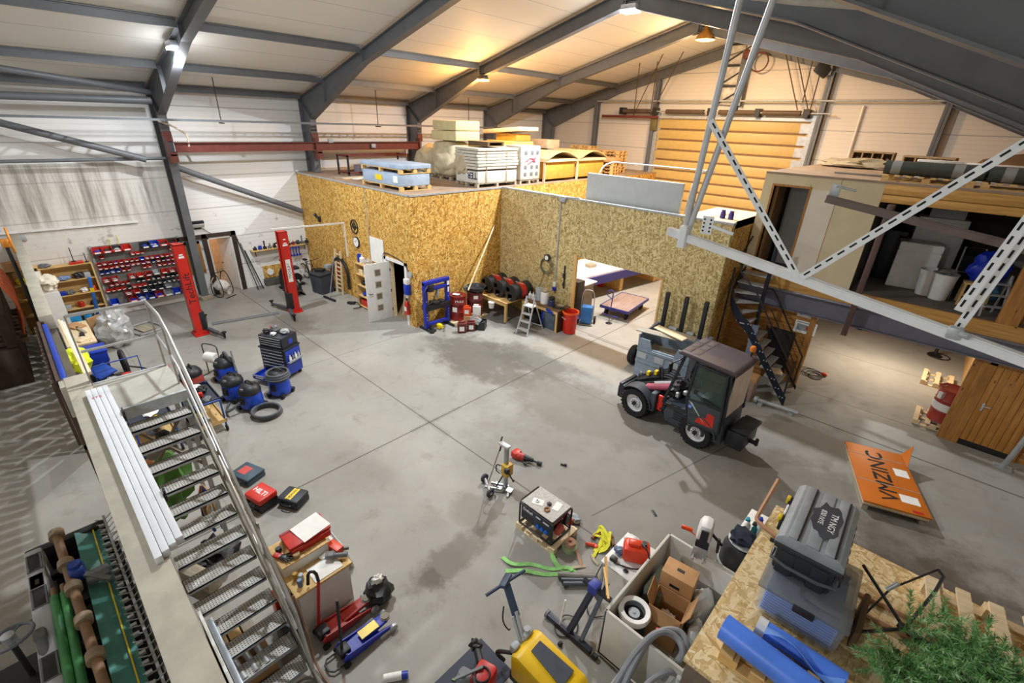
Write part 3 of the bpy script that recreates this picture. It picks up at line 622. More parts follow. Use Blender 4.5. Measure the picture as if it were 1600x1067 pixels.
t = lift((314, 521), 'red lift post with dark lettering, nearer of the two', 1, 1)
text('TechLift', .26, TEXTK, t, (.155, 0, 1.55), (PI/2, -PI/2, PI/2), sx=1.15)
MB().bx(.151, .154, -.07, .07, 2.5, 2.56).bx(.151, .154, -.05, .05, 2.58, 2.62).obj('decal', TEXTW, t)
t = lift((461, 486), 'red lift post with white sign, farther of the two', -1, 1)
MB().bx(.151, .154, -.09, .07, 1.15, 1.95).obj('sign_plate', PAPER, t); text('TECHLIFT', .13, TEXTK, t, (.156, -.01, 1.55), (PI/2, -PI/2, PI/2))
MB().bx(.151, .154, -.08, .08, 2.42, 2.48).bx(.151, .154, -.05, .05, 2.5, 2.53).bx(.151, .154, -.04, .04, 2.62, 2.66).obj('decal', TEXTW, t)
a, b = at(326, 508), at(440, 488)
tag(MB().bar((a.x, a.y+.1, .013), (b.x, b.y-.1, .013), .03, .22, PI/2).obj('cable_cover', mat('cover_grey', '#77797c', .6)), 'grey steel cable cover on the floor between the red lift posts', 'cable cover')
q = aty(538, 348, BY); tag(MB().bar((b.x-.1, b.y+.2, 2.93), (q.x, BY-.02, q.z), .05, .05).bx(q.x-.02, q.x+.02, BY-.05, BY, 1.6, q.z+.02).obj('lift_conduit', WHITE), 'white conduit from the farther lift post to the board wall', 'conduit')
# --- by the door in the left wall
t = T('kennel_box', 'white plastic tub in a black tubular frame by the open door', 'tub', at(350, 462)); t.rotation_euler = (0, 0, .5)
MB().blob((0, 0, .42), (.3, .22, .22), .12, 4).tube([(.12, .1, .3), (.15, .12, .05)], .07, 8).obj('tub', WHITE, t)
for s_ in (-1, 1): MB().tube([(-.35, s_*.22, .02), (.35, s_*.24, .02), (.15, s_*.22, .95), (-.15, s_*.22, .95)], .016, 6, 2, closed=True).obj('side_frame', DARK, t)
MB().cyl((.35, -.24, .02), (.35, .24, .02), .016).cyl((-.35, -.22, .02), (-.35, .22, .02), .016).cyl((0, -.22, .95), (0, .22, .95), .016).obj('cross_bar', DARK, t)
item('box', (XL+.3, 4.2, 0), GREYWOOD, (.5, .4, .16), 'stack of offcuts under the window by the lift', 'offcuts', .2)
tag(MB().bar((XL+.12, 4.25, .05), (XL+.3, 4.62, .75), .12, .03).obj('loose_board', PALE), 'pale board leaning under the window by the open door', 'board')
for i, (yy, lb) in enumerate(((DY1+.24, 'black steel bar leaning right of the open door'), (DY1+.34, 'grey steel bar leaning right of the open door'), (DY1+.44, 'thin black rod leaning farthest from the open door'))):
    tag(MB().bar((XL+.5, yy+.2, 0), (XL+.06, yy-.08, 2.15-.3*i), .03, .03).obj('leaning_bar', (DARK, STEEL, DARK)[i]), lb, 'bar')
# tool shelf with white splashback
SY0, SY1 = DY1+.55, 8.3
t = T('tool_shelf', 'wooden wall shelf crowded with hand tools right of the open door', 'shelf', (XL+.01, SY0, 1.52)); MB().bx(0, .35, 0, SY1-SY0, -.03, 0).obj('shelf_board', PINEY, t)
for y in (.2, 1.2, 2.2): MB().bx(0, .3, y-.01, y+.01, -.06, -.03).bx(0, .03, y-.01, y+.01, -.3, -.03).obj('bracket', DARK, t)
tag(MB().bx(XL+.01, XL+.03, SY0+.3, SY1-.2, .78, 1.12).obj('wall_board', WHITE), 'white board on the wall below the tool shelf', 'board')
tag(MB().bx(XL+.03, XL+.07, SY0+.35, SY0+1.55, .28, .78).obj('wall_board', OSBX), 'square of coarse strand board on the wall under the white board', 'board')
tag(MB().bx(XL+.03, XL+.3, SY0+.3, SY0+1.5, 0, .26).obj('low_chest', mat('dark_grey_chest', '#55534e', .7)), 'dark grey low chest on the floor under the tool shelf', 'chest')
tag(MB().cyl((XL+.07, SY0+.6, .52), (XL+.11, SY0+.6, .52), .13, n=24).obj('sanding_disc', PAPER), 'white round disc on the strand board under the tool shelf', 'disc')
for i in range(13):
    y = SY0+.15+i*.19; c = [DARK, BLUE, DARK, GREYP, DARK, BLUE, LIGHTG, DARK, RED, DARK, GREYP, DARK, BLUE][i]; k = i % 4
    h = [.14, .1, .3, .18][k]
    mb = MB().box((0, 0, .05), (.13, .12, .1), .015)
    if k in (0, 3): mb.cyl((0, 0, .08), (.02, .03, h), .03, .015).box((.03, 0, h), (.1, .04, .04), .01)
    elif k == 2: mb.cyl((0, 0, .08), (0, 0, h), .025).box((0, 0, h), (.06, .06, .05), .01)
    else: mb.cyl((0, -.05, .12), (0, .07, .12), .04)
    tag(mb.obj('hand_tool', c, None, (XL+.2, y, 1.521)), '%s hand tool, %s from the left on the tool shelf' % ({RED: 'red', BLUE: 'blue', DARK: 'black', GREYP: 'grey', LIGHTG: 'pale'}[c], ORD[i]), 'hand tool', 'hand tools on the wall shelf')
for i in range(4):
    tag(MB().bar((0, 0, 0), (0, .01, -.26), .03, .015).box((0, 0, .01), (.03, .07, .1), .01).box((.01, .01, -.3), (.03, .1, .08), .012).obj('caulking_gun', BLUE, None, (XL+.36, SY0+1.45+i*.12, 1.42)), 'blue caulking gun hung below the tool shelf, %s from the left' % ORD[i], 'caulking gun', 'blue guns below the tool shelf')
# --- corner with bicycles, workout frames, bins
def bicycle(loc, rz, m, label, tilt=0.):
    t = T('bicycle', label, 'bicycle', loc, rz); t.rotation_euler = (tilt, 0, rz)
    for x in (-.52, .52):
        w = MB().ring((x, 0, .34), .33, .022, 'Y', 28, 6).obj('wheel', RUBBER, t)
        m_ = MB()
        for k in range(10): m_.cyl((x, 0, .34), (x+.32*math.cos(k*PI/5), 0, .34+.32*math.sin(k*PI/5)), .003, n=4)
        m_.obj('spokes', GALV, w)
    MB().tube([(-.52, 0, .34), (-.08, 0, .3), (-.2, 0, .85)], .018, 8).tube([(-.08, 0, .3), (.36, 0, .78), (-.18, 0, .78)], .02, 8).tube([(.34, 0, .86), (.4, 0, .7), (.52, 0, .34)], .018, 8).tube([(-.52, 0, .34), (-.18, 0, .76)], .012, 8).obj('frame', m, t)
    MB().box((-.22, 0, .92), (.26, .14, .06), .025).obj('saddle', DARK, t); MB().tube([(.42, -.3, 1.02), (.36, -.08, 1.0), (.36, .08, 1.0), (.42, .3, 1.02)], .014, 8, 1).cyl((.34, 0, .86), (.36, 0, 1.0), .014).obj('handlebar', DARK, t)
bicycle((-19.45, 8.2, 0), .03, DARK, 'black bicycle standing against the board wall corner', .12)
t = T('exercise_rig', 'tall black exercise rig in the corner by the board wall', 'exercise rig', (-19.3, 7.25, 0))
MB().bx(-.1, .1, -.5, .5, 0, .08).bx(-.5, .5, -.06, .06, 0, .08).obj('base', DARK, t); MB().bx(-.07, .07, -.05, .05, .08, 1.75, .01).obj('mast', DARK, t)
MB().tube([(0, 0, 1.7), (.25, -.25, 1.95), (.3, -.55, 1.9)], .03, 8, 1).tube([(0, 0, 1.7), (.2, .3, 1.85), (.3, .55, 1.8)], .03, 8, 1).obj('handle_arm', DARK, t); MB().box((.3, .1, .85), (.4, .25, .1), .04).obj('seat', BLACKP, t)
for i, (y, z) in enumerate(((-.2, .35), (.2, .35), (-.25, .7))): MB().cyl((.08, y, z), (.16, y, z), .2, n=20).obj('weight_plate', DARK, t)
t = T('exercise_rig', 'lower black exercise frame beside the farther lift post', 'exercise rig', (-18.5, 6.95, 0)); MB().tube([(-.5, -.2, .03), (.6, -.2, .03), (.7, -.2, .5), (.1, -.2, 1.25), (-.3, -.2, 1.3)], .035, 8, 1).tube([(-.5, .2, .03), (.6, .2, .03)], .035, 8).obj('frame', DARK, t); MB().blob((.2, -.05, .3), (.45, .3, .3), .2, 3).obj('cover', BLACKP, t)
t = T('waste_bin', 'dark grey wheeled bin with a heaped lid near the board wall', 'bin', at(506, 456)); t.rotation_euler = (0, 0, .2)
MB().box((0, 0, .38), (.6, .58, .74), .03, taper=1.12).obj('body', mat('bin_slate', '#3a4048', .5), t); MB().box((0, 0, .79), (.72, .7, .07), .025).obj('lid', mat('bin_slate2', '#2c3036', .5), t)
for x in (-.25, .25): MB().cyl((x, .3, .07), (x+.05, .3, .07), .07).obj('wheel', RUBBER, t)
item('box', at(500, 423, .83), DARK, (.34, .26, .08), 'black case lying on the wheeled bin lid', 'case', .6); item('box', at(513, 419, .83), LIGHTG, (.2, .26, .16), 'pale carton on the wheeled bin lid', 'carton', .3)
item('can', at(447, 445), DARK, (.42, .42, .6), 'black drum between the lift post and the wall', 'drum'); item('bottle', at(465, 446), WHITE, (.26, .26, .42), 'white canister on the floor behind the farther lift post', 'canister')
# black curved mudguard board, orange tool, on the board wall
tag(MB().tube([(-17.9, BY-.1, .75), (-17.5, BY-.12, 1.35), (-17.05, BY-.12, 1.5), (-16.6, BY-.1, 1.1), (-16.65, BY-.1, .3)], .06, 8, 2).obj('bent_panel', DARK), 'black bent panel leaning on the board wall behind the broom', 'panel')
tag(MB().box((0, 0, 0), (.3, .07, .5), .08).obj('orange_guard', ORANGE, None, (-17.55, BY-.06, .85), (0, .3, 0)), 'orange guard hanging on the board wall corner', 'guard')
p = aty(497, 339, BY); tag(MB().box((0, -.04, 0), (.5, .06, .08), .02, (0, .2, 0)).box((.2, -.06, -.05), (.12, .1, .22), .03).tube([(0, -.03, .05), (-.2, -.03, .12)], .02, 6).obj('wall_bracket', DARK, None, p), 'black bracket high on the board wall near the corner', 'bracket')
p = aty(554, 354, BY); tag(MB().ring((0, -.02, 0), .24, .02, 'Y').ring((0, -.02, .02), .1, .02, 'Y').cyl((-.2, -.03, 0), (.2, -.03, 0), .012).cyl((0, -.03, -.2), (0, -.03, .2), .012).obj('wheel_rim', DARK, None, p, (0, 0, 0)), 'black wheel rim hung high on the board wall', 'wheel rim')
p = aty(558, 378, BY); t = T('wall_clock', 'round white wall clock on the board wall', 'clock', p); MB().cyl((0, -.05, 0), (0, -.01, 0), .2, n=28).obj('case', DARK, t); MB().cyl((0, -.055, 0), (0, -.05, 0), .17, n=28).obj('dial', PAPER, t); MB().bar((0, -.06, 0), (.06, -.06, .1), .012, .004).bar((0, -.06, 0), (-.1, -.06, .02), .01, .004).obj('hands', TEXTK, t)
tag(MB().bx(-13.98-.9, -13.98-.885, BY-.05, BY-.035, 1.1, ZB).obj('wall_conduit', LIGHTG), 'thin pale conduit running down the board wall above the leaning door', 'conduit')
# broom
a, b = at(513, 462), at(525, 466); t = T('push_broom', 'push broom leaning on the board wall beside the bin', 'broom', (0, 0, 0)); MB().bar(at(506, 463, .05), at(524, 470, .05), .06, .07).obj('broom_head', DARK, t); MB().cyl(at(515, 466, .06), aty(522, 400, BY-.2), .014).obj('broom_handle', mat('blue_grey_handle', '#8b8fa6', .5), t)
# ladder leaning against the board wall
t = T('timber_ladder', 'pale wooden rack ladder leaning upright on the board wall', 'ladder', (aty(541, 455, BY).x-.1, BY-.22, 0))
for x in (-.22, .22): MB().bar((x, 0, 0), (x, .12, 1.75), .05, .09).obj('stile', PALE, t)
for k in range(9): MB().bx(-.22, .22, .0+k*.012, .05+k*.012, .2+k*.17, .23+k*.17).obj('rung', PALE, t)
tag(MB().bx(-15.62, -15.54, BY-.12, BY-.03, 0, 1.95).obj('loose_post', PALE), 'pale upright batten beside the rack ladder on the board wall', 'batten')
# shelf unit by the doorway
q0 = at(551, 468); zs3 = [.08, .48, .88, 1.3, 1.7]
SX = -15.02
t = T('shelf_unit', 'pine shelf unit with tins by the storeroom doorway', 'shelf unit', (SX, BY-.2, 0))
for x in (-.42, .42): MB().bx(x-.015, x+.015, -.2, .17, 0, 1.72).obj('side_panel', PINE, t)
for z in zs3: MB().bx(-.42, .42, -.2, .17, z-.02, z).obj('shelf', PINEX, t)
MB().bx(-.42, .42, .16, .175, 0, 1.7).obj('back_panel', PINE, t)
for a in [('box', 0, -.1, RED, (.45, .26, .22), 'red tool box on the bottom shelf by the doorway', 'tool box'), ('bag', 1, -.1, BLUE, (.3, .25, .14), 'blue bundle on the second shelf by the doorway', 'bundle'), ('box', 1, .22, GREYP, (.2, .2, .12), 'grey box on the second shelf by the doorway', 'box'), ('bag', 2, -.15, DARK, (.3, .22, .16), 'black bundle on the third shelf by the doorway', 'bundle'), ('can', 2, .2, LIGHTG, (.14, .14, .17), 'pale tin on the third shelf by the doorway', 'tin'), ('box', 3, -.2, PALE, (.24, .2, .16), 'pale box on the upper shelf by the doorway', 'box'), ('can', 3, .15, GREYP, (.16, .16, .2), 'grey tin on the upper shelf by the doorway', 'tin'),
          ('bottle', 4, -.15, WHITE, (.2, .2, .3), 'white canister with cap on top of the shelf unit', 'canister'), ('bag', 4, .2, CLEAR, (.3, .26, .26), 'clear plastic bag on top of the shelf unit', 'bag'), ('can', 4, -.36, BLUE, (.14, .14, .3), 'blue tin on top of the shelf unit', 'tin')]:
    k, sh, x, m, sz, lb, cat = a; item(k, (SX+x, BY-.22, zs3[sh]+.001), m, sz, lb, cat)
p = aty(590, 389, BY); tag(MB().bx(-.42, .42, -.035, -.01, -.5, .38).obj('poster', PAPER, None, p), 'white poster board on the board wall above the leaning door', 'poster')
tag(MB().lathe([(.1, 0), (.16, .02), (.19, .3), (.2, .31), (.17, .3)], 16).obj('green_bucket', mat('dark_green', '#2c4a36', .5), None, at(568, 476)), 'dark green bucket on the floor by the shelf unit', 'bucket')
tag(MB().tube([at(545, 475, .05), at(556, 470, .12), at(566, 480, .05), at(552, 482, .05)], .02, 6, 2).box(at(549, 473, .05), (.3, .14, .08), .02, (0, 0, .6)).obj('garden_shears', DARK, None), 'black shears and strap on the floor by the shelf unit', 'tool')
# storeroom doorway frame, leaning white door with four lights
tag(MB().bx(SD0-.08, SD0+.04, BY-.04, BY+.16, 0, SDZ+.1).bx(SD1-.04, SD1+.08, BY-.04, BY+.16, 0, SDZ+.1).bx(SD0-.08, SD1+.08, BY-.04, BY+.16, SDZ, SDZ+.1).obj('door_frame', WHITE), 'white frame of the storeroom doorway in the board wall', 'door frame')
c0, c1 = at(578, 504), at(620, 493); u = (c1-c0); L = u.length; ang = math.atan2(u.y, u.x)
t = T('loose_door', 'white flush door with four small square panes standing loose by the doorway', 'door', c0, ang)
L = .92; MB().bx(0, L, 0, .05, 0, 2.05, .004).obj('door_leaf', WHITE, t)
for z in (1.72, 1.3, .88, .46):
    f = MB().bx(.34, .57, -.008, .0, z-.12, z+.12).obj('pane_frame', mat('beige_bead', '#b9a98f', .5), t); MB().bx(.37, .54, -.012, -.006, z-.09, z+.09).obj('pane', mat('dim_glass', '#6e675a', .1, 0, .4, 6), f)
MB().cyl((.08, 0, 1.02), (.08, -.06, 1.02), .012).bar((.08, -.055, 1.02), (.2, -.055, 1.02), .02, .02).obj('door_handle', DARK, t)
for z in (.3, 1.0, 1.75): MB().bx(L-.01, L+.02, -.012, .0, z-.05, z+.05).obj('hinge', DARK, t)
tag(MB().bx(0, .14, 0, .05, 0, 2.1).obj('door_board', PALE, None, c0+Vector((math.cos(ang)*(L+.03), math.sin(ang)*(L+.03), 0)), (0, 0, ang)), 'pale board standing against the edge of the loose white door', 'board')
t = T('inner_door', 'pale door leaf leaning inside the storeroom doorway', 'door', (SD0+.32, BY+.3, 0)); t.rotation_euler = (0, rad(12), 0); MB().bx(0, .05, 0, .7, 0, 2.0).obj('door_leaf', PALEY, t)
struct('floor_storeroom', MB().bx(XL, BX-.15, BY+.15, YG, 0, .01), mat('storeroom_floor', '#a98d6d', .8))
# extinguisher, dispenser at the corner
p = aty(641, 478, BY); t = T('fire_extinguisher', 'red fire extinguisher hung beside the storeroom doorway', 'fire extinguisher', (p.x, BY-.12, p.z-.28)); MB().lathe([(.06, 0), (.085, .02), (.085, .4), (.05, .48), (.03, .5)], 16).obj('cylinder', RED, t); MB().cyl((0, 0, .5), (0, 0, .56), .025).box((.02, 0, .57), (.12, .03, .03), .005).tube([(0, 0, .54), (.12, -.04, .5), (.11, -.05, .2)], .012, 6, 1).obj('valve', DARK, t); MB().bx(-.05, .05, -.088, -.07, .15, .3).obj('label', PAPER, t)
p = aty(640, 446, BY); t = T('soap_dispenser', 'blue and white dispenser fixed to the board wall corner', 'dispenser', (p.x, BY-.1, p.z)); MB().box((0, 0, -.12), (.22, .18, .36), .04).obj('tank', BLUE, t); MB().box((0, 0, .16), (.2, .17, .2), .03).obj('cap', WHITE, t)
p = aty(642, 429, BY); tag(MB().cyl((0, -.06, 0), (0, -.02, 0), .11, n=20).cyl((0, -.07, 0), (0, -.06, 0), .06, n=16).obj('siren', LIGHTG, None, p), 'pale round siren above the blue dispenser', 'siren')
tag(MB().tube([(SD0-.15, BY-.03, 1.9), (SD0-.12, BY-.03, SDZ+.2), (SD0+.2, BY-.03, SDZ+.24), (SD1, BY-.03, SDZ+.12), (SD1+.15, BY-.03, SDZ-.1), (p.x, BY-.03, p.z)], .015, 6, 2).obj('loose_cable', DARK), 'black cable looped over the storeroom doorway', 'cable')
# ================================================================== storeroom corner and board wall
# hydraulic workshop press
c = at(686, 512); t = T('workshop_press', 'blue hydraulic workshop press against the side of the board storeroom', 'press', (BX+.42, c.y, 0), 0)
PB = mat('press_blue', '#1b2a9a', .4, 0, .1)
W2 = .46
for s_ in (-1, 1): MB().bx(-.07, .07, s_*W2-.06, s_*W2+.06, .1, 1.68, .006).obj('upright', PB, t); MB().bx(-.35, .35, s_*W2-.04, s_*W2+.04, 0, .07).bx(-.05, .05, s_*W2-.05, s_*W2+.05, .06, .14).obj('foot', DARK, t)
MB().bx(-.08, .08, -W2-.06, W2+.06, 1.6, 1.72, .006).bx(-.07, .07, -W2, W2, 1.38, 1.5, .006).obj('top_beam', PB, t); MB().bx(-.05, .05, -W2, W2, .16, .26, .006).obj('bottom_beam', PB, t)
MB().bx(-.13, -.08, -W2-.05, W2+.05, .72, .9, .005).bx(.08, .13, -W2-.05, W2+.05, .72, .9, .005).bx(-.15, .15, -.2, .05, .9, .98, .01).bx(-.12, .12, .12, .3, .9, .96, .01).obj('table', DARK, t)
MB().cyl((0, .05, 1.38), (0, .05, 1.15), .05).cyl((0, .05, 1.15), (0, .05, 1.05), .03).obj('ram', GALV, t)
MB().box((.12, -.3, 1.5), (.1, .2, .25), .03).tube([(.15, -W2, 1.6), (.2, -W2-.2, 1.4), (.2, -W2-.15, 1.05), (.16, -W2+.05, .95), (.12, -.2, 1.1), (.1, -.05, 1.4)], .018, 8, 2).obj('hose', BLACKP, t)
MB().bx(.071, .074, W2-.05, W2+.05, 1.45, 1.6).bx(.071, .074, W2-.03, W2+.03, 1.2, 1.38).obj('sticker', PAPER, t)
for z in (.4, .5, .6, 1.05): 
    for s_ in (-1, 1): MB().cyl((.06, s_*W2, z), (.075, s_*W2, z), .018, n=8).obj('pin_hole', GALV, t)
p = at(673, 514); tag(MB().box((0, 0, .06), (.5, .12, .1), .03, (0, 0, -.3)).box((.28, -.12, .05), (.1, .26, .07), .03).obj('steel_bracket', DARK, None, p), 'black steel bracket on the floor at the foot of the blue press', 'bracket')
tag(MB().box((0, 0, .09), (.2, .16, .17), .05).cyl((.1, 0, .1), (.16, 0, .1), .05).obj('yellow_winch', YELLOW, None, at(687, 513)), 'small yellow tool on the floor in front of the blue press', 'tool')
tag(MB().box((0, 0, .06), (.55, .18, .08), .03, (0, 0, .5)).obj('press_plate', DARK, None, at(703, 505)), 'black steel plates on the floor between the press and the drums', 'plates')
tag(MB().box((0, 0, .05), (.7, 1.5, .1), .004).obj('pallet_board', PALE, None, (-11.85, 10.3, 0)), 'low wooden board under the maroon drums', 'board')
def drum(loc, label, m, rz=0, top=True):
    t = T('oil_drum', label, 'drum', loc, rz)
    MB().lathe([(.28, 0), (.295, .01), (.285, .03), (.285, .28), (.297, .3), (.285, .32), (.285, .58), (.297, .6), (.285, .62), (.285, .85), (.297, .87), (.295, .885), (.27, .87), (.002, .868)], 28).obj('shell', m, t)
    MB().cyl((.18, 0, .868), (.18, 0, .895), .035).cyl((-.18, .05, .868), (-.18, .05, .89), .02).obj('bung', GALV, t)
    return t
MR = mat('drum_maroon', '#7c1d1b', .4, 0, .12, 3)
d0 = at(712, 506, .1); t = drum((-11.9, 9.98, .1), 'bright maroon oil drum with white lettering beside the blue press', MR)
a0 = -.55
for z, hh, w in ((.7, .1, .16),): text('Mobil', .13, TEXTW, t, (.29*math.cos(a0), .29*math.sin(a0), .72), (PI/2, 0, a0+PI/2))
MB().box((.292*math.cos(-1.1), .292*math.sin(-1.1), .42), (.006, .17, .17), 0, (0, 0, -1.1)).obj('label', PAPER, t)
item('box', (-11.93, 9.92, .1+.897), PAPER, (.24, .16, .012), 'sheet of white paper on the bright maroon drum lid', 'paper', .4)
t = drum((-11.8, 10.68, .1), 'darker maroon oil drum with a black pan on top, behind the first', mat('drum_dark', '#5d1f1e', .5, 0, .15)); MB().box((.292*math.cos(-.6), .292*math.sin(-.6), .74), (.006, .16, .12), 0, (0, 0, -.6)).obj('label', PAPER, t)
tag(MB().lathe([(.2, 0), (.29, .03), (.34, .16), (.36, .17), (.33, .16), (.27, .05), (.002, .04)], 28).obj('drain_pan', BLACKP, None, (-11.78, 10.72, 1.0)), 'black round drain pan on the darker maroon drum', 'pan')
item('bag', (-11.98, 10.42, 1.0), GREYP, (.16, .2, .2), 'grey funnel bundle beside the black drain pan', 'bundle')
tag(MB().bar(atx(738, 442, BX+1.5)+Vector((-.2, 0, -.3)), (BX+.02, WY-.35, 3.05), .03, .05).obj('leaning_batten', PALE), 'long pale batten leaning in the corner of the board walls', 'batten')
def jerry(loc, m, label, rz=0., h=.38, w=.27, d=.17):
    t = T('jerrycan', label, 'jerrycan', loc, rz); MB().box((0, 0, h*.44), (w, d, h*.88), .03).box((-w*.05, 0, h*.93), (w*.7, d*.45, h*.14), .02).obj('body', m, t)
    MB().cyl((w*.36, 0, h*.86), (w*.36, 0, h), .028).obj('cap', RED if m is not ORANGE else BLACKP, t); MB().bx(-w*.3, w*.25, -d/2-.003, -d/2, h*.2, h*.6).obj('label', PAPER, t); return t
jm = mat('brown_can', '#642523', .5, 0, .1)
j1, j2 = at(722, 519), at(733, 517)
jerry(j1, jm, 'brown jerrycan with white label in the front row by the drums', .9, .4, .3, .2); jerry(j2+Vector((.02, .08, 0)), jm, 'brown jerrycan behind, second in the row by the drums', .9, .38, .28, .18)
tag(MB().box((0, 0, .2), (.5, .36, .4), .01).obj('low_crate', CARD, None, (j1.x-.18, j1.y+.62, 0), (0, 0, .5)), 'low carton supporting the red and white jerrycans', 'carton')
jerry((j1.x-.3, j1.y+.5, .401), ORANGE, 'orange red jerrycan standing on the carton by the drums', .7, .36, .26, .17); jerry((j1.x-.08, j1.y+.74, .401), WHITE, 'white jerrycan standing on the carton by the drums', .7, .4, .26, .18)
t = T('black_crate', 'black crate full of scrap beside the brown jerrycans', 'crate', at(746, 512), .6); mb = MB()
for s_ in (-1, 1): mb.bx(-.28, .28, s_*.19-.01, s_*.19+.01, 0, .28).bx(s_*.28-.01, s_*.28+.01, -.19, .19, 0, .28)
mb.bx(-.28, .28, -.19, .19, 0, .02).obj('crate_body', BLACKP, t); MB().blob((0, 0, .2), (.24, .17, .12), .3, 2).obj('scrap', DARK, t)
tag(MB().box((0, 0, .0), (.36, .28, .03), .008, (.6, .3, .4)).obj('louvre_plate', GREYP, None, at(743, 500, .33)), 'grey louvred plate lying in the black scrap crate', 'plate')
# low bench with oil drums lying on it
def table(name, label, x0, x1, y0, y1, h, m, legs=True, thick=.04):
    t = T(name, label, 'table', ((x0+x1)/2, (y0+y1)/2, 0)); a, b = (x1-x0)/2, (y1-y0)/2
    MB().bx(-a, a, -b, b, h-thick, h, .004).obj('table_top', m, t)
    if legs:
        for sx in (-1, 1):
            for sy in (-1, 1): MB().bx(sx*(a-.08)-.04, sx*(a-.08)+.04, sy*(b-.06)-.04, sy*(b-.06)+.04, 0, h-thick).obj('leg', PINE, t)
        MB().bx(-a+.05, a-.05, -b+.03, -b+.07, h-thick-.12, h-thick).obj('apron', PINE, t)
    return t
e0, e1 = at(803, 474, .78), at(872, 500, .78)
yb0, yb1 = 11.62, 12.45
table('drum_bench', 'low timber stand carrying the black oil drums in the corner', BX+.1, BX+1.75, 11.1, 12.45, .74, PINEX)
for i, (dy, lb) in enumerate(((0, 'black oil drum lying on the stand, nearest the corner'), (.0, 'black oil drum lying on the stand, middle of three'), (0, 'black oil drum lying on the stand, nearest the stepladder'))):
    t = T('oil_drum', lb, 'drum', (BX+.45+i*.62, 11.78, 1.05)); t.rotation_euler = (-PI/2, 0, 0)
    MB().lathe([(.28, -.44), (.297, -.43), (.285, -.41), (.285, -.16), (.297, -.14), (.285, -.12)], 28).obj('shell', BLACKP, t)
    MB().lathe([(.286, -.12), (.286, .14)], 28, None, False).obj('red_band', RED, t); MB().lathe([(.285, .14), (.297, .16), (.285, .18), (.285, .41), (.297, .43), (.28, .44), (.002, .43)], 28).obj('shell', BLACKP, t)
    MB().lathe([(.27, -.425), (.002, -.425)], 28, None, False).obj('lid', DARK, t)
    MB().bx(-.12, .08, .05, .2, -.44, -.436).obj('label', PAPER, t); MB().bx(-.2, -.06, -.18, -.04, -.44, -.436).obj('label', PAPER, t)
    MB().cyl((.02, .2, -.43), (.02, .2, -.53), .02).obj('tap', GALV, t)
    a0 = -.25; text('TOTAL', .13, TEXTW, t, (0.0, -.29, .01), (PI/2, 0, 0))
for i, (dx, lb, m) in enumerate(((.35, 'grey funnel can hung under the first black drum', GREYP), (1.1, 'white bucket hung under the second black drum', WHITE))):
    tag(MB().lathe([(.09, 0), (.12, .2), (.125, .22), (.1, .2)], 16).cyl((0, .11, .18), (0, .2, .3), .01).obj('drip_bucket', m, None, (BX+dx, 11.0, .42)), lb, 'bucket')
WBX0, WBX1 = BX+1.82, -8.82
t = table('work_table', 'long timber work table with brown top in front of the board wall', WBX0, WBX1, 11.75, 12.45, .8, wood('brown_top', '#5c432b', '#7d6040', 'X'))
MB().bx((WBX1-WBX0)/2-.03, (WBX1-WBX0)/2-.005, -.33, .33, 0, .76).obj('end_panel', mat('dark_brown_panel', '#4a3425', .6), t)
for i, (x, m, sz, k, lb) in enumerate(((.25, WHITE, (.14, .12, .26), 'bottle', 'white bottle with cap on the table, left of two'), (.42, WHITE, (.14, .12, .26), 'bottle', 'white bottle with cap on the table, right of two'), (.62, LIGHTG, (.3, .3, .46), 'can', 'tall grey pail standing on the work table'), (1.0, WHITE, (.3, .3, .42), 'can', 'white pail full of rags on the work table'), (1.35, mat('navy_pot', '#2a3357', .5), (.24, .24, .22), 'can', 'dark blue pot at the right of the white pail'))):
    item(k, (WBX0+x*.9, 12.0+(.12 if i == 2 else 0), .801), m, sz, lb, {'bottle': 'bottle', 'can': 'pail'}[k])
item('bag', (WBX0+.9, 12.0, 1.222), mat('rag', '#b9a58f', .9), (.24, .24, .14), 'brown rags heaped in the white pail', 'rags'); item('bag', (WBX0+1.215, 12.0, 1.023), DARK, (.2, .2, .12), 'black brush bundle in the dark blue pot', 'brush')
tag(MB().box((0, 0, .02), (.4, .1, .04), .01, (0, 0, .3)).box((.1, .1, .02), (.12, .2, .04), .01).obj('file_tools', DARK, None, (WBX0+1.55, 11.95, .801)), 'dark hand tools lying at the right end of the work table', 'hand tools')
tag(MB().box((0, 0, .01), (.5, .2, .02), .004).obj('grey_board', GREYWOOD, None, (WBX0+1.3, 12.25, .801), (0, 0, .2)), 'grey offcut board on the work table', 'board')
item('box', (WBX0+.25, 12.15, 0), DARK, (.3, .36, .5), 'black crate under the left of the work table', 'crate', .1); item('box', (WBX0+.66, 11.98, 0), BLACKP, (.36, .36, .34), 'black tool crate with white labels under the table', 'crate', -.1)
item('box', (WBX0+.93, 12.1, 0), BLUE, (.08, .4, .62), 'narrow blue panel under the work table', 'panel'); item('box', (WBX0+1.28, 12.05, 0), mat('slate_cabinet', '#4d5a68', .5), (.5, .45, .66), 'slate grey cabinet under the right end of the work table', 'cabinet')
tag(MB().box((0, 0, 0), (.3, .01, .1), 0).obj('blue_tag', BLUE, None, (WBX0+1.35, 11.74, .7), (0, .3, 0)), 'small blue tag hung on the table edge', 'tag')
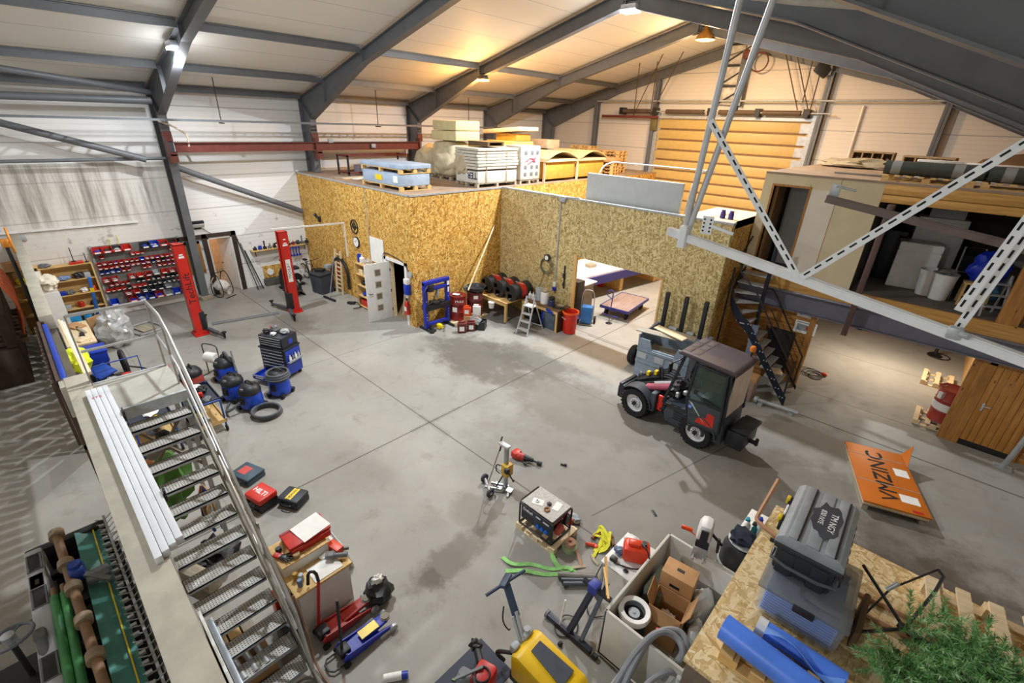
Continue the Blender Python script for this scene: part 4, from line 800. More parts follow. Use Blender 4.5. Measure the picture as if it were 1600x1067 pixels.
# step ladder
L0 = at(834, 522); t = T('step_ladder', 'aluminium step ladder standing open in front of the work table', 'step ladder', (-9.55, 11.0, 0), .1)
for x in (-.21, .21): MB().bar((x*1.05, -.25, 0), (x*.75, .18, 1.25), .03, .06).obj('front_rail', ALU, t); MB().bar((x*1.15, .65, 0), (x*.8, .2, 1.1), .025, .03).obj('rear_rail', ALU, t)
for k in range(4): 
    f = (k+.8)/5; MB().bx(-.2+f*.05, .2-f*.05, -.25+.43*f-.07, -.25+.43*f+.07, 1.25*f-.012, 1.25*f+.012).obj('step', ALU, t)
MB().bx(-.19, .19, .02, .3, .93, .96).obj('platform', WHITE, t); MB().cyl((-.24, .62, .12), (.24, .62, .12), .012).obj('brace', ALU, t)
# things on the board wall
p = aty(857, 402, WY); t = T('wall_light', 'round work lamp with looped cable hung on the board wall', 'lamp', (p.x, WY-.03, p.z)); MB().cyl((0, -.08, 0), (0, 0, 0), .12, n=20).obj('lamp_head', BLACKP, t); MB().cyl((0, -.085, 0), (0, -.08, 0), .08).obj('lens', PAPER, t)
for k in range(4): MB().ring((-.05+.02*k, -.03-.006*k, -.3), .2+.03*k, .009, 'Y', 24, 5).obj('cable_loop', mat('green_cable', '#58604a', .6), t)
MB().tube([(-.1, -.02, -.5), (-.2, -.02, -.9), (-.35, -.02, -1.2)], .009, 5, 1).obj('cable_tail', DARK, t)
p = aty(882, 435, WY); tag(MB().bar((0, -.03, .45), (.02, -.03, -.35), .05, .03).box((0, -.05, .1), (.09, .06, .16), .02).box((.01, -.05, -.2), (.08, .06, .14), .02).obj('hanging_wrench', DARK, None, p), 'long black bar tool hung on the board wall', 'bar tool')
p = aty(868, 446, WY); t = T('wall_socket', 'blue and white power socket on the board wall', 'socket', p); MB().box((0, -.05, .05), (.12, .1, .18), .02).obj('cap', WHITE, t); MB().box((0, -.06, -.1), (.12, .11, .16), .03).obj('plug', BLUE, t)
tag(MB().bx(aty(877, 318, WY).x-.02, aty(877, 318, WY).x+.02, WY-.03, WY-.005, 1.35, ZB).obj('wall_conduit', LIGHTG), 'thin pale conduit running down the board wall to the socket', 'conduit')
p = aty(881, 311, WY); tag(MB().box((0, -.05, 0), (.24, .1, .18), .02).bar((.1, -.03, .06), (.6, .02, .1), .04, .04).obj('junction_box', LIGHTG, None, p), 'pale junction box at the top edge of the board wall', 'junction box')
# red waste bin
p = at(889, 519); t = T('round_bin', 'bright red round bin with orange rim in front of the opening', 'bin', p); MB().lathe([(.2, 0), (.22, .02), (.25, .74), (.26, .75), (.24, .74), (.21, .05), (.002, .04)], 28).obj('body', mat('bin_red', '#c4281a', .4), t); MB().lathe([(.25, .7), (.285, .72), (.285, .78), (.25, .78)], 28, None, False).obj('rim', mat('rim_orange', '#e65a1e', .4), t)
text('BRANN', .07, TEXTW, t, (-.1, -.232, .55), (PI/2, 0, -.4))
# ---------------------------------------------------------------- seen through the opening
q = at(965, 490); t = T('platform_trolley', 'low purple framed platform trolley with wooden deck beyond the opening', 'trolley', (-8.35, 15.3, 0), rad(97))
PU = mat('trolley_blue', '#3b3a86', .5); MB().bx(-.95, .95, -.55, .55, .36, .42, .005).obj('deck', wood('trolley_deck', '#7d6a62', '#9d8b80', 'X'), t)
MB().bx(-.97, .97, -.57, -.54, .33, .43).bx(-.97, .97, .54, .57, .33, .43).bx(-.98, -.95, -.57, .57, .33, .43).bx(.95, .98, -.57, .57, .33, .43).bx(-.9, .9, -.4, -.34, .25, .33).bx(-.9, .9, .34, .4, .25, .33).obj('frame', PU, t)
for x in (-.7, .7):
    for y in (-.4, .4): MB().wheel((x, y, .14), .14, .07).obj('wheel', RUBBER, t)
MB().tube([(-1.0, 0, .3), (-1.25, 0, .45), (-1.2, 0, 1.1)], .02, 8).tube([(-1.2, -.02, 1.1), (-1.2, .05, 1.18), (-1.18, .22, 1.12), (-1.2, .24, .95), (-1.2, .02, .85)], .016, 8, 1).bar((-1.2, -.3, .2), (-1.2, .3, .2), .04, .04).obj('handle', PU, t)
p = at(917, 497); t = T('hand_truck', 'steel hand truck with blue load box just beyond the opening', 'hand truck', (-8.72, 13.35, 0), .5)
for s_ in (-.22, .22): MB().tube([(s_, 0, .12), (s_, -.1, .9), (s_*.8, -.18, 1.25), (0, -.2, 1.3)], .016, 8, 1).obj('side_tube', GALV, t); MB().wheel((s_*1.3, .02, .13), .13, .07, 'X').obj('wheel', RUBBER, t); MB().hub((s_*1.3, .02, .13), .08, .07, 'X').obj('wheel_hub', RED, t)
MB().bx(-.25, .25, -.35, 0, .02, .04).obj('toe_plate', GALV, t); MB().box((0, -.18, .38), (.4, .3, .62), .03).obj('load_box', mat('load_blue', '#2a6fb0', .5), t)
item('box', (-9.25, 13.35, 0), mat('dark_cabinet', '#2a2927', .6), (.35, .4, 1.45), 'tall black panel cabinet inside the opening', 'cabinet'); t = T('counter', 'grey counter with white top behind the hand truck', 'counter', (-9.75, 14.1, 0)); MB().bx(-.4, .4, -.45, .45, 0, 1.1).obj('body', mat('taupe', '#8f8880', .6), t); MB().bx(-.48, .48, -.55, .55, 1.1, 1.14).obj('counter_top', PAPER, t)
item('bag', (-8.95, 12.95, .0), PU, (.3, .3, .4), 'purple and white bundle beside the hand truck', 'bundle')
p = at(938, 447); item('box', p, RED, (.28, .2, .16), 'small red box on the floor behind the counter', 'box', .5)
# long machine table with blue frame in the back
t = T('machine_table', 'long white machine table with dark blue frame deep beyond the opening', 'machine', (-10.9, 17.6, 0), rad(-8)); MB().bx(-.75, 1.2, -2.6, 2.6, .95, 1.05, .01).obj('bed', PAPER, t); MB().bx(1.0, 1.24, -2.62, 2.62, .62, .96).obj('front_beam', PU, t)
for y in (-2.4, 0, 2.4): MB().bx(-.7, 1.1, y-.1, y+.1, 0, .95).obj('leg', PINE, t)
for i in range(2): MB().box((.3, -1.2+i*1.8, 1.12), (.3, .4, .14), .01).obj('clamp', GREYWOOD, t)
item('box', (-10.0, 20.6, 0), LIGHTG, (.4, .5, 1.1), 'grey cabinet beside the long machine table', 'cabinet'); item('box', (-9.5, 20.9, 0), CARD, (.5, .5, .9), 'brown carton at the end of the machine table', 'carton'); item('box', (-8.95, 21.6, 0), PALE, (.35, .6, .8), 'pale crate beyond the opening at back', 'crate'); item('box', (-7.9, 22.3, 0), mat('mid_blue', '#3a5fae', .5), (.9, 1.2, .5), 'blue flat crate far beyond the opening', 'crate')
tag(MB().cyl((0, 0, .0), (0, 0, .012), .12).bar((0, 0, .02), (0, 0, .2), .02, .02).obj('floor_jack_stand', DARK, None, at(951, 505)), 'small stand on the floor before the trolley', 'stand')
# low grey panel and cans beside the opening on the board wall
tag(MB().bx(-5.7, -4.3, WY-.04, WY-.01, 0, 1.0).obj('grey_sheet', mat('grey_sheet', '#8d8c86', .6), None), 'grey sheet along the foot of the board wall by the container', 'sheet')
# ---------------------------------------------------------------- grey container with black posts
c, L, D, an = fit((1005, 578), (1092, 572), (1110, 530))
t = T('tipping_container', 'pale grey steel tipping container with three tall black posts', 'container', (-4.72, 11.62, 0), rad(3))
CG = mat('container_grey', '#8793a0', .5, 0, .1); a, b = .72, .5
MB().prismx([(-b, .12), (b, .12), (b+.1, 1.2), (b-.05, 1.25), (b-.1, .2), (-b+.06, .2), (-b-.02, 1.0), (-b-.08, 1.0)], -a, a, 0).obj('tub', CG, t)
for s_ in (-1, 1): MB().prismx([(-b, .12), (b, .12), (b+.1, 1.35), (-b-.08, 1.35)], s_*a-.02, s_*a+.02).obj('end_wall', CG, t)
m = MB().prismy([(-a, .12), (a, .12), (a, 1.25), (a*.55, 1.25), (a*.4, .95), (-a*.4, .95), (-a*.55, 1.25), (-a, 1.25)], -b-.1, -b-.06); m.bx(-a, a, -b-.13, -b-.09, .1, .2).bx(-a, a, -b-.13, -b-.09, .55, .62).bx(-a, a, -b-.13, -b-.09, 1.0-.1, .97); m.obj('front_wall', CG, t)
for x in (-.55, -.05, .35): MB().bx(x-.13, x+.13, -b-.118, -b-.1, .68, .86).obj('faded_sticker', mat('faded_sticker', '#aab0b0', .7), t)
MB().bx(-a+.05, a-.05, -b+.1, b-.1, .2, .75).obj('scrap_fill', GREYWOOD, t)
for x in (-.6, -.05, .5): MB().box((x, b+.12, 1.45), (.11, .11, 1.7), .015).obj('post', BLACKP, t)
MB().bx(-a, a, b+.02, b+.25, 1.0, 1.2, .02).bx(-a-.1, -a, b-.1, b+.3, .3, 1.3).bx(a, a+.1, b-.1, b+.3, .3, 1.3).obj('rear_beam', CG, t)
for k, (x, z, r) in enumerate(((-.6, 1.38, .25), (-.1, 1.42, -.2), (.3, 1.36, .1))): tag(MB().box((0, 0, 0), (1.1-.15*k, .22, .03), .004, (.15, .03, r)).obj('scrap_board', (GREYWOOD, PALE, GREYWOOD)[k], None, t.location+Vector((x*.6, -.3+.18*k, z+.02*k))), ('grey weathered board lying across the container front', 'pale board lying across the container', 'short grey board lying across the container rear')[k], 'board')
for i, (x, lb) in enumerate(((-5.1, 'pale roll fitting on the board wall above the container, left'), (-4.6, 'pale roll fitting on the board wall above the container, right'))): tag(MB().cyl((-.12, 0, 0), (.12, 0, 0), .07).cyl((0, 0, 0), (0, .1, 0), .03).obj('wall_roll', LIGHTG, None, (x, WY-.1, 1.2)), lb, 'roll')
tag(MB().wheel((0, 0, .3), .3, .18, 'X').hub((0, 0, .3), .18, .16, 'X').obj('spare_tyre', RUBBER, None, (-5.85, 11.75, 0)), 'black tyre leaning by the left end of the grey container', 'tyre')
# ---------------------------------------------------------------- goods on the storeroom deck
ZD = ZB+.041
def pallet(t, w, d, z=0., m=None, h=.14):
    m = m or PINEX; a, b = w/2, d/2
    mb = MB()
    for y in (-b+.05, 0, b-.05): mb.bx(-a, a, y-.05, y+.05, z, z+.022)
    for x in (-a+.07, 0, a-.07):
        for y in (-b+.05, 0, b-.05): mb.bx(x-.07, x+.07, y-.05, y+.05, z+.022, z+h-.022)
    n = max(3, int(w/.2))
    for k in range(n): mb.bx(-a+(w-.1)*k/(n-1), -a+(w-.1)*k/(n-1)+.1, -b, b, z+h-.022, z+h)
    return mb.obj('pallet', m, t)
# blue grey board stack at the front edge
c, L, D, an = fit((566, 297), (635, 304), (678, 297), ZD)
t = T('board_stack', 'blue grey stack of panel packs on pallets at the deck edge', 'board stack', (-13.75, 9.55, ZD), 0)
LB = mat('pale_blue_pack', '#9fb0c4', .5, 0, .12, 3); pallet(t, 1.2, 2.3); MB().box((0, 0, .33), (1.16, 2.26, .38), .03).obj('wrapped_pack', LB, t)
pallet(t, 1.2, 2.3, .52); MB().box((0, 0, .73), (1.22, 2.34, .14), .02).obj('wrapped_pack', LB, t)
t.rotation_euler = (0, 0, PI/2); t.location = (-14.3, 9.35, ZD)
MB().bx(.585, .592, .75, 1.0, .25, .45).obj('label', PAPER, t); MB().bx(.585, .592, -.3, .1, .25, .42).obj('label', YELLOW, t)
for o in t.children:
    if o.name.startswith('label'): o.rotation_euler = (0, 0, PI)
# wrapped board stack with twine and lettering
def deckxy(px, py, z=ZD): return at(px, py, z)
b0 = deckxy(747, 292); b1 = deckxy(806, 288)
t = T('insulation_stack', 'tall stack of white insulation boards tied with twine on the deck', 'insulation stack', (-13.1, 12.45, ZD), 0)
pallet(t, 1.15, 2.0, 0, GREYWOOD)
for k in range(7): MB().box((rnd.uniform(-.03, .03), rnd.uniform(-.03, .03), .14+.5+k*.1), (1.2, 2.0+rnd.uniform(-.05, .05), .085), .02).obj('board', mat('insulation_white', '#c4bfb0', .8, 0, .06), t)
MB().box((0, 0, .34), (1.18, 1.96, .4), .04).obj('lower_pack', mat('pack_white', '#c9c5bb', .6), t); text('TER', .3, mat('navy_lettering', '#26324f', .6), t, (.3, -.99, .4), (PI/2, PI, 0), bold=.006)
MB().blob((-.3, -.95, .72), (.32, .12, .42), .3, 4).obj('wrap_tail', mat('dusty_wrap', '#b3a588', .6), t)
for y in (-.6, .4): MB().tube([(.62, y, .15), (.62, y, 1.24), (-.62, y, 1.24), (-.62, y, .15)], .014, 6).obj('twine', mat('twine', '#a58d63', .9), t)
tag(MB().bx(-.5, .5, -.4, .4, 0, .03).bx(-.5, .5, -.4, -.3, .03, .12).bx(-.5, .5, .3, .4, .03, .12).bx(-.5, .5, -.4, .4, .12, .15).obj('dark_pallet', wood('dark_pallet', '#4c3a24', '#6a5535', 'X'), None, (-13.1, 12.4, ZD+1.33)), 'dark wooden pallet lying on the white insulation stack', 'pallet')
t = T('block_stack', 'white wrapped stack of hollow blocks with pink scribble on the deck', 'block stack', (-12.9, 14.15, ZD)); pallet(t, .8, 1.1, 0, GREYWOOD); MB().box((0, 0, .75), (.85, 1.1, 1.2), .05).obj('wrapped_blocks', mat('wrap_white', '#c6c0b8', .45, 0, .1, 4), t)
for z in (.35, .6, 1.1): 
    for y in (-.3, .05, .35): MB().box((.425, y, z), (.012, .16, .14), .004).obj('core_hole', GREYP, t)
MB().tube([(.44, -.3, .8), (.44, .0, .95), (.44, .3, .75), (.44, .0, .85), (.44, .35, .95), (.44, -.2, .7)], .018, 5, 1).obj('scribble', mat('pink_paint', '#d2506a', .7), t)
t = T('insulation_bale', 'big pale wrapped insulation bale behind the blue stack', 'bale', (-15.3, 12.6, ZD)); MB().blob((0, 0, .72), (.8, .68, .7), .07, 3, 4, 3, -.58).box((0, 0, .75), (1.2, 1.0, 1.25), .2, seg=4).obj('wrapped_pack', mat('bale_wrap', '#cabf9f', .5, 0, .14, 3), t); pallet(t, 1.3, 1.1, 0, GREYWOOD)
t = T('insulation_bale', 'wrapped bale slumped at the left behind the blue stack', 'bale', (-16.7, 12.6, ZD)); MB().blob((0, 0, .6), (.6, .55, .62), .15, 6, 3, 2, -.58).obj('wrapped_pack', mat('bale_wrap', '#cabf9f', .5, 0, .14, 3), t)
t = T('foam_pack', 'cream foam board pack lying on top of the pale bale', 'foam pack', (-15.2, 12.75, ZD+1.36)); 
for k in range(2): MB().box((.05*k, 0, .22+k*.36), (1.5-.1*k, 1.2, .34), .05).obj('foam_bundle', mat('cream_foam', '#e2d6a4', .8, 0, .06), t)
tag(MB().box((0, 0, 0), (.9, .06, .9), .02, (-.5, 0, .6)).obj('torn_panel', PALE, None, (-17.9, 13.6, ZD+.46)), 'torn beige panel leaning at the left of the bales', 'panel')
tag(MB().lathe([(.5, 0), (.5, .4), (.45, .42), (.002, .42)], 24).obj('blue_coil', mat('steel_blue', '#5b6d86', .5), None, (-17.3, 10.75, ZD)), 'blue grey coil on the deck left of the bales', 'coil')
t = T('insulation_stack', 'yellow topped insulation stack behind the white one', 'insulation stack', (-14.6, 14.2, ZD)); MB().box((0, 0, .62), (1.7, 1.3, 1.14), .06).obj('pack', mat('straw_foam', '#d9c27e', .8), t); MB().box((.2, 0, 1.24), (1.9, 1.5, .09), .03, (0, -.03, 0)).obj('loose_sheet', mat('cream_foam', '#e2d6a4', .8), t)
t = T('timber_stack', 'yellow timber pack with a pink white slab balanced on top', 'timber stack', (-15.3, 15.9, ZD)); MB().box((0, 0, .75), (1.6, 1.3, 1.3), .03).obj('lower_pack', mat('straw_foam', '#d9c27e', .8), t); MB().box((.2, 0, 1.54), (1.2, .9, .28), .02).obj('timber_pack', mat('yellow_timber', '#c9a044', .7), t); MB().box((.0, 0, 1.8), (2.2, 1.2, .16), .02, (0, -.08, .0)).obj('slab', mat('slab_white', '#e6d9c4', .7), t)
t = T('block_stack', 'stack of grey hollow blocks near the column on the deck', 'block stack', (-15.0, 18.3, ZD))
for i in range(3):
    for j in range(2): MB().box((-.6+i*.55, 0, .5+j*.42), (.5, .9, .36), .02).obj('block', mat('beige_block', '#c9b79a', .8), t)
MB().box((-.3, 0, 1.2), (1.0, .9, .5), .02).box((0, 0, .15), (1.7, 1, .3), .01).obj('block', mat('beige_block', '#c9b79a', .8), t)
# crates with curved lids
for i, (x, y, lb) in enumerate(((-13.25, 16.0, 'yellow timber crate with curved lid at the front of the deck'), (-13.2, 18.1, 'yellow timber crate with curved lid, second from the front'))):
    t = T('timber_crate', lb, 'crate', (x, y, ZD)); YT = mat('yellow_crate', '#c9993f', .7, 0, .12)
    MB().bx(-.95, .75, -.95, .95, .1, .75, .01).obj('crate_body', YT, t)
    for xx in (-.9, -.1, .72): MB().bx(xx-.05, xx+.05, -.99, -.95, 0, .8).obj('batten', PALE, t)
    MB().bx(-1.0, .85, -1.0, 1.0, .75, .85).obj('rim', PALE, t)
    MB().sheet(lambda u, v: Vector((-1+1.9*u, -1+2*v, .86+.28*math.sin(PI*v))), 4, 14, .03).obj('curved_lid', mat('lid_tan', '#c8ad7c', .7), t)
def palletstack(loc, n, label, w=1.2, d=.8, rz=0., grp=None):
    for k in range(n):
        t = T('pallet', '%s, %s from the bottom' % (label, ORD[k]), 'pallet', (loc[0]+rnd.uniform(-.04, .04), loc[1]+rnd.uniform(-.04, .04), loc[2]+k*.145), rz, grp or 'pallets stacked at the back of the deck')
        pallet(t, w, d)
palletstack((-15.3, 21.4, ZD), 8, 'pallet in the left stack by the gable wall', rz=.1); palletstack((-13.9, 21.6, ZD), 7, 'pallet in the middle stack by the gable wall', 1.6, .9, .05); palletstack((-13.1, 20.1, ZD), 4, 'pallet in the low right stack on the deck', rz=.2)
item('box', (-14.4, 20.6, ZD+.58), PAPER, (.5, .4, .35), 'white carton in front of the pallet stacks', 'carton')
tag(MB().box((0, 0, .09), (1.3, .8, .18), .01).obj('flat_pack', CARD, None, (-13.1, 20.1, ZD+.6)), 'brown flat pack on the low right pallet stack', 'flat pack')
# steel rack frame and boards at the left back of the deck
t = T('rack_cage', 'rusty steel rack frame lying at the back left of the deck', 'frame', (-18.3, 11.0, ZD)); 
for y in (-1.4, 1.4): 
    for x in (-.4, .4): MB().bx(x-.03, x+.03, y-.03, y+.03, 0, .75).obj('upright', DARK, t)
for z in (.1, .72): MB().bx(-.43, .43, -1.43, -1.37, z-.03, z+.03).bx(-.43, .43, 1.37, 1.43, z-.03, z+.03).bx(-.43, -.37, -1.4, 1.4, z-.03, z+.03).bx(.37, .43, -1.4, 1.4, z-.03, z+.03).obj('rail', REDOX, t)
for k in range(4): tag(MB().box((0, 0, .02), (.2, 2.6-.2*k, .04), .004).obj('loose_plank', (GREYWOOD, PALEY, PAPER, GREYWOOD)[k], None, (-17.4+.16*k, 10.0+.1*k, ZD+.0), (0, 0, .15*k)), 'loose %s plank on the deck left of the blue stack, %s from the wall' % (('grey', 'pale', 'white', 'grey')[k], ORD[k]), 'plank')
item('box', (-18.3, 11.0, ZD+.0), mat('lilac_grey', '#8e8a94', .6), (.6, 1.6, .35), 'grey crate inside the rusty rack frame', 'crate')
# panel and rail behind the board wall
p0, p1 = aty(921, 300, WY+.5), aty(1066, 325, WY+.5)
tag(MB().bx(p0.x, p1.x, WY+.3, WY+.42, 4.2, aty(921, 270, WY+.35).z, .01).obj('sandwich_panel', mat('pale_grey_panel', '#b9bdbd', .5, 0, .04), None), 'pale grey sandwich panel standing behind the board wall top edge', 'panel')
tag(MB().bx(p0.x, p1.x, WY+.25, WY+.45, 4.0, 4.2).obj('panel_support', PINEX), 'timber support under the pale grey sandwich panel', 'support')
t = T('hoop_rail', 'galvanised hoop rail behind the pale grey sandwich panel', 'rail', (0, WY+1.4, 0))
for x in (p0.x+.1, p1.x+.05): MB().tube([(x, -.8, 4.3), (x, -.6, 5.3), (x, .2, 5.45), (x, .8, 5.35)], .025, 8, 2).obj('hoop', GALV, t)
MB().cyl((p0.x, .3, 5.42), (p1.x, .3, 5.42), .02).obj('rail_tube', GALV, t)
for i, x in enumerate((-4.72, -4.6)): tag(MB().lathe([(.07, 0), (.07, .12), (.05, .2), (.06, .22)], 12).obj('purple_can', mat('purple_can', '#3d2f7c', .5), None, (x+.1*i, 13.3, ZB)), 'small purple can on the stair deck, %s of two' % ('left', 'right')[i], 'can')
# ---------------------------------------------------------------- gable fittings
t = T('door_shaft', 'long torsion shaft with springs above the roller door', 'door shaft', (0, YG-.35, 7.22)); MB().cyl((GX0-1.2, 0, 0), (GX1+.7, 0, 0), .03).obj('shaft', GALV, t)
for x0, x1 in ((-14.6, -13.1), (-12.2, -10.3), (-9.6, -8.0), (-7.7, -6.2)): MB().cyl((x0, 0, 0), (x1, 0, 0), .1).obj('spring', mat('brown_spring', '#5b4a3a', .6), t)
for x in (-14.7, -12.8, -10, -7.9, -6.0): MB().bx(x-.1, x+.1, -.12, .3, -.16, .16).obj('bearing_plate', DARK, t)
tag(MB().bx(-15.9, GX0, YG-.4, YG-.25, 6.9, 7.02).obj('shaft_beam', REDOX), 'dark red beam under the torsion shaft at the left of the roller door', 'beam')
t = T('gable_rail', 'thin horizontal pipe rail across the gable wall above the roller door', 'rail', (0, YG-.32, 7.68)); MB().cyl((-16.3, 0, 0), (-1.6, 0, 0), .04).obj('pipe', GALV, t)
pass
p = aty(1145, 122, YG-.3); t = T('window_sash', 'old black framed reflector panels hung high on the gable', 'panel', (p.x, YG-.2, p.z))
for k in range(3): 
    z = .9-.8*k; MB().box((0, 0, z), (1.1, .06, .72), .01, (.1, rad(4), 0)).obj('reflector', mat('silver_foil', '#c4c2bd', .35, .2, .35, 3), t); MB().bar((-.6, -.06, z-.38), (.6, -.06, z+.34), .07, .05).bx(-.6, .6, -.08, -.02, z+.34, z+.42).bx(-.62, -.54, -.08, -.02, z-.4, z+.4).bx(.54, .62, -.08, -.02, z-.4, z+.4).obj('frame', DARK, t)
p = aty(1288, 100, YG-.4)-Vector((0,0,.1)); t = T('gable_floodlight', 'black flood light tilted under the roof right of the roller door', 'flood light', p); MB().box((0, 0, -.1), (.55, .3, .4), .05, (0, .6, .3)).obj('housing', BLACKP, t); MB().bx(.25, .33, -.05, .3, -.3, .1).obj('bracket', STEEL, t)
p = aty(1170, 85, YG-.5); tag(MB().box((0, 0, 0), (.4, .3, .35), .08).ring((.5, 0, -.3), .35, .03, 'Y').obj('door_winch', mat('rust_red', '#6a3a30', .6), None, p), 'rusty chain winch under the ridge at the gable', 'winch')
# hanging rods and chains for the door gear
t = T('hanger_rig', 'steel hanger rods with two rails hung from the roof left of the roller door', 'hanger', (0, 0, 0))
A1, A2, B1, B2 = aty(1001, 88, 21.5), aty(1043, 70, 21.5), aty(1028, 94, 22.5), aty(1070, 77, 22.5)
for a, b in ((A1, A2), (B1, B2)): MB().bar(a, b, .06, .06).obj('slotted_rail', STEEL, t)
lo1, lo2 = aty(990, 180, YG-.35), aty(1016, 180, YG-.35)
for a, b in ((A1, lo1), (A2, lo1), (B1, lo2), (B2, lo2)): MB().cyl(a, b, .02).obj('rod', mat('brown_rod', '#5a4330', .6), t)
for k, (px, py, qx, qy, lb) in enumerate(((1226, 75, 1246, 172, 'first'), (1244, 78, 1264, 180, 'second'), (1272, 85, 1254, 160, 'third'), (1284, 105, 1264, 178, 'fourth'))):
    tag(MB().cyl(aty(px, py, YG-.5), aty(qx, qy, YG-.45), .022).obj('hanger_rod', mat('brown_rod', '#5a4330', .6)), '%s thin hanger rod from the left above the right end of the roller door' % lb, 'rod')
p0, p1 = aty(1350, 165, YG-.1), aty(1325, 245, YG-.1); tag(MB().cyl(p0, p1, .04).obj('drain_pipe', WHITE), 'thin white drop pipe on the gable wall right of the door', 'pipe')
q = aty(1022, 195, YG-.2); tag(MB().box((0, 0, 0), (.35, .25, .55), .03).obj('door_motor', mat('olive_box', '#6c6238', .6), None, q), 'olive door control box beside the roller door', 'control box')
# ================================================================== compact loader
TY = mat('loader_anthracite', '#23262b', .45, .1, .12); TYG = mat('loader_grey', '#3b4148', .5, 0, .12); ROOF = mat('loader_roof', '#4a3f42', .55, 0, .1)
t = T('compact_loader', 'dark articulated compact loader with cab and silver rims in the middle of the hall', 'loader', (-3.57, 9.72, 0), rad(177))
RW = .38
for x, lbl in ((.79, 'front'), (-.79, 'rear')):
    for y in (.42, -.42):
        w_ = MB().wheel((x, y, RW), RW, .3); 
        for k in range(26):
            a = 2*PI*k/26; w_.box((x+RW*math.cos(a), y, RW+RW*math.sin(a)), (.03, .26, .03), .004, (0, -a, 0))
        w_ = w_.obj('wheel', RUBBER, t)
        MB().hub((x, y, RW), .4, .31).obj('rim', mat('rim_silver', '#d9dadb', .4, .1, .05), w_)
        s_ = 1 if y > 0 else -1
        m = MB()
        for k in range(8): m.cyl((x+.08*math.cos(k*PI/4), y+s_*.1, RW+.08*math.sin(k*PI/4)), (x+.08*math.cos(k*PI/4), y+s_*.125, RW+.08*math.sin(k*PI/4)), .012, n=6)
        m.cyl((x, y+s_*.08, RW), (x, y+s_*.15, RW), .05).obj('wheel_nuts', DARK, w_)
# front frame, fenders, boom
MB().prismy([(.2, .3), (1.1, .3), (1.15, .5), (.95, .72), (.45, .85), (.25, .8)], -.24, .24, .02).obj('front_frame', TY, t)
def fender(x, y, nm):
    MB().sheet(lambda u, v: Vector((x+.46*math.cos(.25*PI+u*PI*.72), y-.17+.34*v, .38+.46*math.sin(.25*PI+u*PI*.72))), 10, 2, .02).obj(nm, TYG, t)
for y in (.42, -.42): fender(.79, y, 'front_fender'); fender(-.79, y, 'rear_fender')
MB().bx(.28, .42, .26, .52, .35, .85, .03).bx(.28, .42, -.52, -.26, .35, .85, .03).obj('side_panel', TYG, t)
for y in (-.14, .14): MB().prismy([(-.12, 1.1), (-.02, 1.22), (.25, 1.12), (1.15, .62), (1.3, .38), (1.2, .34), (.95, .55), (.2, .95)], y-.03, y+.03, .008).obj('boom_arm', TY, t)
MB().cyl((-.02, -.16, 1.14), (-.02, .16, 1.14), .06).cyl((1.2, -.2, .42), (1.2, .2, .42), .04).obj('boom_pivot', TYG, t)
PK = mat('faded_pink', '#b4566a', .5, 0, .15, 5); MB().cyl((.08, .24, 1.05), (.62, .24, .8), .085).cyl((.62, .24, .8), (.66, .24, .78), .09).obj('boom_cover', PK, t); MB().bar((.1, .24, 1.14), (.5, .25, .95), .02, .09).obj('boom_stripe', TEXTW, t); MB().cyl((.665, .24, .778), (.67, .24, .775), .06).obj('round_decal', mat('pale_pink', '#d79aa8', .5), t)
MB().cyl((.35, 0, .85), (1.0, 0, .62), .05).cyl((.9, 0, .65), (1.15, 0, .5), .03).obj('lift_cylinder', GALV, t)
for k in range(5): MB().tube([(.05, -.25+.06*k, 1.0), (.3, -.3+.06*k, 1.25-.04*k), (.7, -.28+.05*k, 1.05-.03*k), (1.1, -.2+.05*k, .7)], .022, 6, 2).obj('hose', BLACKP, t)
MB().tube([(.55, -.05, .95), (.6, -.05, 1.28), (.48, .02, 1.3), (.42, .05, .95)], .028, 8, 2).obj('hose_loop', BLACKP, t)
MB().bx(.65, .72, -.16, -.05, 1.0, 1.1).bx(.85, .92, -.16, -.05, .9, 1.0).obj('yellow_tag', YELLOW, t)
MB().bx(1.24, 1.34, -.34, .34, .22, .58, .02).bx(1.3, 1.44, -.3, -.2, .18, .5, .02).bx(1.3, 1.44, .2, .3, .18, .5, .02).bx(1.3, 1.4, -.34, .34, .5, .62, .02).obj('tool_carrier', TY, t)
MB().cyl((1.1, -.28, .72), (1.2, -.28, .72), .09).bx(1.05, 1.12, -.33, -.2, .55, .82).obj('headlamp', TYG, t)
MB().bx(.12, .26, .36, .44, .42, .82, .02).obj('fire_extinguisher_case', mat('bright_red', '#d0281c', .4), t)
MB().blob((.08, .2, .55), (.2, .22, .2), .35, 2).blob((.05, -.1, .6), (.25, .25, .25), .3, 5).obj('joint_block', DARK, t)
# rear body and cab
MB().prismy([(-1.35, .32), (-.02, .28), (.05, .5), (-.05, .78), (-.4, .72), (-.62, .86), (-1.3, .95)], -.5, .5, .025).obj('rear_body', TYG, t)
for k in range(4): MB().bx(-.62, -.2, .5, .512, .44+k*.06, .465+k*.06).obj('grille_slot', DARK, t)
CB = [(-1.22, 2.02), (-.18, 2.08), (.05, .78), (-1.3, .85)]
for y in (-.53, .53):
    s_ = 1 if y > 0 else -1; ti = y*.93
    MB().bar((.08, y, .75), (-.2, ti, 2.06), .05, .06, 0, .008).obj('front_pillar', TY, t); MB().bar((-1.3, y, .85), (-1.22, ti, 2.02), .06, .06, 0, .008).obj('rear_pillar', TY, t)
    MB().bar((-1.3, y, .85), (.08, y, .74), .05, .06).obj('sill', TY, t)
MB().bar((-.2, -.49, 2.06), (-.2, .49, 2.06), .05, .05).bar((-1.22, -.49, 2.02), (-1.22, .49, 2.02), .05, .05).obj('cross_bar', TY, t)
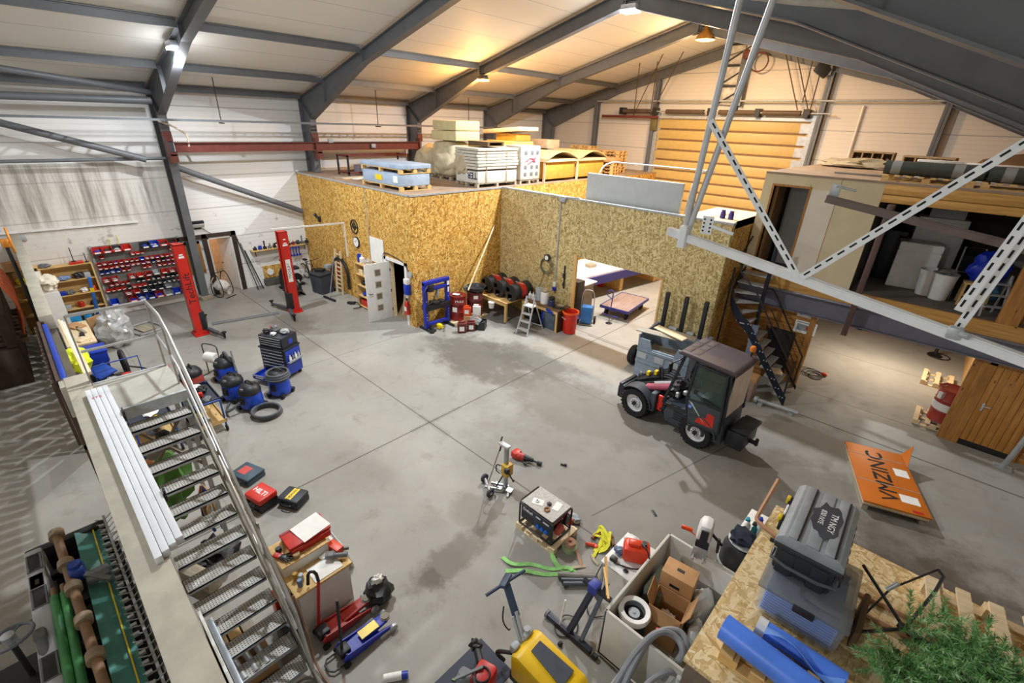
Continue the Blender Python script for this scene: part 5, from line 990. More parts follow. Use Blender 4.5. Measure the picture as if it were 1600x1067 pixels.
MB().prismy([(-1.34, 2.0), (-.08, 2.06), (-.04, 2.1), (-.14, 2.16), (-1.28, 2.12), (-1.36, 2.06)], -.56, .56, .03).obj('roof', ROOF, t)
for i in range(2):
    for j in range(3): MB().box((-.2-.2*i, -.32+.32*j, 2.158-.008*i), (.15, .26, .012), .004).obj('roof_vent', mat('vent_brown', '#5d4f48', .7), t)
GD = glass('cab_glass', '#3c5248', .06, .45)
d = MB().prismy([(-1.24, 1.2), (-.48, 1.16), (-.52, 1.98), (-1.18, 1.96)], .555, .565).obj('door_glass', GD, t)
dr_ = MB().prismy([(-1.26, .6), (-.55, .55), (-.48, 1.14), (-1.24, 1.18)], .55, .575, .006).obj('door_panel', mat('door_dark', '#3a4246', .3), t)
for a, b in (((-.52, 2.0), (-.46, 1.15)), ((-.46, 1.15), (-.55, .55)), ((-.55, .55), (-1.27, .6)), ((-1.27, .6), (-1.24, 1.2)), ((-1.24, 1.2), (-1.18, 1.98)), ((-1.18, 1.98), (-.52, 2.0)), ((-1.25, 1.18), (-.46, 1.15))):
    MB().bar((a[0], .565, a[1]), (b[0], .565, b[1]), .045, .045, 0, .008).obj('door_frame', TY, dr_)
MB().prismy([(-.6, 1.08), (-.52, 1.1), (-.95, .7)], .577, .581).obj('white_flash', mat('flash_pale', '#b8c4b4', .5), dr_); MB().prismy([(-.74, .66), (-1.15, .68), (-1.12, .98), (-.98, 1.0), (-.95, .85), (-.8, .82)], .577, .58).obj('red_mark', RED, dr_)
text('25', .07, TEXTW, dr_, (-.57, .592, .98), (PI/2, 0, PI)); MB().cyl((-.57, .576, .98), (-.57, .59, .98), .055).obj('speed_disc', mat('sign_blue', '#1f56b8', .4), dr_)
MB().bar((-1.18, .58, 1.2), (-.8, .6, 1.28), .03, .03).bx(-.66, -.58, .568, .574, 1.3, 1.42).obj('wiper', BLACKP, dr_)
MB().bx(-1.31, -1.29, -.45, .45, 1.0, 1.95).obj('rear_panel', mat('cream_panel', '#cdbfae', .6), t)
MB().box((-.82, 0, 1.05), (.45, .46, .14), .05).box((-1.05, 0, 1.4), (.14, .44, .62), .05, (0, -.15, 0)).obj('seat', BLACKP, t)
MB().bar((-.1, 0, .8), (-.3, 0, 1.25), .07, .07).obj('steering_column', BLACKP, t); MB().ring((0, 0, 0), .18, .016).cyl((-.17, 0, 0), (.17, 0, 0), .012).cyl((0, -.17, 0), (0, .17, 0), .012).obj('steering_wheel', BLACKP, t, (-.34, 0, 1.3), (0, rad(-35), 0))
MB().blob((-.05, .1, 1.0), (.18, .3, .22), .3, 7).obj('dashboard', BLACKP, t); MB().bx(-.6, .02, -.48, .48, .76, .79).obj('cab_floor', mat('cab_mat', '#4f5a66', .7), t)
MB().box((-.16, .38, 1.0), (.08, .1, .12), .02).box((-.28, .25, 1.05), (.1, .12, .1), .03).obj('control_box', GALV, t)
MB().bx(-1.75, -1.38, -.4, .4, .32, .72, .03).bx(-1.8, -1.45, -.38, .38, .72, .8, .02).obj('counterweight', TY, t); MB().bar((-1.75, 0, .45), (-1.92, 0, .45), .07, .07).cyl((-1.9, 0, .4), (-1.9, 0, .56), .035).obj('tow_hook', DARK, t)
MB().cyl((-1.2, -.45, 2.12), (-1.2, -.45, 2.24), .02).obj('beacon_stem', DARK, t); MB().lathe([(.055, 0), (.06, .02), (.06, .09), (.04, .12), (.002, .125)], 14, M3((-1.2, -.45, 2.24))).obj('beacon', mat('amber', '#d9781c', .25), t)
MB().tube([(-.2, .5, 2.0), (-.05, .72, 1.9)], .015, 6).box((-.04, .76, 1.78), (.05, .16, .24), .03).obj('mirror', BLACKP, t)
# ================================================================== curved steel stair
t = T('spiral_stair', 'dark steel stair curving up to the timber upper floor', 'stair', (-2.0, 12.9, 0))
o0 = Vector((-2.0, 12.9, 0)); pc = Vector((-3.2, 13.3, 0))
TR = mat('tread_grey', '#a9acae', .5, .1)
def stair_tread(pts, z):
    pts = [(p[0]-o0.x, p[1]-o0.y) for p in pts]; o = MB().prism(pts, .03, Matrix.Translation((0, 0, z-.03))).obj('tread', TR, t)
    return o
r = 2.95/14
for k in range(8):
    x1 = -2.02-.15*k; YI = 13.6 if k < 7 else 13.3
    o = stair_tread([(x1, 12.62), (x1, YI), (x1-.2, YI), (x1-.2, 12.62)], r*(k+1))
    m = MB()
    for q in range(4): m.bx(x1-.02-.045*q-.015-o0.x, x1-.02-.045*q-o0.x, 12.64-o0.y, YI-.02-o0.y, r*(k+1), r*(k+1)+.006)
    m.obj('tread_ribs', ALU, o)
for k in range(4):
    a0, a1 = -PI/2-k*PI/8, -PI/2-(k+1)*PI/8-.12
    P = lambda a, rr: (pc.x+rr*math.cos(a), pc.y+rr*math.sin(a))
    ra = .72; stair_tread([P(a0, .06), P(a0, ra), P((a0+a1)/2, ra+.05), P(a1, ra), P(a1, .06)], r*(9+k))
for k in range(2): stair_tread([(-3.95, 13.32+.26*k), (-3.2, 13.32+.26*k), (-3.2, 13.62+.26*k), (-3.95, 13.62+.26*k)], r*(13+k))
SN = mat('stair_navy', '#1c2230', .45, .2, .1)
def plate(pts, y0, w=.03, dz=.28):
    pts = [Vector(p)-o0 for p in pts]; m = MB()
    for a, b in zip(pts, pts[1:]):
        n_ = Vector((-(b-a).y, (b-a).x, 0)).normalized()*w/2
        m.poly([a+n_-Vector((0, 0, dz*.5)), b+n_-Vector((0, 0, dz*.5)), b+n_+Vector((0, 0, dz*.5)), a+n_+Vector((0, 0, dz*.5)), a-n_-Vector((0, 0, dz*.5)), b-n_-Vector((0, 0, dz*.5)), b-n_+Vector((0, 0, dz*.5)), a-n_+Vector((0, 0, dz*.5))], [(0, 1, 2, 3), (7, 6, 5, 4), (3, 2, 6, 7), (4, 5, 1, 0), (0, 3, 7, 4), (1, 5, 6, 2)])
    return m
outer = [(-1.86, 12.58, .1), (-3.2, 12.58, r*8.6)] + [(pc.x+.78*math.cos(-PI/2-k*PI/10), pc.y+.75*math.sin(-PI/2-k*PI/10), r*(8.6+4*k/5)) for k in range(1, 6)] + [(-3.98, 13.85, 2.92)]
plate(outer, 0).obj('outer_stringer', SN, t); plate([(-1.86, 13.63, .1), (-3.0, 13.63, r*7.6)], 0, .03, .1).obj('inner_stringer', SN, t)
for k in range(9):
    p = Vector((-2.0-.15*k, 12.56, .22+r*k))-o0; MB().cyl(p, p+Vector((0, -.015, 0)), .018, n=8).cyl(p+Vector((.07, 0, .0)), p+Vector((.07, -.015, 0)), .018, n=8).obj('bolt', GALV, t)
MB().cyl(pc-o0, pc-o0+Vector((0, 0, 3.9)), .05).obj('centre_pole', SN, t)
def rail(pts, r_=.022, nm='handrail'): MB().tube([Vector(p)-o0 for p in pts], r_, 8).obj(nm, DARK, t)
rail([(-1.95, 13.62, .15), (-1.95, 13.62, 1.05), (-3.0, 13.62, r*7.6+.95), (-3.1, 13.55, r*8+1.0), (-3.2, 13.35, r*8.6+.9)]); rail([(-1.95, 13.62, .6), (-3.0, 13.62, r*7.6+.5)], .015); rail([(-2.5, 13.62, .9), (-2.5, 13.62, 1.65)], .015)
rail([(-1.93, 12.58, .2), (-1.93, 12.58, 1.05), (-3.2, 12.58, r*8.6+.95), (-3.75, 12.75, r*10.5+.95), (-3.98, 13.2, r*12+.95), (-3.98, 13.8, 3.9)]); rail([(-3.95, 12.85, 0), (-3.95, 12.85, r*11+.9)], .025, 'post'); rail([(-3.25, 13.31, r*8.6+.95), (-3.3, 13.8, 3.6)])
MB().bx(-1.1, -.95, -.3, -.25, 0, 1.9).obj('support_post', mat('post_grey', '#6f7c8c', .5), t)
t2 = item('box', (-2.35, 13.02, r*3+.008), PALE, (.3, .3, .06), 'open wooden box with rags on a stair tread', 'box', .5)
# brown cartons under the stair
item('box', (-2.7, 12.25, 0), mat('beam_pink', '#9b857a', .7), (.3, .4, .55), 'pale boxed block behind the loader by the stair foot', 'block'); item('box', (-2.7, 12.25, .552), CARD, (.34, .3, .16), 'brown carton on the pale block behind the loader', 'carton')
tag(MB().cyl((0, 0, .12), (1.0, .1, .12), .05).cyl((-.02, 0, .12), (.06, 0, .12), .09).bx(.1, .2, -.1, .1, 0, .08).bx(.8, .9, 0, .2, 0, .08).obj('steel_roller', GALV, None, (-2.45, 12.15, 0)), 'steel roller bar on the floor at the stair foot', 'roller')
# ================================================================== timber front, signs, beam and post
ib = MB(); B0, B1 = MZ0, MZ0+.5
ib.bx(-4.05, 4, MY-.2, MY-.02, B0, B0+.02).bx(-4.05, 4, MY-.2, MY-.02, B1-.02, B1).bx(-4.05, 4, MY-.06, MY-.045, B0, B1)
tag(ib.obj('steel_beam', mat('beam_lilac', '#6a6a74', .5, 0, .06)), 'grey lilac steel beam carrying the timber upper floor', 'beam')
tag(MB().bx(-1.3, -1.18, MY-.4, MY-.25, 1.95, 5.12, .01).bx(-1.3, -1.18, MY-.25, MY+.0, 4.98, 5.1).bx(-1.28, -1.2, MY-.25, MY-.2, 2.3, 2.6).obj('brown_post', mat('brown_post', '#5b4440', .5)), 'brown steel post hung in front of the upper room', 'post')
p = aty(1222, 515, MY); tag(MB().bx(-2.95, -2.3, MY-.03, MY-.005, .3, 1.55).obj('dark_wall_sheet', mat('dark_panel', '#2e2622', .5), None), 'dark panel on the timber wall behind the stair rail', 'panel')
def sign(px, py, w, h, label, lines, col=TEXTK):
    p = aty(px, py, MY-.012); t = T('wall_sign', label, 'sign', p); MB().bx(-w/2, w/2, -.008, 0, -h/2, h/2).obj('plate', PAPER, t)
    for tx, sz, dx, dz in lines: text(tx, sz, col, t, (dx, -.0095, dz), (PI/2, 0, 0))
    return t
t = sign(1263, 491, .5, .22, 'upper white sign on the timber wall by the passage', [('HUSK', .06, .08, .04), ('HJELM', .06, .08, -.04)]); MB().cyl((-.16, -.01, .02), (-.16, -.012, .02), .07).obj('pictogram', TEXTK, t)
t = sign(1258, 512, .52, .34, 'lower white sign with grey frame on the timber wall by the passage', []); MB().bx(-.2, .2, -.0095, -.008, -.1, .08).bx(-.22, .22, -.0095, -.008, .11, .14).obj('printed_panel', mat('sign_print', '#8f959b', .6), t); MB().bx(.02, .12, -.0105, -.0095, -.06, .05).obj('printed_mark', mat('sign_red', '#a03c34', .6), t)
t = sign(1577, 606, .3, .36, 'white notice on the pine door at the right', [('NOTICE', .035, 0, .12)]); 
for k in range(3): MB().bx(-.1, .1, -.0095, -.008, .05-.02*k, .058-.02*k).obj('text_line', GREYP, t)
tag(MB().cyl((2.35, 13.45, 0), (2.42, 12.9, 1.9), .05).bx(2.2, 2.5, 13.35, 13.55, 0, .03).obj('grey_pole', GALV), 'grey pole leaning in front of the pine door', 'pole')
# ================================================================== passage below the upper floor
t = T('pallet_jack', 'orange and white pallet truck at the back of the passage', 'pallet truck', (-1.2, 20.6, 0), rad(20))
for s_ in (-.2, .2): MB().bx(-.2, .9, s_-.08, s_+.08, .08, .14, .01).obj('fork', ORANGE, t); MB().cyl((.8, s_-.05, .05), (.8, s_+.05, .05), .05).obj('roller', DARK, t)
MB().bx(-.35, -.18, -.26, .26, .1, .55, .03).obj('pump_body', ORANGE, t); MB().wheel((-.3, -.1, .1), .1, .06).wheel((-.3, .1, .1), .1, .06).obj('steer_wheel', RUBBER, t); MB().bar((-.3, 0, .5), (-.55, 0, 1.25), .04, .04).tube([(-.55, -.15, 1.25), (-.6, 0, 1.4), (-.55, .15, 1.25)], .02, 8, 1).obj('tow_bar', ORANGE, t)
t = T('white_tank', 'white tank machine beside the pallet truck in the passage', 'machine', (-1.35, 21.5, 0)); MB().box((.15, 0, .62), (.9, .6, .9), .12).obj('tank', PAPER, t); MB().box((-.45, 0, .6), (.1, .5, 1.1), .02).obj('back_plate', RED, t); MB().bx(-.4, .5, -.25, .25, 0, .2).obj('base', DARK, t)
t = T('steel_trestle', 'long dark steel trestle at the back of the passage', 'trestle', (.0, 21.4, 0))
for x in (-.5, .5): MB().bar((x, -.25, 0), (x, 0, .6), .05, .05).bar((x, .25, 0), (x, 0, .6), .05, .05).obj('leg', DARK, t)
MB().bx(-.55, .55, -.04, .04, .56, .64).bx(-.5, .5, -.2, -.16, .1, .14).obj('beam', DARK, t)
item('box', (-.75, 21.9, 0), REDOX, (.4, .4, .6), 'red brown box at the back of the passage', 'box'); item('bag', (.45, 21.95, 0), REDOX, (.5, .4, .5), 'rusty heap behind the steel trestle', 'heap')
t = T('tool_stand', 'rusty upright machine stand at the right back of the passage', 'machine', (.75, 19.7, 0)); MB().lathe([(.2, 0), (.2, .03), (.05, .05), (.05, .6), (.08, .62)], 14).obj('stand', DARK, t); MB().blob((0, 0, .75), (.22, .16, .18), .3, 3).obj('vice', REDOX, t); MB().ring((.1, 0, .03), .28, .015).obj('cable_loop', DARK, t)
p = drum((1.19, 14.62, .12), 'red drum with white bands just inside the passage at the right', mat('drum_red', '#a63a30', .45)); MB().lathe([(.2975, .33), (.2975, .52)], 28, None, False).obj('white_band', PAPER, p); MB().box((-.2, -.225, .72), (.12, .1, .16), 0, (0, 0, .8)).obj('label', PAPER, p)
t = T('pallet', 'pale pallet under the red drum in the passage', 'pallet', (1.08, 14.6, 0)); pallet(t, .8, .9, 0, PALE, .118)
t = T('pallet', 'pale slatted pallet leaning at the right of the passage', 'pallet', (.95, 17.4, 0)); pallet(t, .7, 1.0, 0, PALE)
p = at(1266, 586); t = T('cable_coil', 'loose grey cable with orange plug on the passage floor', 'cable', p)
for k in range(4): q = .7*k; MB().tube([(.12*math.cos(q)+(.2+.05*k)*math.cos(a_), .15*math.sin(q)+.26*math.sin(a_), .015+.014*k) for a_ in (0, 1.05, 2.1, 3.15, 4.2, 5.25)], .011, 6, 2, closed=True).obj('cable_loop', mat('cable_grey', '#4d4f50', .6), t)
MB().box((.3, .22, .06), (.16, .1, .1), .03).obj('plug', ORANGE, t)
# ================================================================== upper room
FZ = MZ1
def up(px, py): return at(px, py, FZ)
u0 = up(1432, 433)
t = T('white_cabinet', 'white upright cabinet with drawer in the upper room', 'cabinet', (-.55, 15.75, FZ), .12); MB().bx(-.42, .42, -.3, .3, 0, 1.15, .01).obj('body', WHITE, t); MB().bx(-.43, .43, -.32, -.3, .98, 1.13).bx(-.43, .43, -.32, -.3, .02, .94).obj('front', WHITE, t); MB().box((-.38, 0, 1.18), (.2, .3, .05), .01).obj('hinge', DARK, t)
t = T('white_cabinet', 'second white cabinet standing behind the first in the upper room', 'cabinet', (-.35, 16.6, FZ), .12); MB().bx(-.5, .5, -.3, .3, 0, 1.7, .01).obj('body', WHITE, t); MB().bx(-.45, .45, -.31, -.3, .3, 1.6).obj('front', WHITE, t)
item('box', (-.3, 16.6, FZ+1.705), LIGHTG, (.7, .5, .25), 'grey carton on top of the rear white cabinet', 'carton')
for i, (px, py, lb) in enumerate(((1443, 442, 'white waste bin at the front of the upper room, partly behind'), (1462, 443, 'white waste bin at the front of the upper room, foremost'))):
    tag(MB().lathe([(.17, 0), (.18, .01), (.24, .62), (.26, .64), (.235, .63), (.17, .05), (.002, .04)], 24).obj('waste_bin', WHITE, None, (-.12+.26*i, 15.2-.2*i, FZ)), lb, 'bin')
item('bag', (.14, 15.0, FZ+.642), mat('grey_rag', '#77786f', .9), (.4, .38, .1), 'grey cloth draped over the foremost white bin', 'cloth')
t = T('step_stool', 'pine step stool in the upper room', 'stool', (.74, 15.05, FZ), .1); MB().bx(-.26, .26, -.2, .2, .5, .54, .006).obj('seat', PINE, t); MB().bx(-.24, .24, -.24, -.05, .24, .27).obj('step', PINE, t)
for x in (-.22, .22):
    for y in (-.17, .17): MB().bar((x*1.08, y*1.15, 0), (x, y, .5), .045, .045).obj('leg', PINE, t)
item('bag', (.78, 15.08, FZ+.542), mat('bag_blue', '#1230b0', .45), (.66, .5, .75), 'big blue plastic bag on the pine step stool', 'bag')
item('box', (.36, 15.35, FZ+.0), PAPER, (.01, .4, .4), 'white sheet leaning by the stool', 'sheet')
t = T('chair_frame', 'white chair frame folded behind the bins in the upper room', 'chair', (.5, 16.3, FZ), .2); MB().tube([(-.2, 0, 0), (-.2, .1, 1.1), (.2, .1, 1.1), (.2, 0, 0)], .02, 8).cyl((-.2, .05, .5), (.2, .05, .5), .02).cyl((-.2, .08, .8), (.2, .08, .8), .02).obj('frame', WHITE, t); MB().bx(-.18, .18, .02, .06, .5, .9).obj('seat', DARK, t)
tag(MB().bx(1.2, 2.6, 16.8, 16.9, FZ, FZ+2).obj('wall_sheet', mat('grey_sheet2', '#9b968b', .7), None), 'pale grey sheet leaning at the back right of the upper room', 'sheet')
t = T('step_ladder', 'small steel step ladder at the right of the upper room', 'step ladder', (1.08, 14.35, FZ), .3)
for x in (-.18, .18): MB().bar((x, -.1, 0), (x*.9, .2, .9), .03, .04).bar((x, .4, 0), (x*.9, .2, .9), .03, .03).obj('rail', ALU, t)
for k in range(3): MB().bx(-.17, .17, -.1+.08*k, .06+.08*k, .22+.24*k, .24+.24*k).obj('step', ALU, t)
item('box', (1.05, 16.0, FZ), mat('pale_blue_box', '#6b9cc0', .5), (.3, .3, 1.0), 'tall pale blue box behind the blue bag', 'box')
item('box', (-1.15, 16.4, FZ), DARK, (.5, .8, 1.3), 'black stacked chairs in the dark left corner of the upper room', 'chairs'); 
# ---- goods on the upper roof
RZ = MZT+.051
RF = mat('roof_roll', '#3f4540', .75, 0, .12, 6)
q0, q1 = aty(1365, 274, MY+.45), aty(1600, 288, MY+.45)
for i, (x0, x1, y, lb) in enumerate(((-1.7, .05, MY+.62, 'dark green grey membrane roll on the upper roof, left'), (.1, 2.6, MY+.55, 'long dark membrane roll on the upper roof, right'), (-1.2, 2.2, MY+.95, 'dark membrane roll behind the front rolls'))):
    t = T('membrane_roll', lb, 'roll', ((x0+x1)/2, y, RZ+.27)); L = (x1-x0)/2; MB().cyl((-L, 0, 0), (L, 0, 0), .15, n=20).obj('roll', RF, t)
    for k in (-.75, .5): MB().lathe([(.153, -.09), (.153, .09)], 20, M3((L*k, 0, 0), (0, PI/2, 0)), False).obj('tape', mat('tape_grey', '#8d8f8a', .5), t)
t = T('pallet', 'pallet under the membrane rolls on the upper roof, right', 'pallet', (1.3, MY+.6, RZ)); pallet(t, 2.5, .9, 0, PINEX, .119); t = T('pallet', 'pallet under the membrane rolls on the upper roof, left', 'pallet', (-.85, MY+.6, RZ)); pallet(t, 1.6, .9, 0, PINEX, .119)
for k in range(4): tag(MB().box((0, 0, .02), (2.4-.3*k, .12, .04), .004).obj('grey_strip', mat('strip_grey', '#6f665c', .7), None, (-1.6+.25*k, MY+1.3+.14*k, RZ+.0), (0, 0, .04*k)), 'grey strip lying on the upper roof left of the rolls, %s from the front' % ORD[k], 'strip')
CT = mat('carton_tan', '#a98c62', .8)
for i, x in enumerate((-2.7, -1.15)):
    t = T('carton_tray', 'row of open tan carton trays on the upper roof, %s' % ('left', 'right')[i], 'cartons', (x, 19.6-2*i, RZ), -.1*i); 
    t.scale = (.62, .8, .62); MB().bx(-.9, .9, -.3, .3, 0, .1).bx(-.9, .9, .26, .3, 0, .75).bx(-.9, .9, -.3, .3, .68, .75).obj('tray', CT, t)
    for k in range(5): MB().bx(-.9+k*.43, -.84+k*.43, -.3, .3, .1, .7).obj('divider', CT, t)
    for k in range(4): MB().blob((-.66+k*.43, 0, .3), (.12, .2, .2), .15, k).obj('packing', GREYWOOD, t)
item('box', (-.85, 16.4, RZ), PAPER, (.9, .5, .42), 'white torn carton on the upper roof', 'carton', .1); item('box', (.15, 16.4, RZ), PAPER, (1.0, .5, .4), 'long white carton on the upper roof', 'carton'); item('bag', (.95, 16.4, RZ), WHITE, (.3, .4, .4), 'white crumpled wrap on the upper roof', 'wrap'); item('box', (1.5, 16.6, RZ), CARD, (.9, .7, .55), 'brown carton at the right of the white ones on the upper roof', 'carton', -.1); item('box', (1.6, 17.6, RZ), CT, (.8, .6, .9), 'open tan box with dark hole behind the brown carton', 'box')
tag(MB().blob((0, 0, .1), (.9, .5, .16), .35, 5, 3, 2, -.09).obj('crumpled_wrap', mat('dusty_wrap', '#b3a588', .6), None, (-3.0, 18.5, RZ)), 'crumpled dusty wrap on the upper roof left of the trays', 'wrap'); tag(MB().blob((0, 0, .2), (2.0, .8, .4), .2, 8, 3, 2, -.19).obj('brown_cover', mat('brown_cover', '#6f5236', .8), None, (1.7, 19.5, RZ)), 'brown cover sheet heaped at the right end of the upper roof', 'cover')
# ================================================================== zinc sheet pallet
A_, D_, C_ = at(1321, 688, .25), at(1350, 780, .25), at(1463, 812, .25); v = D_-A_; ln = v.length; v.normalize(); wv = C_-D_; ww = 1.06
ang = math.atan2(v.y, v.x)
nv = Vector((-v.y, v.x, 0)); sg = 1 if nv.dot(wv) > 0 else -1
c_ = (A_+D_)/2+nv*(sg*ww/2)-Vector((0, 0, .25))
t = T('sheet_pack', 'orange sheet metal pack with bold dark lettering on a pallet', 'sheet pack', c_, ang)
OZC = mat('zinc_orange', '#c86c16', .5, 0, .06, 2); a = ln/2; b = ww/2
MB().bx(-a, a, -b, b, .2, .235, .004).obj('top_sheet', OZC, t); MB().bx(-a+.02, a-.02, -b+.02, b-.02, .14, .2).obj('sheet_stack', PALE, t)
mb = MB()
for y in (-b+.08, b-.08): mb.bx(-a+.05, a-.05, y-.05, y+.05, 0, .14)
for x in (-a+.1, -a*.3, a*.3, a-.1): mb.bx(x-.05, x+.05, -b+.03, b-.03, .1, .14)
mb.obj('pallet', GREYWOOD, t)
text('VMZINC', .42, TEXTK, t, (-.02, -.02, .237), (0, 0, PI), sx=1.05); text('VMZINC', .42, TEXTK, t, (-.015, -.038, .2371), (0, 0, PI), sx=1.05)
for x in (-a*.62, a*.3): MB().bx(x-.006, x+.006, -b, b, .236, .239).obj('strap', LIGHTG, t)
for x, y, w, h in ((-.25, .34, .26, .24), (.62, .28, .24, .3)): MB().bx(x-w/2, x+w/2, y-h/2, y+h/2, .2365, .238).obj('delivery_note', PAPER, t)
MB().bx(a-.1, a-.03, .25, .42, .2365, .238).obj('corner_label', RED, t)
MB().sheet(lambda p_, q_: Vector((-a+.5-.0+.0-(.5*p_), b-.02+.14*q_*p_, .24+.26*q_*p_**1.2)), 6, 4, .006).obj('lifted_flap', OZC, t)
# ================================================================== tool chest and wet vacs in front of the lift
t = T('tool_trolley', 'tall dark blue drawer trolley with one bottom drawer pulled open', 'tool trolley', (-12.2, 3.98, 0), rad(25)); a, b = .4, .28
BK = mat('trolley_black', '#20242b', .45, 0, .1); DB = mat('drawer_blue', '#1738a6', .4, 0, .08)
MB().bx(-a, a, -b, b, .12, .86, .012).obj('lower_cabinet', BK, t); MB().bx(-a-.02, a+.02, -b-.03, b+.01, .86, .9, .006).obj('worktop', BK, t); MB().bx(-a+.02, a-.02, -b+.01, b-.01, .9, 1.22, .012).obj('upper_chest', BK, t)
for k in range(6):
    z = .3+k*.092; o = MB().bx(-a+.06, a-.06, -b-.014, -b, z, z+.084, .003).obj('drawer', BK, t); MB().bx(-a+.06, a-.06, -b-.03, -b-.012, z+.062, z+.08).obj('drawer_pull', ALU, o)
for k in range(4):
    z = .93+k*.066; o = MB().bx(-a+.07, a-.07, -b+.0, -b+.012, z, z+.06, .003).obj('drawer', BK, t); MB().bx(-a+.07, a-.07, -b-.012, -b+.002, z+.042, z+.055).obj('drawer_pull', ALU, o)
o = MB().bx(-a+.06, a-.06, -b-.42, -b, .14, .16).bx(-a+.06, a-.06, -b-.44, -b-.42, .14, .27).bx(-a+.06, -a+.075, -b-.42, -b, .14, .25).bx(a-.075, a-.06, -b-.42, -b, .14, .25).obj('open_drawer', DB, t); MB().bx(-a+.06, a-.06, -b-.45, -b-.44, .245, .265).obj('drawer_pull', ALU, o); MB().blob((.08, -b-.2, .19), (.2, .14, .04), .2, 4).obj('drawer_cloth', mat('light_blue_cloth', '#3d7fd0', .7), o); MB().bx(-.25, .0, -b-.442, -b-.4405, .18, .22).obj('badge', PAPER, o)
MB().bx(a, a+.01, -b+.03, b-.03, .14, .84).obj('side_panel', DB, t); MB().bx(a+.01, a+.09, -b+.05, b-.05, .5, .52).bx(a+.08, a+.09, -b+.05, b-.05, .5, .57).obj('side_tray', LIGHTG, t)
for k in range(4): tag(MB().lathe([(.03, 0), (.032, .12), (.012, .16), (.012, .19)], 10).obj('spray_can', (PAPER, GREYP, PAPER, LIGHTG)[k], None, t.matrix_basis @ Vector((a+.045, -.15+.1*k, .521))), 'small spray can in the side tray of the drawer trolley, %s from the front' % ORD[k], 'spray can', 'cans in the trolley side tray')
MB().bx(a-.018, a-.012, -.05, .08, .98, 1.12).obj('side_sticker', DB, t)
for x in (-a+.08, a-.08):
    for y in (-b+.06, b-.06): MB().cyl((x-.02, y, .055), (x+.02, y, .055), .055).bx(x-.03, x+.03, y-.03, y+.03, .08, .12).obj('caster', RUBBER, t)
tm = t.matrix_basis
for i, (x, y, k, m, sz, lb, cat) in enumerate(((-.25, -.1, 'bag', DARK, (.2, .16, .12), 'black tool heap on the drawer trolley, left', 'tools'), (-.08, .05, 'bag', mat('silver_tool', '#8c8f92', .35, .7), (.2, .2, .2), 'silver machine part on top of the drawer trolley', 'machine part'), (.02, -.14, 'bag', WHITE, (.16, .14, .08), 'white crumpled rag on the drawer trolley', 'rag'), (.2, .06, 'bag', LIGHTG, (.24, .2, .13), 'white power tool on the right of the drawer trolley', 'power tool'), (-.27, .12, 'can', RED, (.08, .08, .1), 'small red pot on the drawer trolley', 'pot'))):
    item(k, tm @ Vector((x, y, 1.225)), m, sz, lb, cat)
VB = mat('vac_blue', '#1c49c4', .35, 0, .1)
def vac(loc, rz, label, bodym=VB, hose=0, stand=True):
    t = T('wet_vacuum', label, 'vacuum cleaner', loc, rz); t.scale = (1.25,)*3
    MB().lathe([(.19, .06), (.21, .1), (.2, .3), (.19, .36)], 24).obj('tank', bodym, t)
    MB().lathe([(.2, .36), (.205, .39), (.19, .44), (.15, .5), (.09, .53), (.002, .535)], 24).obj('motor_head', BLACKP, t)
    MB().box((0, -.19, .25), (.12, .06, .16), .02).cyl((0, -.2, .24), (0, -.24, .24), .035).obj('inlet', DARK, t)
    MB().box((0, -.1, .46), (.1, .16, .08), .03).obj('switch_panel', GREYP, t); MB().tube([(-.1, .02, .5), (-.07, .02, .58), (.07, .02, .58), (.1, .02, .5)], .016, 8, 1).obj('carry_handle', BLACKP, t)
    for x, y in ((-.15, -.16), (.15, -.16), (-.17, .14), (.17, .14)): MB().cyl((x-.02, y, .045), (x+.02, y, .045), .045).bx(x-.035, x+.035, y-.035, y+.035, .05, .1).obj('caster', DARK, t)
    HM = mat('hose_grey', '#54585d', .6)
    if hose == 1:
        for k in range(3): MB().tube([(.42+.26*math.cos(q)+.01*k, -.05+.24*math.sin(q)-.02*k, .03+.04*k) for q in [i*2*PI/14 for i in range(14)]], .022, 8, 1, closed=True).obj('hose', HM, t)
        MB().tube([(0, -.24, .24), (-.1, -.45, .12), (-.35, -.3, .03), (-.5, -.1, .03)], .022, 8, 2).obj('hose', HM, t)
    if hose == 2:
        for k in range(3): MB().ring((0, 0, .42+.045*k), .22-.01*k, .022, 'Z').obj('hose', HM, t)
    if hose == 3:
        for k in range(2): MB().tube([(.15, .05, .4), (.2, .0, .6), (.05-.05*k, .05, .66), (-.12, .1, .55), (-.2, .12, .3)], .022, 8, 2).obj('hose', HM, t)
        MB().tube([(.22, .08, .25), (.26, .05, .75)], .018, 8).obj('wand', GALV, t)
    return t
vac(at(347, 592)+Vector((.15, .1, 0)), .3, 'blue wet vacuum with hose over its head beside the paper roll', hose=3); vac(at(362, 626)+Vector((-.05, .12, 0)), .5, 'blue wet vacuum with grey switch plate, second from the rail'); vac(at(395, 640)+Vector((-.1, .05, 0)), .4, 'blue wet vacuum with its hose coiled on the floor beside it', hose=1); vac(at(436, 620)+Vector((-.1, .1, 0)), .6, 'blue wet vacuum with its hose wound on top, by the drawer trolley', hose=2)
vac((-12.85, 1.98, 0), 0, 'red vacuum with black and white head behind the stair rail', mat('vac_red', '#b0483c', .5))
t = T('paper_roll_stand', 'white paper roll in a black tubular floor stand', 'paper stand', (-13.35, 2.62, 0), .5); MB().cyl((-.17, 0, .52), (.17, 0, .52), .14, n=28).obj('paper_roll', PAPER, t)
for s_ in (-.24, .24): MB().tube([(s_, -.2, .02), (s_, .2, .02)], .014, 6).tube([(s_, 0, .02), (s_, 0, .85)], .014, 6).obj('side_frame', DARK, t)
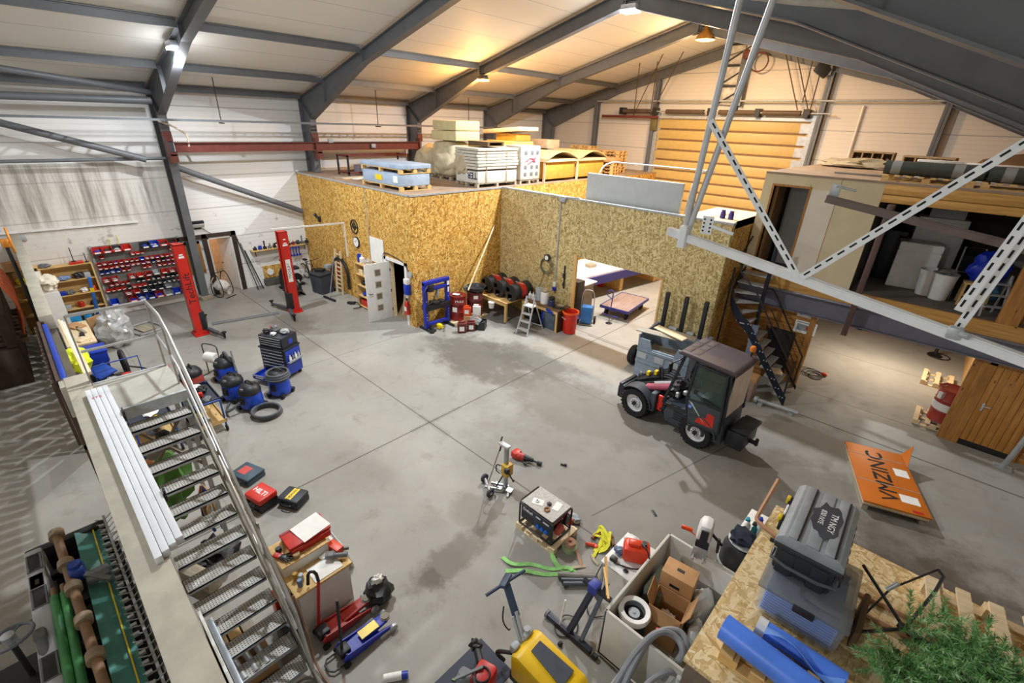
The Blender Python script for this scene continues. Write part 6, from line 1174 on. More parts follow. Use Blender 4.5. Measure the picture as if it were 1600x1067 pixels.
MB().tube([(-.24, 0, .85), (-.18, 0, .92), (.18, 0, .92), (.24, 0, .85)], .014, 6, 1).cyl((-.24, 0, .52), (.24, 0, .52), .012).obj('cross_bar', DARK, t)
item('box', (-14.65, 1.78, 0), mat('red_orange', '#c8442c', .6), (.14, .1, .06), 'small red stop block on the floor by the rail post', 'stop block')
# ================================================================== steel stair with platform and rail
ST = T('steel_stair', 'galvanised steel stair with perforated treads rising beside the concrete beam', 'stair', (-7.3, .55, 0))
SO = Vector((-7.3, .55, 0)); y0, y1 = .17, .95
def perf():
    s = NT('perforated_tread'); p = s.obj(); X, Y, Z = s.xyz(p)
    fx = s.math('ABSOLUTE', s.math('SUBTRACT', s.math('FRACT', s.math('MULTIPLY', X, 32)), .5)); fy = s.math('ABSOLUTE', s.math('SUBTRACT', s.math('FRACT', s.math('MULTIPLY', Y, 32)), .5))
    d = s.math('SQRT', s.math('ADD', s.math('MULTIPLY', fx, fx), s.math('MULTIPLY', fy, fy)))
    col = s.mix(s.math('LESS_THAN', d, .26), lin('#c6c4bd'), lin('#4a4742'))
    col = s.mix(s.math('MULTIPLY', s.step(s.noise(p, 6, 4), .45, .7), .35), col, lin('#6f6a60'))
    return s.fin(col, .5, .1)
PERF = perf()
NTR = 13
def sx(z): return -7.12+(2.9-z)/2.72*2.93
for k in range(NTR):
    z = 2.9-.21*(k+1); x = sx(z)-.02
    o = MB().bx(x-.23-SO.x, x-SO.x, y0-SO.y, y1-SO.y, z-.025, z).obj('tread', PERF, ST); MB().bx(x-.012-SO.x, x-SO.x, y0-SO.y, y1-SO.y, z-.06, z+.003).bx(x-.23-SO.x, x-.22-SO.x, y0-SO.y, y1-SO.y, z-.05, z).obj('nosing', GALV, o)
for y in (y0-.03, y1+.03): MB().bar(Vector((sx(2.9)-.2, y, 2.86))-SO, Vector((sx(.0)+.05, y, .0))-SO, .02, .2).obj('stringer', mat('zinc_dull', '#a29f94', .5, .3, .12, 5), ST)
MB().bx(-8.2-SO.x, -7.14-SO.x, .1-SO.y, 1.0-SO.y, 2.9, 2.93).obj('landing_plate', mat('landing_grey', '#a8a59b', .7, 0, .12, 3), ST)
for x in (-7.16, -8.2): MB().bx(x-SO.x, x+.04-SO.x, .1-SO.y, 1.0-SO.y, 2.78, 2.94).obj('landing_edge', GALV, ST)
RT = mat('rail_tube', '#bdbdba', .3, .6, .06)
def rt(nm, pts, r=.024, sm=0): MB().tube([Vector(p)-SO for p in pts], r, 10, sm).obj(nm, RT, ST)
rt('handrail', [(-8.15, .1, 3.98), (-8.15, .98, 3.98), (-7.45, .98, 3.98), (sx(2.9), .98, 3.83), (sx(.25), .98, 1.12), (sx(.1), .98, .2)])
rt('mid_rail', [(-8.15, .12, 3.45), (-8.15, .98, 3.45)], .02); rt('mid_rail', [(-8.15, .98, 3.45), (-7.45, .98, 3.4), (sx(2.9), .98, 3.3), (sx(.35), .98, .7)], .018)
for x, y, z0, z1 in ((-8.15, .1, 2.9, 3.98), (-8.15, .98, 2.9, 3.98), (-7.42, .98, 2.9, 3.98), (sx(2.0), 1.0, 1.9, 2.95), (sx(1.0), 1.0, .9, 1.95)): MB().bar(Vector((x, y, z0))-SO, Vector((x, y, z1))-SO, .045, .02, PI/2).obj('post', mat('zinc_dull', '#a29f94', .5, .3, .12, 5), ST)
for x in (-8.1, -7.2): 
    for y in (.14, .96): MB().bx(x-.03-SO.x, x+.03-SO.x, y-.03-SO.y, y+.03-SO.y, 0, 2.9).obj('support_leg', GALV, ST)
MB().bar(Vector((-7.2, .96, 1.6))-SO, Vector((-7.2, .14, 2.8))-SO, .05, .03).bar(Vector((-7.2, .14, 1.5))-SO, Vector((-7.2, .96, 2.7))-SO, .05, .03).obj('cross_brace', mat('brace_taupe', '#8a7c6b', .6), ST)
# white boards lying on the beam, taped edge
t = T('board_pack', 'long white cladding boards lying along the concrete beam', 'boards', (-5.85, .09, 3.001))
for k in range(4): MB().box((-.02*k, -.06+.06*k, .04), (3.7-.04*k, .056, .075), .004).obj('board', mat('cladding_white', '#d3d5d8', .5, 0, .03), t)
text('STS', .07, RED, t, (-1.55, .0, .0785), (0, 0, PI/2)); 
for x in (-.9, 1.0): tag(MB().bx(-.03, .03, -.02, .1, 0, .02).cyl((0, .09, -.06), (0, .09, .1), .012).bar((-.06, .09, .1), (.06, .09, .1), .015, .015).obj('screw_clamp', DARK, None, (-5.85+x, .17, 3.02)), 'black screw clamp on the white boards, %s' % ('far one' if x < 0 else 'near one'), 'clamp')
# sheets leaning between beam and stair
for k, (m, zt, lb) in enumerate(((mat('gold_sheet', '#a08a58', .6, 0, .12, 2), 1.55, 'tan sheet standing on edge beside the stair foot, nearest the beam'), (mat('dark_sheet', '#4a443c', .6), 1.5, 'dark sheet standing on edge, second from the beam'), (mat('white_sheet', '#cfcdc6', .5), 1.5, 'white edged sheet standing on edge, third from the beam'), (mat('alu_sheet', '#8f959b', .35, .6), 1.42, 'bundle of aluminium strips standing on edge by the treads'))):
    tag(MB().box((0, 0, zt/2), (2.6-.1*k, .03 if k < 3 else .06, zt), .003).obj('sheet', m, None, (-3.62+.05*k, .11+.055*k-.045, .005), (rad(0), 0, 0)), lb, 'sheet')
# ================================================================== below and beyond the stair
t = T('workbench', 'plywood topped workbench with white drawers beyond the landing rail', 'workbench', (-16.6, .3, 0)); MB().bx(-.95, .95, -.28, .32, .8, .85, .004).obj('bench_top', PALE, t); MB().bx(-.9, .0, -.25, .28, .1, .8).obj('drawer_unit', WHITE, t)
for k in range(3): MB().bx(-.88, -.02, .28, .3, .15+.22*k, .34+.22*k).obj('drawer', WHITE, t)
for x in (.1, .88): 
    for y in (-.22, .26): MB().bx(x-.03, x+.03, y-.03, y+.03, 0, .8).obj('leg', PINE, t)
for i, (x, y, m, sz, lb, cat) in enumerate(((.3, .1, DARK, (.24, .1, .06), 'black sander on the plywood workbench', 'sander'), (-.1, .12, GREYWOOD, (.6, .08, .05), 'grey batten lying on the plywood workbench', 'batten'), (-.55, .05, CARD, (.5, .3, .05), 'brown board on the plywood workbench', 'board'), (.65, .05, PALE, (.3, .3, .04), 'offcut on the near end of the plywood workbench', 'offcut'))): item('box', (-16.6+x, .3+y, .851), m, sz, lb, cat, .2*i)
t = T('white_rack', 'white open rack with tubes at the far end of the workbench', 'rack', (-18.4, .12, 0))
for x in (-.5, .5): MB().bx(x-.03, x+.03, -.12, .2, 0, 1.7).obj('side_panel', WHITE, t)
for z in (.4, .9, 1.4): MB().bx(-.5, .5, -.12, .2, z-.02, z).obj('shelf', PALE, t)
for k in range(3): tag(MB().cyl((0, 0, 0), (.1, .05, .42), .05).obj('white_tube', WHITE, None, (-18.6+.2*k, .08, .901)), 'white tube standing in the open rack, %s' % ('far', 'middle', 'near')[k], 'tube')
tag(MB().blob((0, 0, .2), (.32, .25, .22), .3, 6, 3, 2, -.19).obj('white_cloth', mat('cream_cloth', '#ddd5bf', .9), None, (-18.3, .12, 1.7)), 'crumpled cream cloth on top of the open white rack', 'cloth')
item('box', (-18.95, -.05, 0), WHITE, (.1, .3, 2.1), 'tall white radiator panel standing at the far end of the rack', 'panel')
t = T('engine_crane', 'blue engine crane arm with yellow band in front of the bookcase', 'crane', (-18.9, 1.0, 0)); MB().bar((-.1, 0, .4), (.1, .1, 1.75), .09, .09, 0, .01).obj('boom', mat('crane_blue', '#2a62b0', .45), t); MB().bar((.03, .065, 1.28), (.05, .075, 1.42), .1, .1).obj('yellow_band', YELLOW, t); MB().bx(-.5, .5, -.05, .05, .06, .14).bx(-.2, -.1, -.4, .4, .06, .14).bar((-.15, 0, .1), (-.1, 0, .45), .09, .09).obj('base', DARK, t)
for x, y in ((-.5, 0), (.5, 0), (-.15, .4), (-.15, -.4)): MB().cyl((x, y-.02, .05), (x, y+.02, .05), .05).obj('caster', RUBBER, t)
t = T('foil_sack', 'shiny clear sack of silver waste standing on the floor beyond the rail', 'sack', (-17.3, 1.15, 0)); MB().blob((0, 0, .5), (.5, .42, .55), .2, 9, 4, 3, -.5).obj('sack', mat('silver_plastic', '#c5c7c6', .18, .35, .2, 7), t); MB().box((-.4, -.32, .45), (.04, .5, .9), .01, (0, .15, .5)).obj('carton_side', CARD, t)
t = T('metal_frame', 'aluminium window frame lying on the floor behind the foil sack', 'frame', (-18.1, 1.95, .02), .3); MB().bx(-.5, .5, -.4, -.36, 0, .04).bx(-.5, .5, .36, .4, 0, .04).bx(-.5, -.46, -.4, .4, 0, .04).bx(.46, .5, -.4, .4, 0, .04).obj('frame', ALU, t); MB().bx(-.3, .3, -.2, .2, 0, .03).obj('inner_board', GREYWOOD, t)
t = T('blue_crate', 'bright blue lidded crate on the shelf end beside the hi-vis jacket', 'crate', (-15.2, .45, 0)); MB().bx(-.3, .3, -.25, .25, .5, .8, .02).bx(-.32, .32, -.27, .27, .78, .84, .02).obj('crate_body', BLUE, t); MB().bx(-.28, .28, -.22, .22, 0, .5).obj('stand', BLACKP, t)
tag(MB().blob((0, 0, 0), (.35, .2, .3), .3, 3, 3, 2).obj('hi_vis_jacket', mat('hivis', '#d7e22a', .8), None, (-14.2, .12, .95)), 'yellow hi-vis jacket heaped beside the landing rail', 'jacket')
tag(MB().ring((0, 0, 0), .3, .06, 'Y').ring((0, .03, 0), .2, .03, 'Y').cyl((-.28, 0, 0), (.28, 0, 0), .02).cyl((0, 0, -.28), (0, 0, .28), .02).obj('fan_wheel', DARK, None, (-14.9, .95, .38)), 'black fan wheel standing behind the flat blue cart', 'wheel')
t = T('flat_cart', 'flat blue cart piled with a red can and clutter beyond the landing', 'cart', (-13.4, .75, 0)); MB().bx(-.75, .75, -.45, .45, .27, .32).obj('deck', GREYP, t); MB().bx(-.78, .78, -.48, -.45, .24, .34).bx(-.78, .78, .45, .48, .24, .34).tube([(.75, .45, .3), (.82, .45, .45), (.82, -.45, .45), (.75, -.45, .3)], .018, 8).tube([(-.75, .45, .3), (-.8, .45, .75), (-.8, -.45, .75), (-.75, -.45, .3)], .018, 8).obj('frame', mat('cart_blue', '#23489f', .5), t)
for x in (-.6, .6):
    for y in (-.35, .35): MB().wheel((x, y, .11), .11, .05).obj('wheel', RUBBER, t)
for a in (('can', -.3, .1, RED, (.24, .24, .24), 'red can on the flat blue cart', 'can'), ('box', .0, -.05, BLUE, (.26, .2, .14), 'small blue box on the flat cart', 'box'), ('can', .35, -.1, ORANGE, (.3, .3, .06), 'orange round lid on the flat blue cart', 'lid'), ('bag', -.6, -.2, LIGHTG, (.3, .24, .12), 'grey machine on the flat blue cart', 'machine'), ('bag', .2, .25, GREYP, (.4, .3, .1), 'grey sheet heap on the flat blue cart', 'heap')):
    item(a[0], (-13.4+a[1], .75+a[2], .321), a[3], a[4], a[5], a[6])
tag(MB().box((0, 0, .0), (.6, .4, .04), .006, (.2, .1, .3)).obj('blue_sheet', mat('cart_blue', '#23489f', .5), None, (-14.4, .45, .5)), 'blue panel leaning on the flat cart', 'panel')
tag(MB().tube([(-15.5, 1.0, .02), (-14.8, 1.5, .02), (-14.0, 1.35, .02), (-13.2, 1.6, .02), (-12.6, 1.4, .02)], .014, 6, 3).obj('floor_cable', DARK), 'black cable running over the floor beside the flat cart', 'cable')
CB2 = mat('cart_blue', '#23489f', .5)
def tcart(loc, rz, L, W, label, h=.8):
    t = T('service_cart', label, 'cart', loc, rz); a, b = L/2, W/2
    for z in (.25, h): MB().bx(-a, a, -b, b, z-.02, z).bx(-a, a, -b, -b+.015, z, z+.06).bx(-a, a, b-.015, b, z, z+.06).bx(-a, -a+.015, -b, b, z, z+.06).bx(a-.015, a, -b, b, z, z+.06).obj('tray', PINEX if z < .5 else mat('tray_dark', '#2b3140', .5), t)
    for x in (-a+.03, a-.03):
        for y in (-b+.03, b-.03): MB().cyl((x, y, .1), (x, y, h+.05), .018).obj('leg', CB2, t); MB().wheel((x, y, .07), .07, .04).obj('caster', RUBBER, t)
    MB().tube([(a, -b+.03, h), (a+.12, -b+.05, h+.08), (a+.12, b-.05, h+.08), (a, b-.03, h)], .018, 8, 1).obj('handle', CB2, t); return t
def clutter(loc, L, W, z, seeds, where):
    for i, (k, m, sz, nm) in enumerate(seeds):
        x = -L/2+L*(i+.5)/len(seeds); y = rnd.uniform(-W/4, W/4); item(k, (loc[0]+x, loc[1]+y, z), m, sz, nm+' on '+where, nm.split()[-1], rnd.uniform(-.5, .5))
tcart((-10.95, 1.72, 0), 0, 1.0, .6, 'blue service cart with tools just right of the stair rail')
clutter((-10.95, 1.72), .9, .4, .801, (('bag', WHITE, (.22, .2, .1), 'white torn wrap'), ('bag', DARK, (.22, .22, .16), 'black angle grinder'), ('can', RED, (.1, .1, .12), 'small red cup'), ('bag', GREYP, (.2, .16, .1), 'grey tool')), 'the cart right of the stair rail')
clutter((-10.95, 1.72), .9, .4, .251, (('bag', DARK, (.24, .2, .14), 'black cable tangle'), ('bag', YGREEN, (.2, .16, .12), 'yellow green strap'), ('box', GREYP, (.2, .16, .12), 'grey battery')), 'the lower tray of the cart right of the rail')
tcart((-11.0, .78, 0), 0, 1.3, .7, 'long blue cart with white papers seen under the top treads')
clutter((-11.0, .78), 1.2, .4, .801, (('bag', PAPER, (.4, .3, .06), 'white crumpled paper'), ('bag', PAPER, (.34, .3, .14), 'white plastic bag'), ('bag', PAPER, (.3, .24, .05), 'white torn sheet'), ('box', YELLOW, (.1, .1, .06), 'small yellow box')), 'the long cart under the stair')
clutter((-11.0, .78), 1.2, .4, .251, (('bag', mat('silver_tool', '#8c8f92', .35, .7), (.24, .24, .2), 'silver lamp'), ('bag', GREYP, (.3, .24, .2), 'clear grey bag'), ('box', DARK, (.24, .2, .16), 'black charger')), 'the lower tray of the long cart')
tag(MB().blob((0, 0, 0), (.12, .28, .5), .25, 2, 3, 2).blob((.05, -.1, -.4), (.1, .2, .4), .3, 5, 3, 2).obj('green_coat', mat('coat_green', '#55803a', .9, 0, .2), None, (-7.9, .55, 1.1)), 'green work coat hanging below the stair', 'coat'); tag(MB().blob((0, 0, 0), (.1, .18, .35), .3, 7, 3, 2).obj('brown_gear', mat('leather_brown', '#8c5a2c', .8), None, (-8.15, .4, 1.05)), 'brown leather gear hanging beside the green coat', 'gear')
t = T('strap_bunch', 'bunch of brown and blue straps hanging below the right of the stair', 'straps', (-7.35, .85, 1.15))
for k in range(9): MB().tube([(0, 0, .0), (rnd.uniform(-.12, .12), rnd.uniform(-.1, .1), -.25), (rnd.uniform(-.15, .15), rnd.uniform(-.12, .12), -.5), (rnd.uniform(-.1, .1), rnd.uniform(-.1, .1), -.75-.1*(k % 3))], .022, 6, 1).obj('strap', (mat('strap_tan', '#a88f66', .9), mat('leather_brown', '#8c5a2c', .8), mat('strap_blue', '#2a3f8c', .8))[k % 3 if k % 4 else 0], t)
t = T('chain_heap', 'heap of black chain with an orange tag under the lower treads', 'chain', (-6.9, .75, 0)); MB().blob((0, 0, .1), (.32, .25, .16), .5, 4, 3, 4, -.09).obj('chain', DARK, t); MB().box((.05, .02, .28), (.1, .08, .05), .02).obj('tag', ORANGE, t)
t = T('hand_saw_case', 'wooden box with a round dial under the lower treads', 'box', (-6.6, .4, 0), .4); MB().box((0, 0, .12), (.6, .2, .24), .01).obj('box_body', GREYWOOD, t); MB().cyl((.1, 0, .24), (.1, 0, .25), .07).obj('dial', PAPER, t)
for k in range(6): tag(MB().box((0, 0, .05), (.6-.04*(k % 3), .14, .1), .008).obj('timber_offcut', (PALE, PINEX, GREYWOOD)[k % 3], None, (-5.4+.02*k, .3+.16*(k % 3), .001+.101*(k//3)), (0, 0, .0)), 'timber offcut stacked under the lower stair, %s of the %s layer' % (ORD[k % 3], ('bottom', 'top')[k//3]), 'offcut')
t = T('fluted_carton', 'pale carton with silver pipes under the stair foot', 'carton', (-4.75, .45, 0)); MB().bx(-.3, .3, -.25, .25, 0, .3).obj('carton', CARD, t)
for k in range(3): MB().cyl((-.3, -.15+.13*k, .34), (.3, -.1+.13*k, .36), .04).obj('pipe', ALU, t)
# ================================================================== cases, desk, jacks
def case(loc, rz, sz, m, label, lt=None, ltm=TEXTW, base=None):
    t = T('tool_case', label, 'tool case', loc, rz); w, d, h = sz
    MB().box((0, 0, h*.3), (w, d, h*.6), .025).obj('case_base', base or m, t); MB().box((0, 0, h*.8), (w*1.02, d*1.02, h*.4), .03).obj('case_lid', m, t)
    MB().tube([(-.09, -d/2, h*.55), (-.09, -d/2-.05, h*.55), (.09, -d/2-.05, h*.55), (.09, -d/2, h*.55)], .014, 8, 1).obj('handle', BLACKP, t)
    for x in (-w*.35, w*.35): MB().box((x, -d/2-.005, h*.55), (.05, .02, .08), .006).obj('latch', BLACKP, t)
    if lt: 
        return t, text(lt[0], lt[1], ltm, t, (lt[2], lt[3], h+.001), (0, 0, lt[4]), bold=.002)
    return t, None
case((-7.62, 1.68, 0), rad(15), (.42, .36, .3), mat('case_red', '#cf2c1d', .45, 0, .06), 'red and black power tool case with white lettering beside the stair', ('HILTI', .14, 0, 0, 0), TEXTW, BLACKP)
t, _ = case((-7.28, 2.1, 0), rad(28), (.42, .34, .2), mat('case_slate', '#2b3038', .5), 'black tool case with a yellow name plate beside the red case'); MB().bx(-.06, .06, -.14, .14, .2, .203).obj('name_plate', YELLOW, t); text('DEWALT', .075, TEXTK, t, (0, 0, .2045), (0, 0, PI/2))
t, _ = case((-8.55, 1.75, 0), rad(20), (.5, .4, .16), mat('case_petrol', '#3a4f5c', .5), 'grey green flat tool case with red marks behind the stair rail'); MB().bx(-.15, .05, -.1, .1, .16, .163).obj('red_print', RED, t)
t = T('desk', 'low wooden desk with white panels beside the stair', 'desk', (-5.1, 1.54, 0)); MB().bx(-.4, .36, -.4, .4, .71, .75, .004).obj('desk_top', PINEX, t); MB().bx(-.38, .3, -.36, -.34, 0, .71).bx(.3, .32, -.36, .36, 0, .71).bx(-.38, .3, .34, .36, 0, .71).obj('white_panel', WHITE, t); MB().cyl((.05, -.362, .5), (.05, -.375, .5), .03).obj('cable_hole', BLACKP, t)
t = T('desk_cabinet', 'small white cabinet with wooden top standing on the left of the desk', 'cabinet', (-5.32, 1.5, .751)); MB().bx(-.3, .18, -.34, .3, 0, .17).obj('cabinet_body', WHITE, t); MB().bx(-.31, .19, -.35, .31, .17, .19, .003).obj('cabinet_top', PINEX, t)
ZT, ZK = .751, .943
t = T('red_tool_box', 'red cantilever tool box under a sheet of white paper on the cabinet', 'tool box', (-5.42, 1.62, ZK), .0); MB().bx(-.2, .2, -.28, .28, 0, .1, .006).bx(-.18, .18, -.3, .3, .1, .14, .01).obj('box_body', RED, t); 
for k in range(3): MB().bx(-.2+.02*k, -.17+.02*k, -.29, .29, .1+.015*k, .115+.015*k).obj('ridge', MAROON, t)
tag(MB().box((0, 0, .006), (.36, .42, .008), 0, (0, .02, 0)).obj('printed_bag', PAPER, None, (-5.42, 1.7, ZK+.145), (0, 0, .15)), 'large white printed sheet on the red cantilever tool box', 'paper')
t = T('work_glove', 'black and red work glove on the cabinet', 'glove', (-5.28, 1.24, ZK), .5); MB().blob((0, 0, .03), (.06, .05, .025), .1, 1).tube([(.04, .03, .03), (.11, .05, .03)], .012, 6).tube([(.05, .01, .03), (.13, .015, .03)], .012, 6).tube([(.05, -.01, .03), (.12, -.02, .03)], .012, 6).tube([(.04, -.03, .03), (.1, -.05, .03)], .011, 6).tube([(.0, .05, .03), (.04, .09, .03)], .012, 6).obj('hand', BLACKP, t); MB().box((-.1, 0, .03), (.12, .08, .04), .015).obj('cuff', RED, t)
item('can', (-5.2, 1.38, ZK), mat('tape_tan', '#a88a5e', .6), (.1, .1, .06), 'tan tape roll beside the glove on the cabinet', 'tape roll'); item('can', (-5.45, 1.24, ZK), DARK, (.08, .08, .07), 'small black cup beside the glove on the cabinet', 'cup')
t = T('open_binder', 'white pad lying open on the right of the desk', 'pad', (-4.92, 1.62, ZT), .0); MB().box((0, .0, .006), (.3, .4, .01), .002).bx(-.15, .15, -.002, .002, .0112, .0116).obj('pages', PAPER, t)
item('bag', (-5.1, 1.72, ZT), PAPER, (.12, .16, .05), 'white paper cone between the cabinet and the pad', 'paper')
t = T('nail_box', 'orange and white nail box at the far end of the desk', 'carton', (-5.13, 1.87, ZT), .2); MB().box((0, 0, .05), (.3, .12, .1), .004).obj('carton', ORANGE, t); MB().bx(-.16, -.08, -.065, .065, 0, .101).obj('white_end', PAPER, t)
t = T('nail_gun', 'grey cordless nail gun lying on the desk pad', 'nail gun', (-4.98, 1.78, ZT+.02), .9); MB().cyl((0, 0, .04), (.2, 0, .04), .035).box((-.04, 0, .05), (.12, .1, .08), .02).bar((.02, 0, .04), (.0, .12, .04), .04, .04).box((.08, .12, .03), (.24, .03, .05), .008).obj('body', GREYP, t); MB().box((.0, .14, .04), (.1, .07, .06), .015).obj('battery', BLACKP, t)
for k, (m, lb) in enumerate(((mat('amber_glass', '#b08a2c', .3), 'yellow jar on the desk edge'), (LIGHTG, 'grey jar on the desk edge'), (mat('blue_grey_jar', '#5d6f8c', .4), 'blue grey jar on the desk edge'))): item('can', (-5.02+.07*k, 1.26+.05*(k % 2), ZT), m, (.07, .07, .12), lb, 'jar')
tag(MB().box((0, 0, .26), (.5, .01, .5), .002, (.2, 0, 0)).obj('white_board', WHITE, None, (-5.5, 2.12, 0)), 'white board leaning behind the desk', 'board')
def jack(loc, rz, m, label, scale=1., handle=None, plate=None):
    t = T('floor_jack', label, 'floor jack', loc, rz); t.scale = (scale,)*3
    for y in (-.12, .12): MB().prismy([(-.35, .05), (.38, .05), (.4, .1), (.1, .15), (-.3, .2), (-.36, .15)], y-.012, y+.012, .003).obj('side_plate', m, t)
    MB().bx(-.3, .0, -.11, .11, .06, .14).bx(-.02, .2, -.11, .11, .08, .12).obj('frame', m, t); MB().bar((-.02, 0, .13), (.36, 0, .17), .14, .05, 0, .01).obj('lift_arm', m if plate is None else m, t); MB().cyl((.36, 0, .17), (.36, 0, .2), .07, n=20).cyl((.36, 0, .2), (.36, 0, .215), .055, n=20).obj('saddle', mat('saddle_grey', '#7a7264', .6, .3), t)
    for y in (-.15, .15): MB().cyl((.4, y-.02, .06), (.4, y+.02, .06), .06).obj('front_wheel', GALV, t); MB().cyl((-.33, y-.02, .05), (-.33, y+.02, .05), .05).obj('rear_wheel', RUBBER, t)
    MB().box((-.3, 0, .16), (.16, .16, .12), .02).cyl((-.3, -.1, .16), (-.3, .1, .16), .03).obj('pump', DARK, t)
    if handle: MB().cyl((-.32, 0, .18), handle, .018, n=10).obj('pump_handle', DARK, t)
    if plate: MB().bx(-.1, .2, -.085, .085, .2, .205).obj('maker_plate', plate, t)
    return t
jack((-4.5, 1.6, 0), PI/2, mat('jack_red', '#a02a22', .5, 0, .15), 'red long trolley jack by the stair foot', 1.0); t = jack((-4.08, 1.66, 0), PI/2, mat('jack_blue', '#2030a0', .45), 'blue trolley jack with yellow label by the stair foot', .95)
MB().bx(-.05, .22, -.07, .07, .195, .2).obj('label', YELLOW, t); MB().cyl((-.32, 0, .18), (-.22, .12, 1.0), .02, n=10).bx(-.245, -.22, .1, .13, .68, .72).obj('pump_handle', BLACKP, t); MB().tube([(-.35, -.12, .05), (-.55, -.1, .05), (-.55, .12, .05), (-.35, .12, .05)], .014, 6, 1).obj('grip_loop', DARK, t)
t = T('jack_handle', 'red jack handle with black grip leaning by the stair rail', 'handle', (-4.62, 1.35, 0)); MB().cyl((0, -.05, .15), (-.12, .1, .8), .02).obj('rod', RED, t); MB().tube([(-.12, .1, .8), (-.16, .1, .95), (-.2, .02, .98), (-.17, -.02, .8)], .022, 8, 1).obj('grip', BLACKP, t)
t = T('plastic_case', 'big dark grey plastic case standing by the desk', 'case', (-4.92, 1.35, 0), .1); MB().box((0, -.22, .22), (.34, .16, .44), .03).box((0, -.22, .42), (.2, .1, .06), .02).obj('case_body', mat('case_grey', '#43464b', .5), t)
t.location = (-4.85, 1.18, 0)
t = T('rubbish_bag', 'black rubbish bag tied with a white knot beside the desk', 'bag', (-4.5, 2.16, 0)); MB().blob((0, 0, .17), (.2, .2, .2), .2, 8, 3, 3, -.165).obj('sack', BLACKP, t); MB().blob((0, 0, .4), (.05, .08, .07), .4, 2).obj('knot', PAPER, t)
item('box', (-5.28, 1.04, 0), ORANGE, (.2, .12, .42), 'orange box wedged between the stair and the desk', 'box'); item('box', (-4.98, 1.02, 0), BLACKP, (.24, .12, .3), 'black box wedged beside the stair stringer', 'box')
tag(MB().tube([(-4.6, 1.08, 1.0), (-4.4, 1.1, .5), (-4.3, 1.06, .1), (-4.0, 1.06, .03), (-3.7, 1.1, .03)], .015, 6, 2).obj('brown_cable', mat('brown_cable', '#8c6a55', .6)), 'brown cable hanging from the foot of the stair rail', 'cable')
# ================================================================== generator, core drill, straps
t = T('generator_pallet', 'wooden pallet carrying the generator', 'pallet', (-3.57, 4.93, 0)); pallet(t, .85, .66, 0, PALE, .12)
t = T('generator', 'petrol generator in a black tube frame with blue sockets, papers on top', 'generator', (-3.6, 4.9, .121)); gx, gy, gh = .36, .26, .5
for s_ in (-gx, gx): MB().tube([(s_, -gy, 0.02), (s_, -gy, gh-.05), (s_, -gy+.05, gh), (s_, gy-.05, gh), (s_, gy, gh-.05), (s_, gy, .02), (s_, -gy, .02)], .016, 8).obj('frame_tube', BLACKP, t)
for y, z in ((-gy, .02), (gy, .02), (gy, gh-.04), (-gy, gh-.04)): MB().cyl((-gx, y, z), (gx, y, z), .015).obj('cross_tube', BLACKP, t)
MB().bx(-gx+.03, gx-.03, -gy+.04, gy-.04, gh-.16, gh-.03, .04).obj('fuel_tank', mat('gen_red', '#a3242c', .4), t); MB().bx(-gx+.02, gx-.02, -gy+.01, gy-.01, gh-.01, gh+.005).obj('top_plate', mat('checker_plate', '#a5a199', .5, .0, .25, 30), t)
MB().bx(-gx+.03, gx-.03, -gy+.0, -gy+.05, .16, gh-.06, .008).obj('control_panel', mat('panel_slate', '#2c3444', .45), t); text('Dekel', .09, TEXTW, t, (-.18, -gy-.002, gh-.11), (PI/2, 0, 0), bold=.002); MB().bx(.0, .1, -gy-.002, -gy, gh-.12, gh-.09).bx(.16, .28, -gy-.002, -gy, gh-.13, gh-.1).obj('panel_print', PAPER, t)
for k in range(3): MB().cyl((.06+.09*k, -gy-.03, .22), (.06+.09*k, -gy+.01, .22), .034, n=18).obj('socket', mat('socket_blue', '#1f63c8', .35), t)
MB().blob((-.15, .02, .16), (.18, .17, .15), .15, 3).blob((.12, .05, .16), (.2, .17, .15), .1, 5).obj('engine', DARK, t); MB().cyl((gx-.06, -.02, .17), (gx+.0, -.02, .17), .1, n=24).obj('recoil_cover', mat('recoil_red', '#c25048', .5), t); MB().bx(gx-.06, gx+.01, .1, .22, .2, .38).obj('air_box', BLACKP, t); MB().bx(-gx+.04, -.05, -gy-.004, -gy+.01, .17, .3).obj('dark_panel', BLACKP, t)
item('box', (-3.72, 4.83, .627), PAPER, (.2, .14, .006), 'white paper with a ring part on the left of the generator top', 'paper', .4); item('box', (-3.42, 4.98, .627), PAPER, (.12, .2, .006), 'white paper with red print on the right of the generator top', 'paper', .2)
tag(MB().lathe([(.03, 0), (.055, 0), (.055, .02), (.03, .02), (.03, 0)], 18, None, False).obj('brown_ring', mat('rust', '#8a5a2a', .7), None, (-3.5, 4.8, .627)), 'brown gear ring lying on the generator top', 'gear ring'); tag(MB().lathe([(.02, 0), (.035, 0), (.035, .02), (.02, .02), (.02, 0)], 14, None, False).obj('steel_ring', GALV, None, (-3.74, 4.83, .634)), 'steel ring on the white paper on the generator', 'ring')
item('bag', (-3.55, 4.92, .627), DARK, (.08, .08, .04), 'black bolt cluster in the middle of the generator top', 'bolts')
tag(MB().box((0, 0, .05), (.3, .12, .1), .01, (0, 0, .5)).obj('timber_block', GREYWOOD, None, (-3.75, 5.5, 0)), 'old timber block behind the generator', 'block'); item('box', (-3.5, 5.42, 0), ORANGE, (.34, .1, .1), 'orange battery tool behind the generator', 'tool', -.5); item('bag', (-3.35, 5.46, 0), LIGHTG, (.24, .16, .14), 'grey and pink tool behind the generator', 'tool')
t = T('core_drill_stand', 'wheeled steel core drill stand with yellow gear head', 'drill stand', (-4.9, 5.05, 0)); SV = mat('stand_silver', '#a3a5a6', .35, .75, .12)
w1, w2 = at(757, 752)-t.location, at(766, 776)-t.location
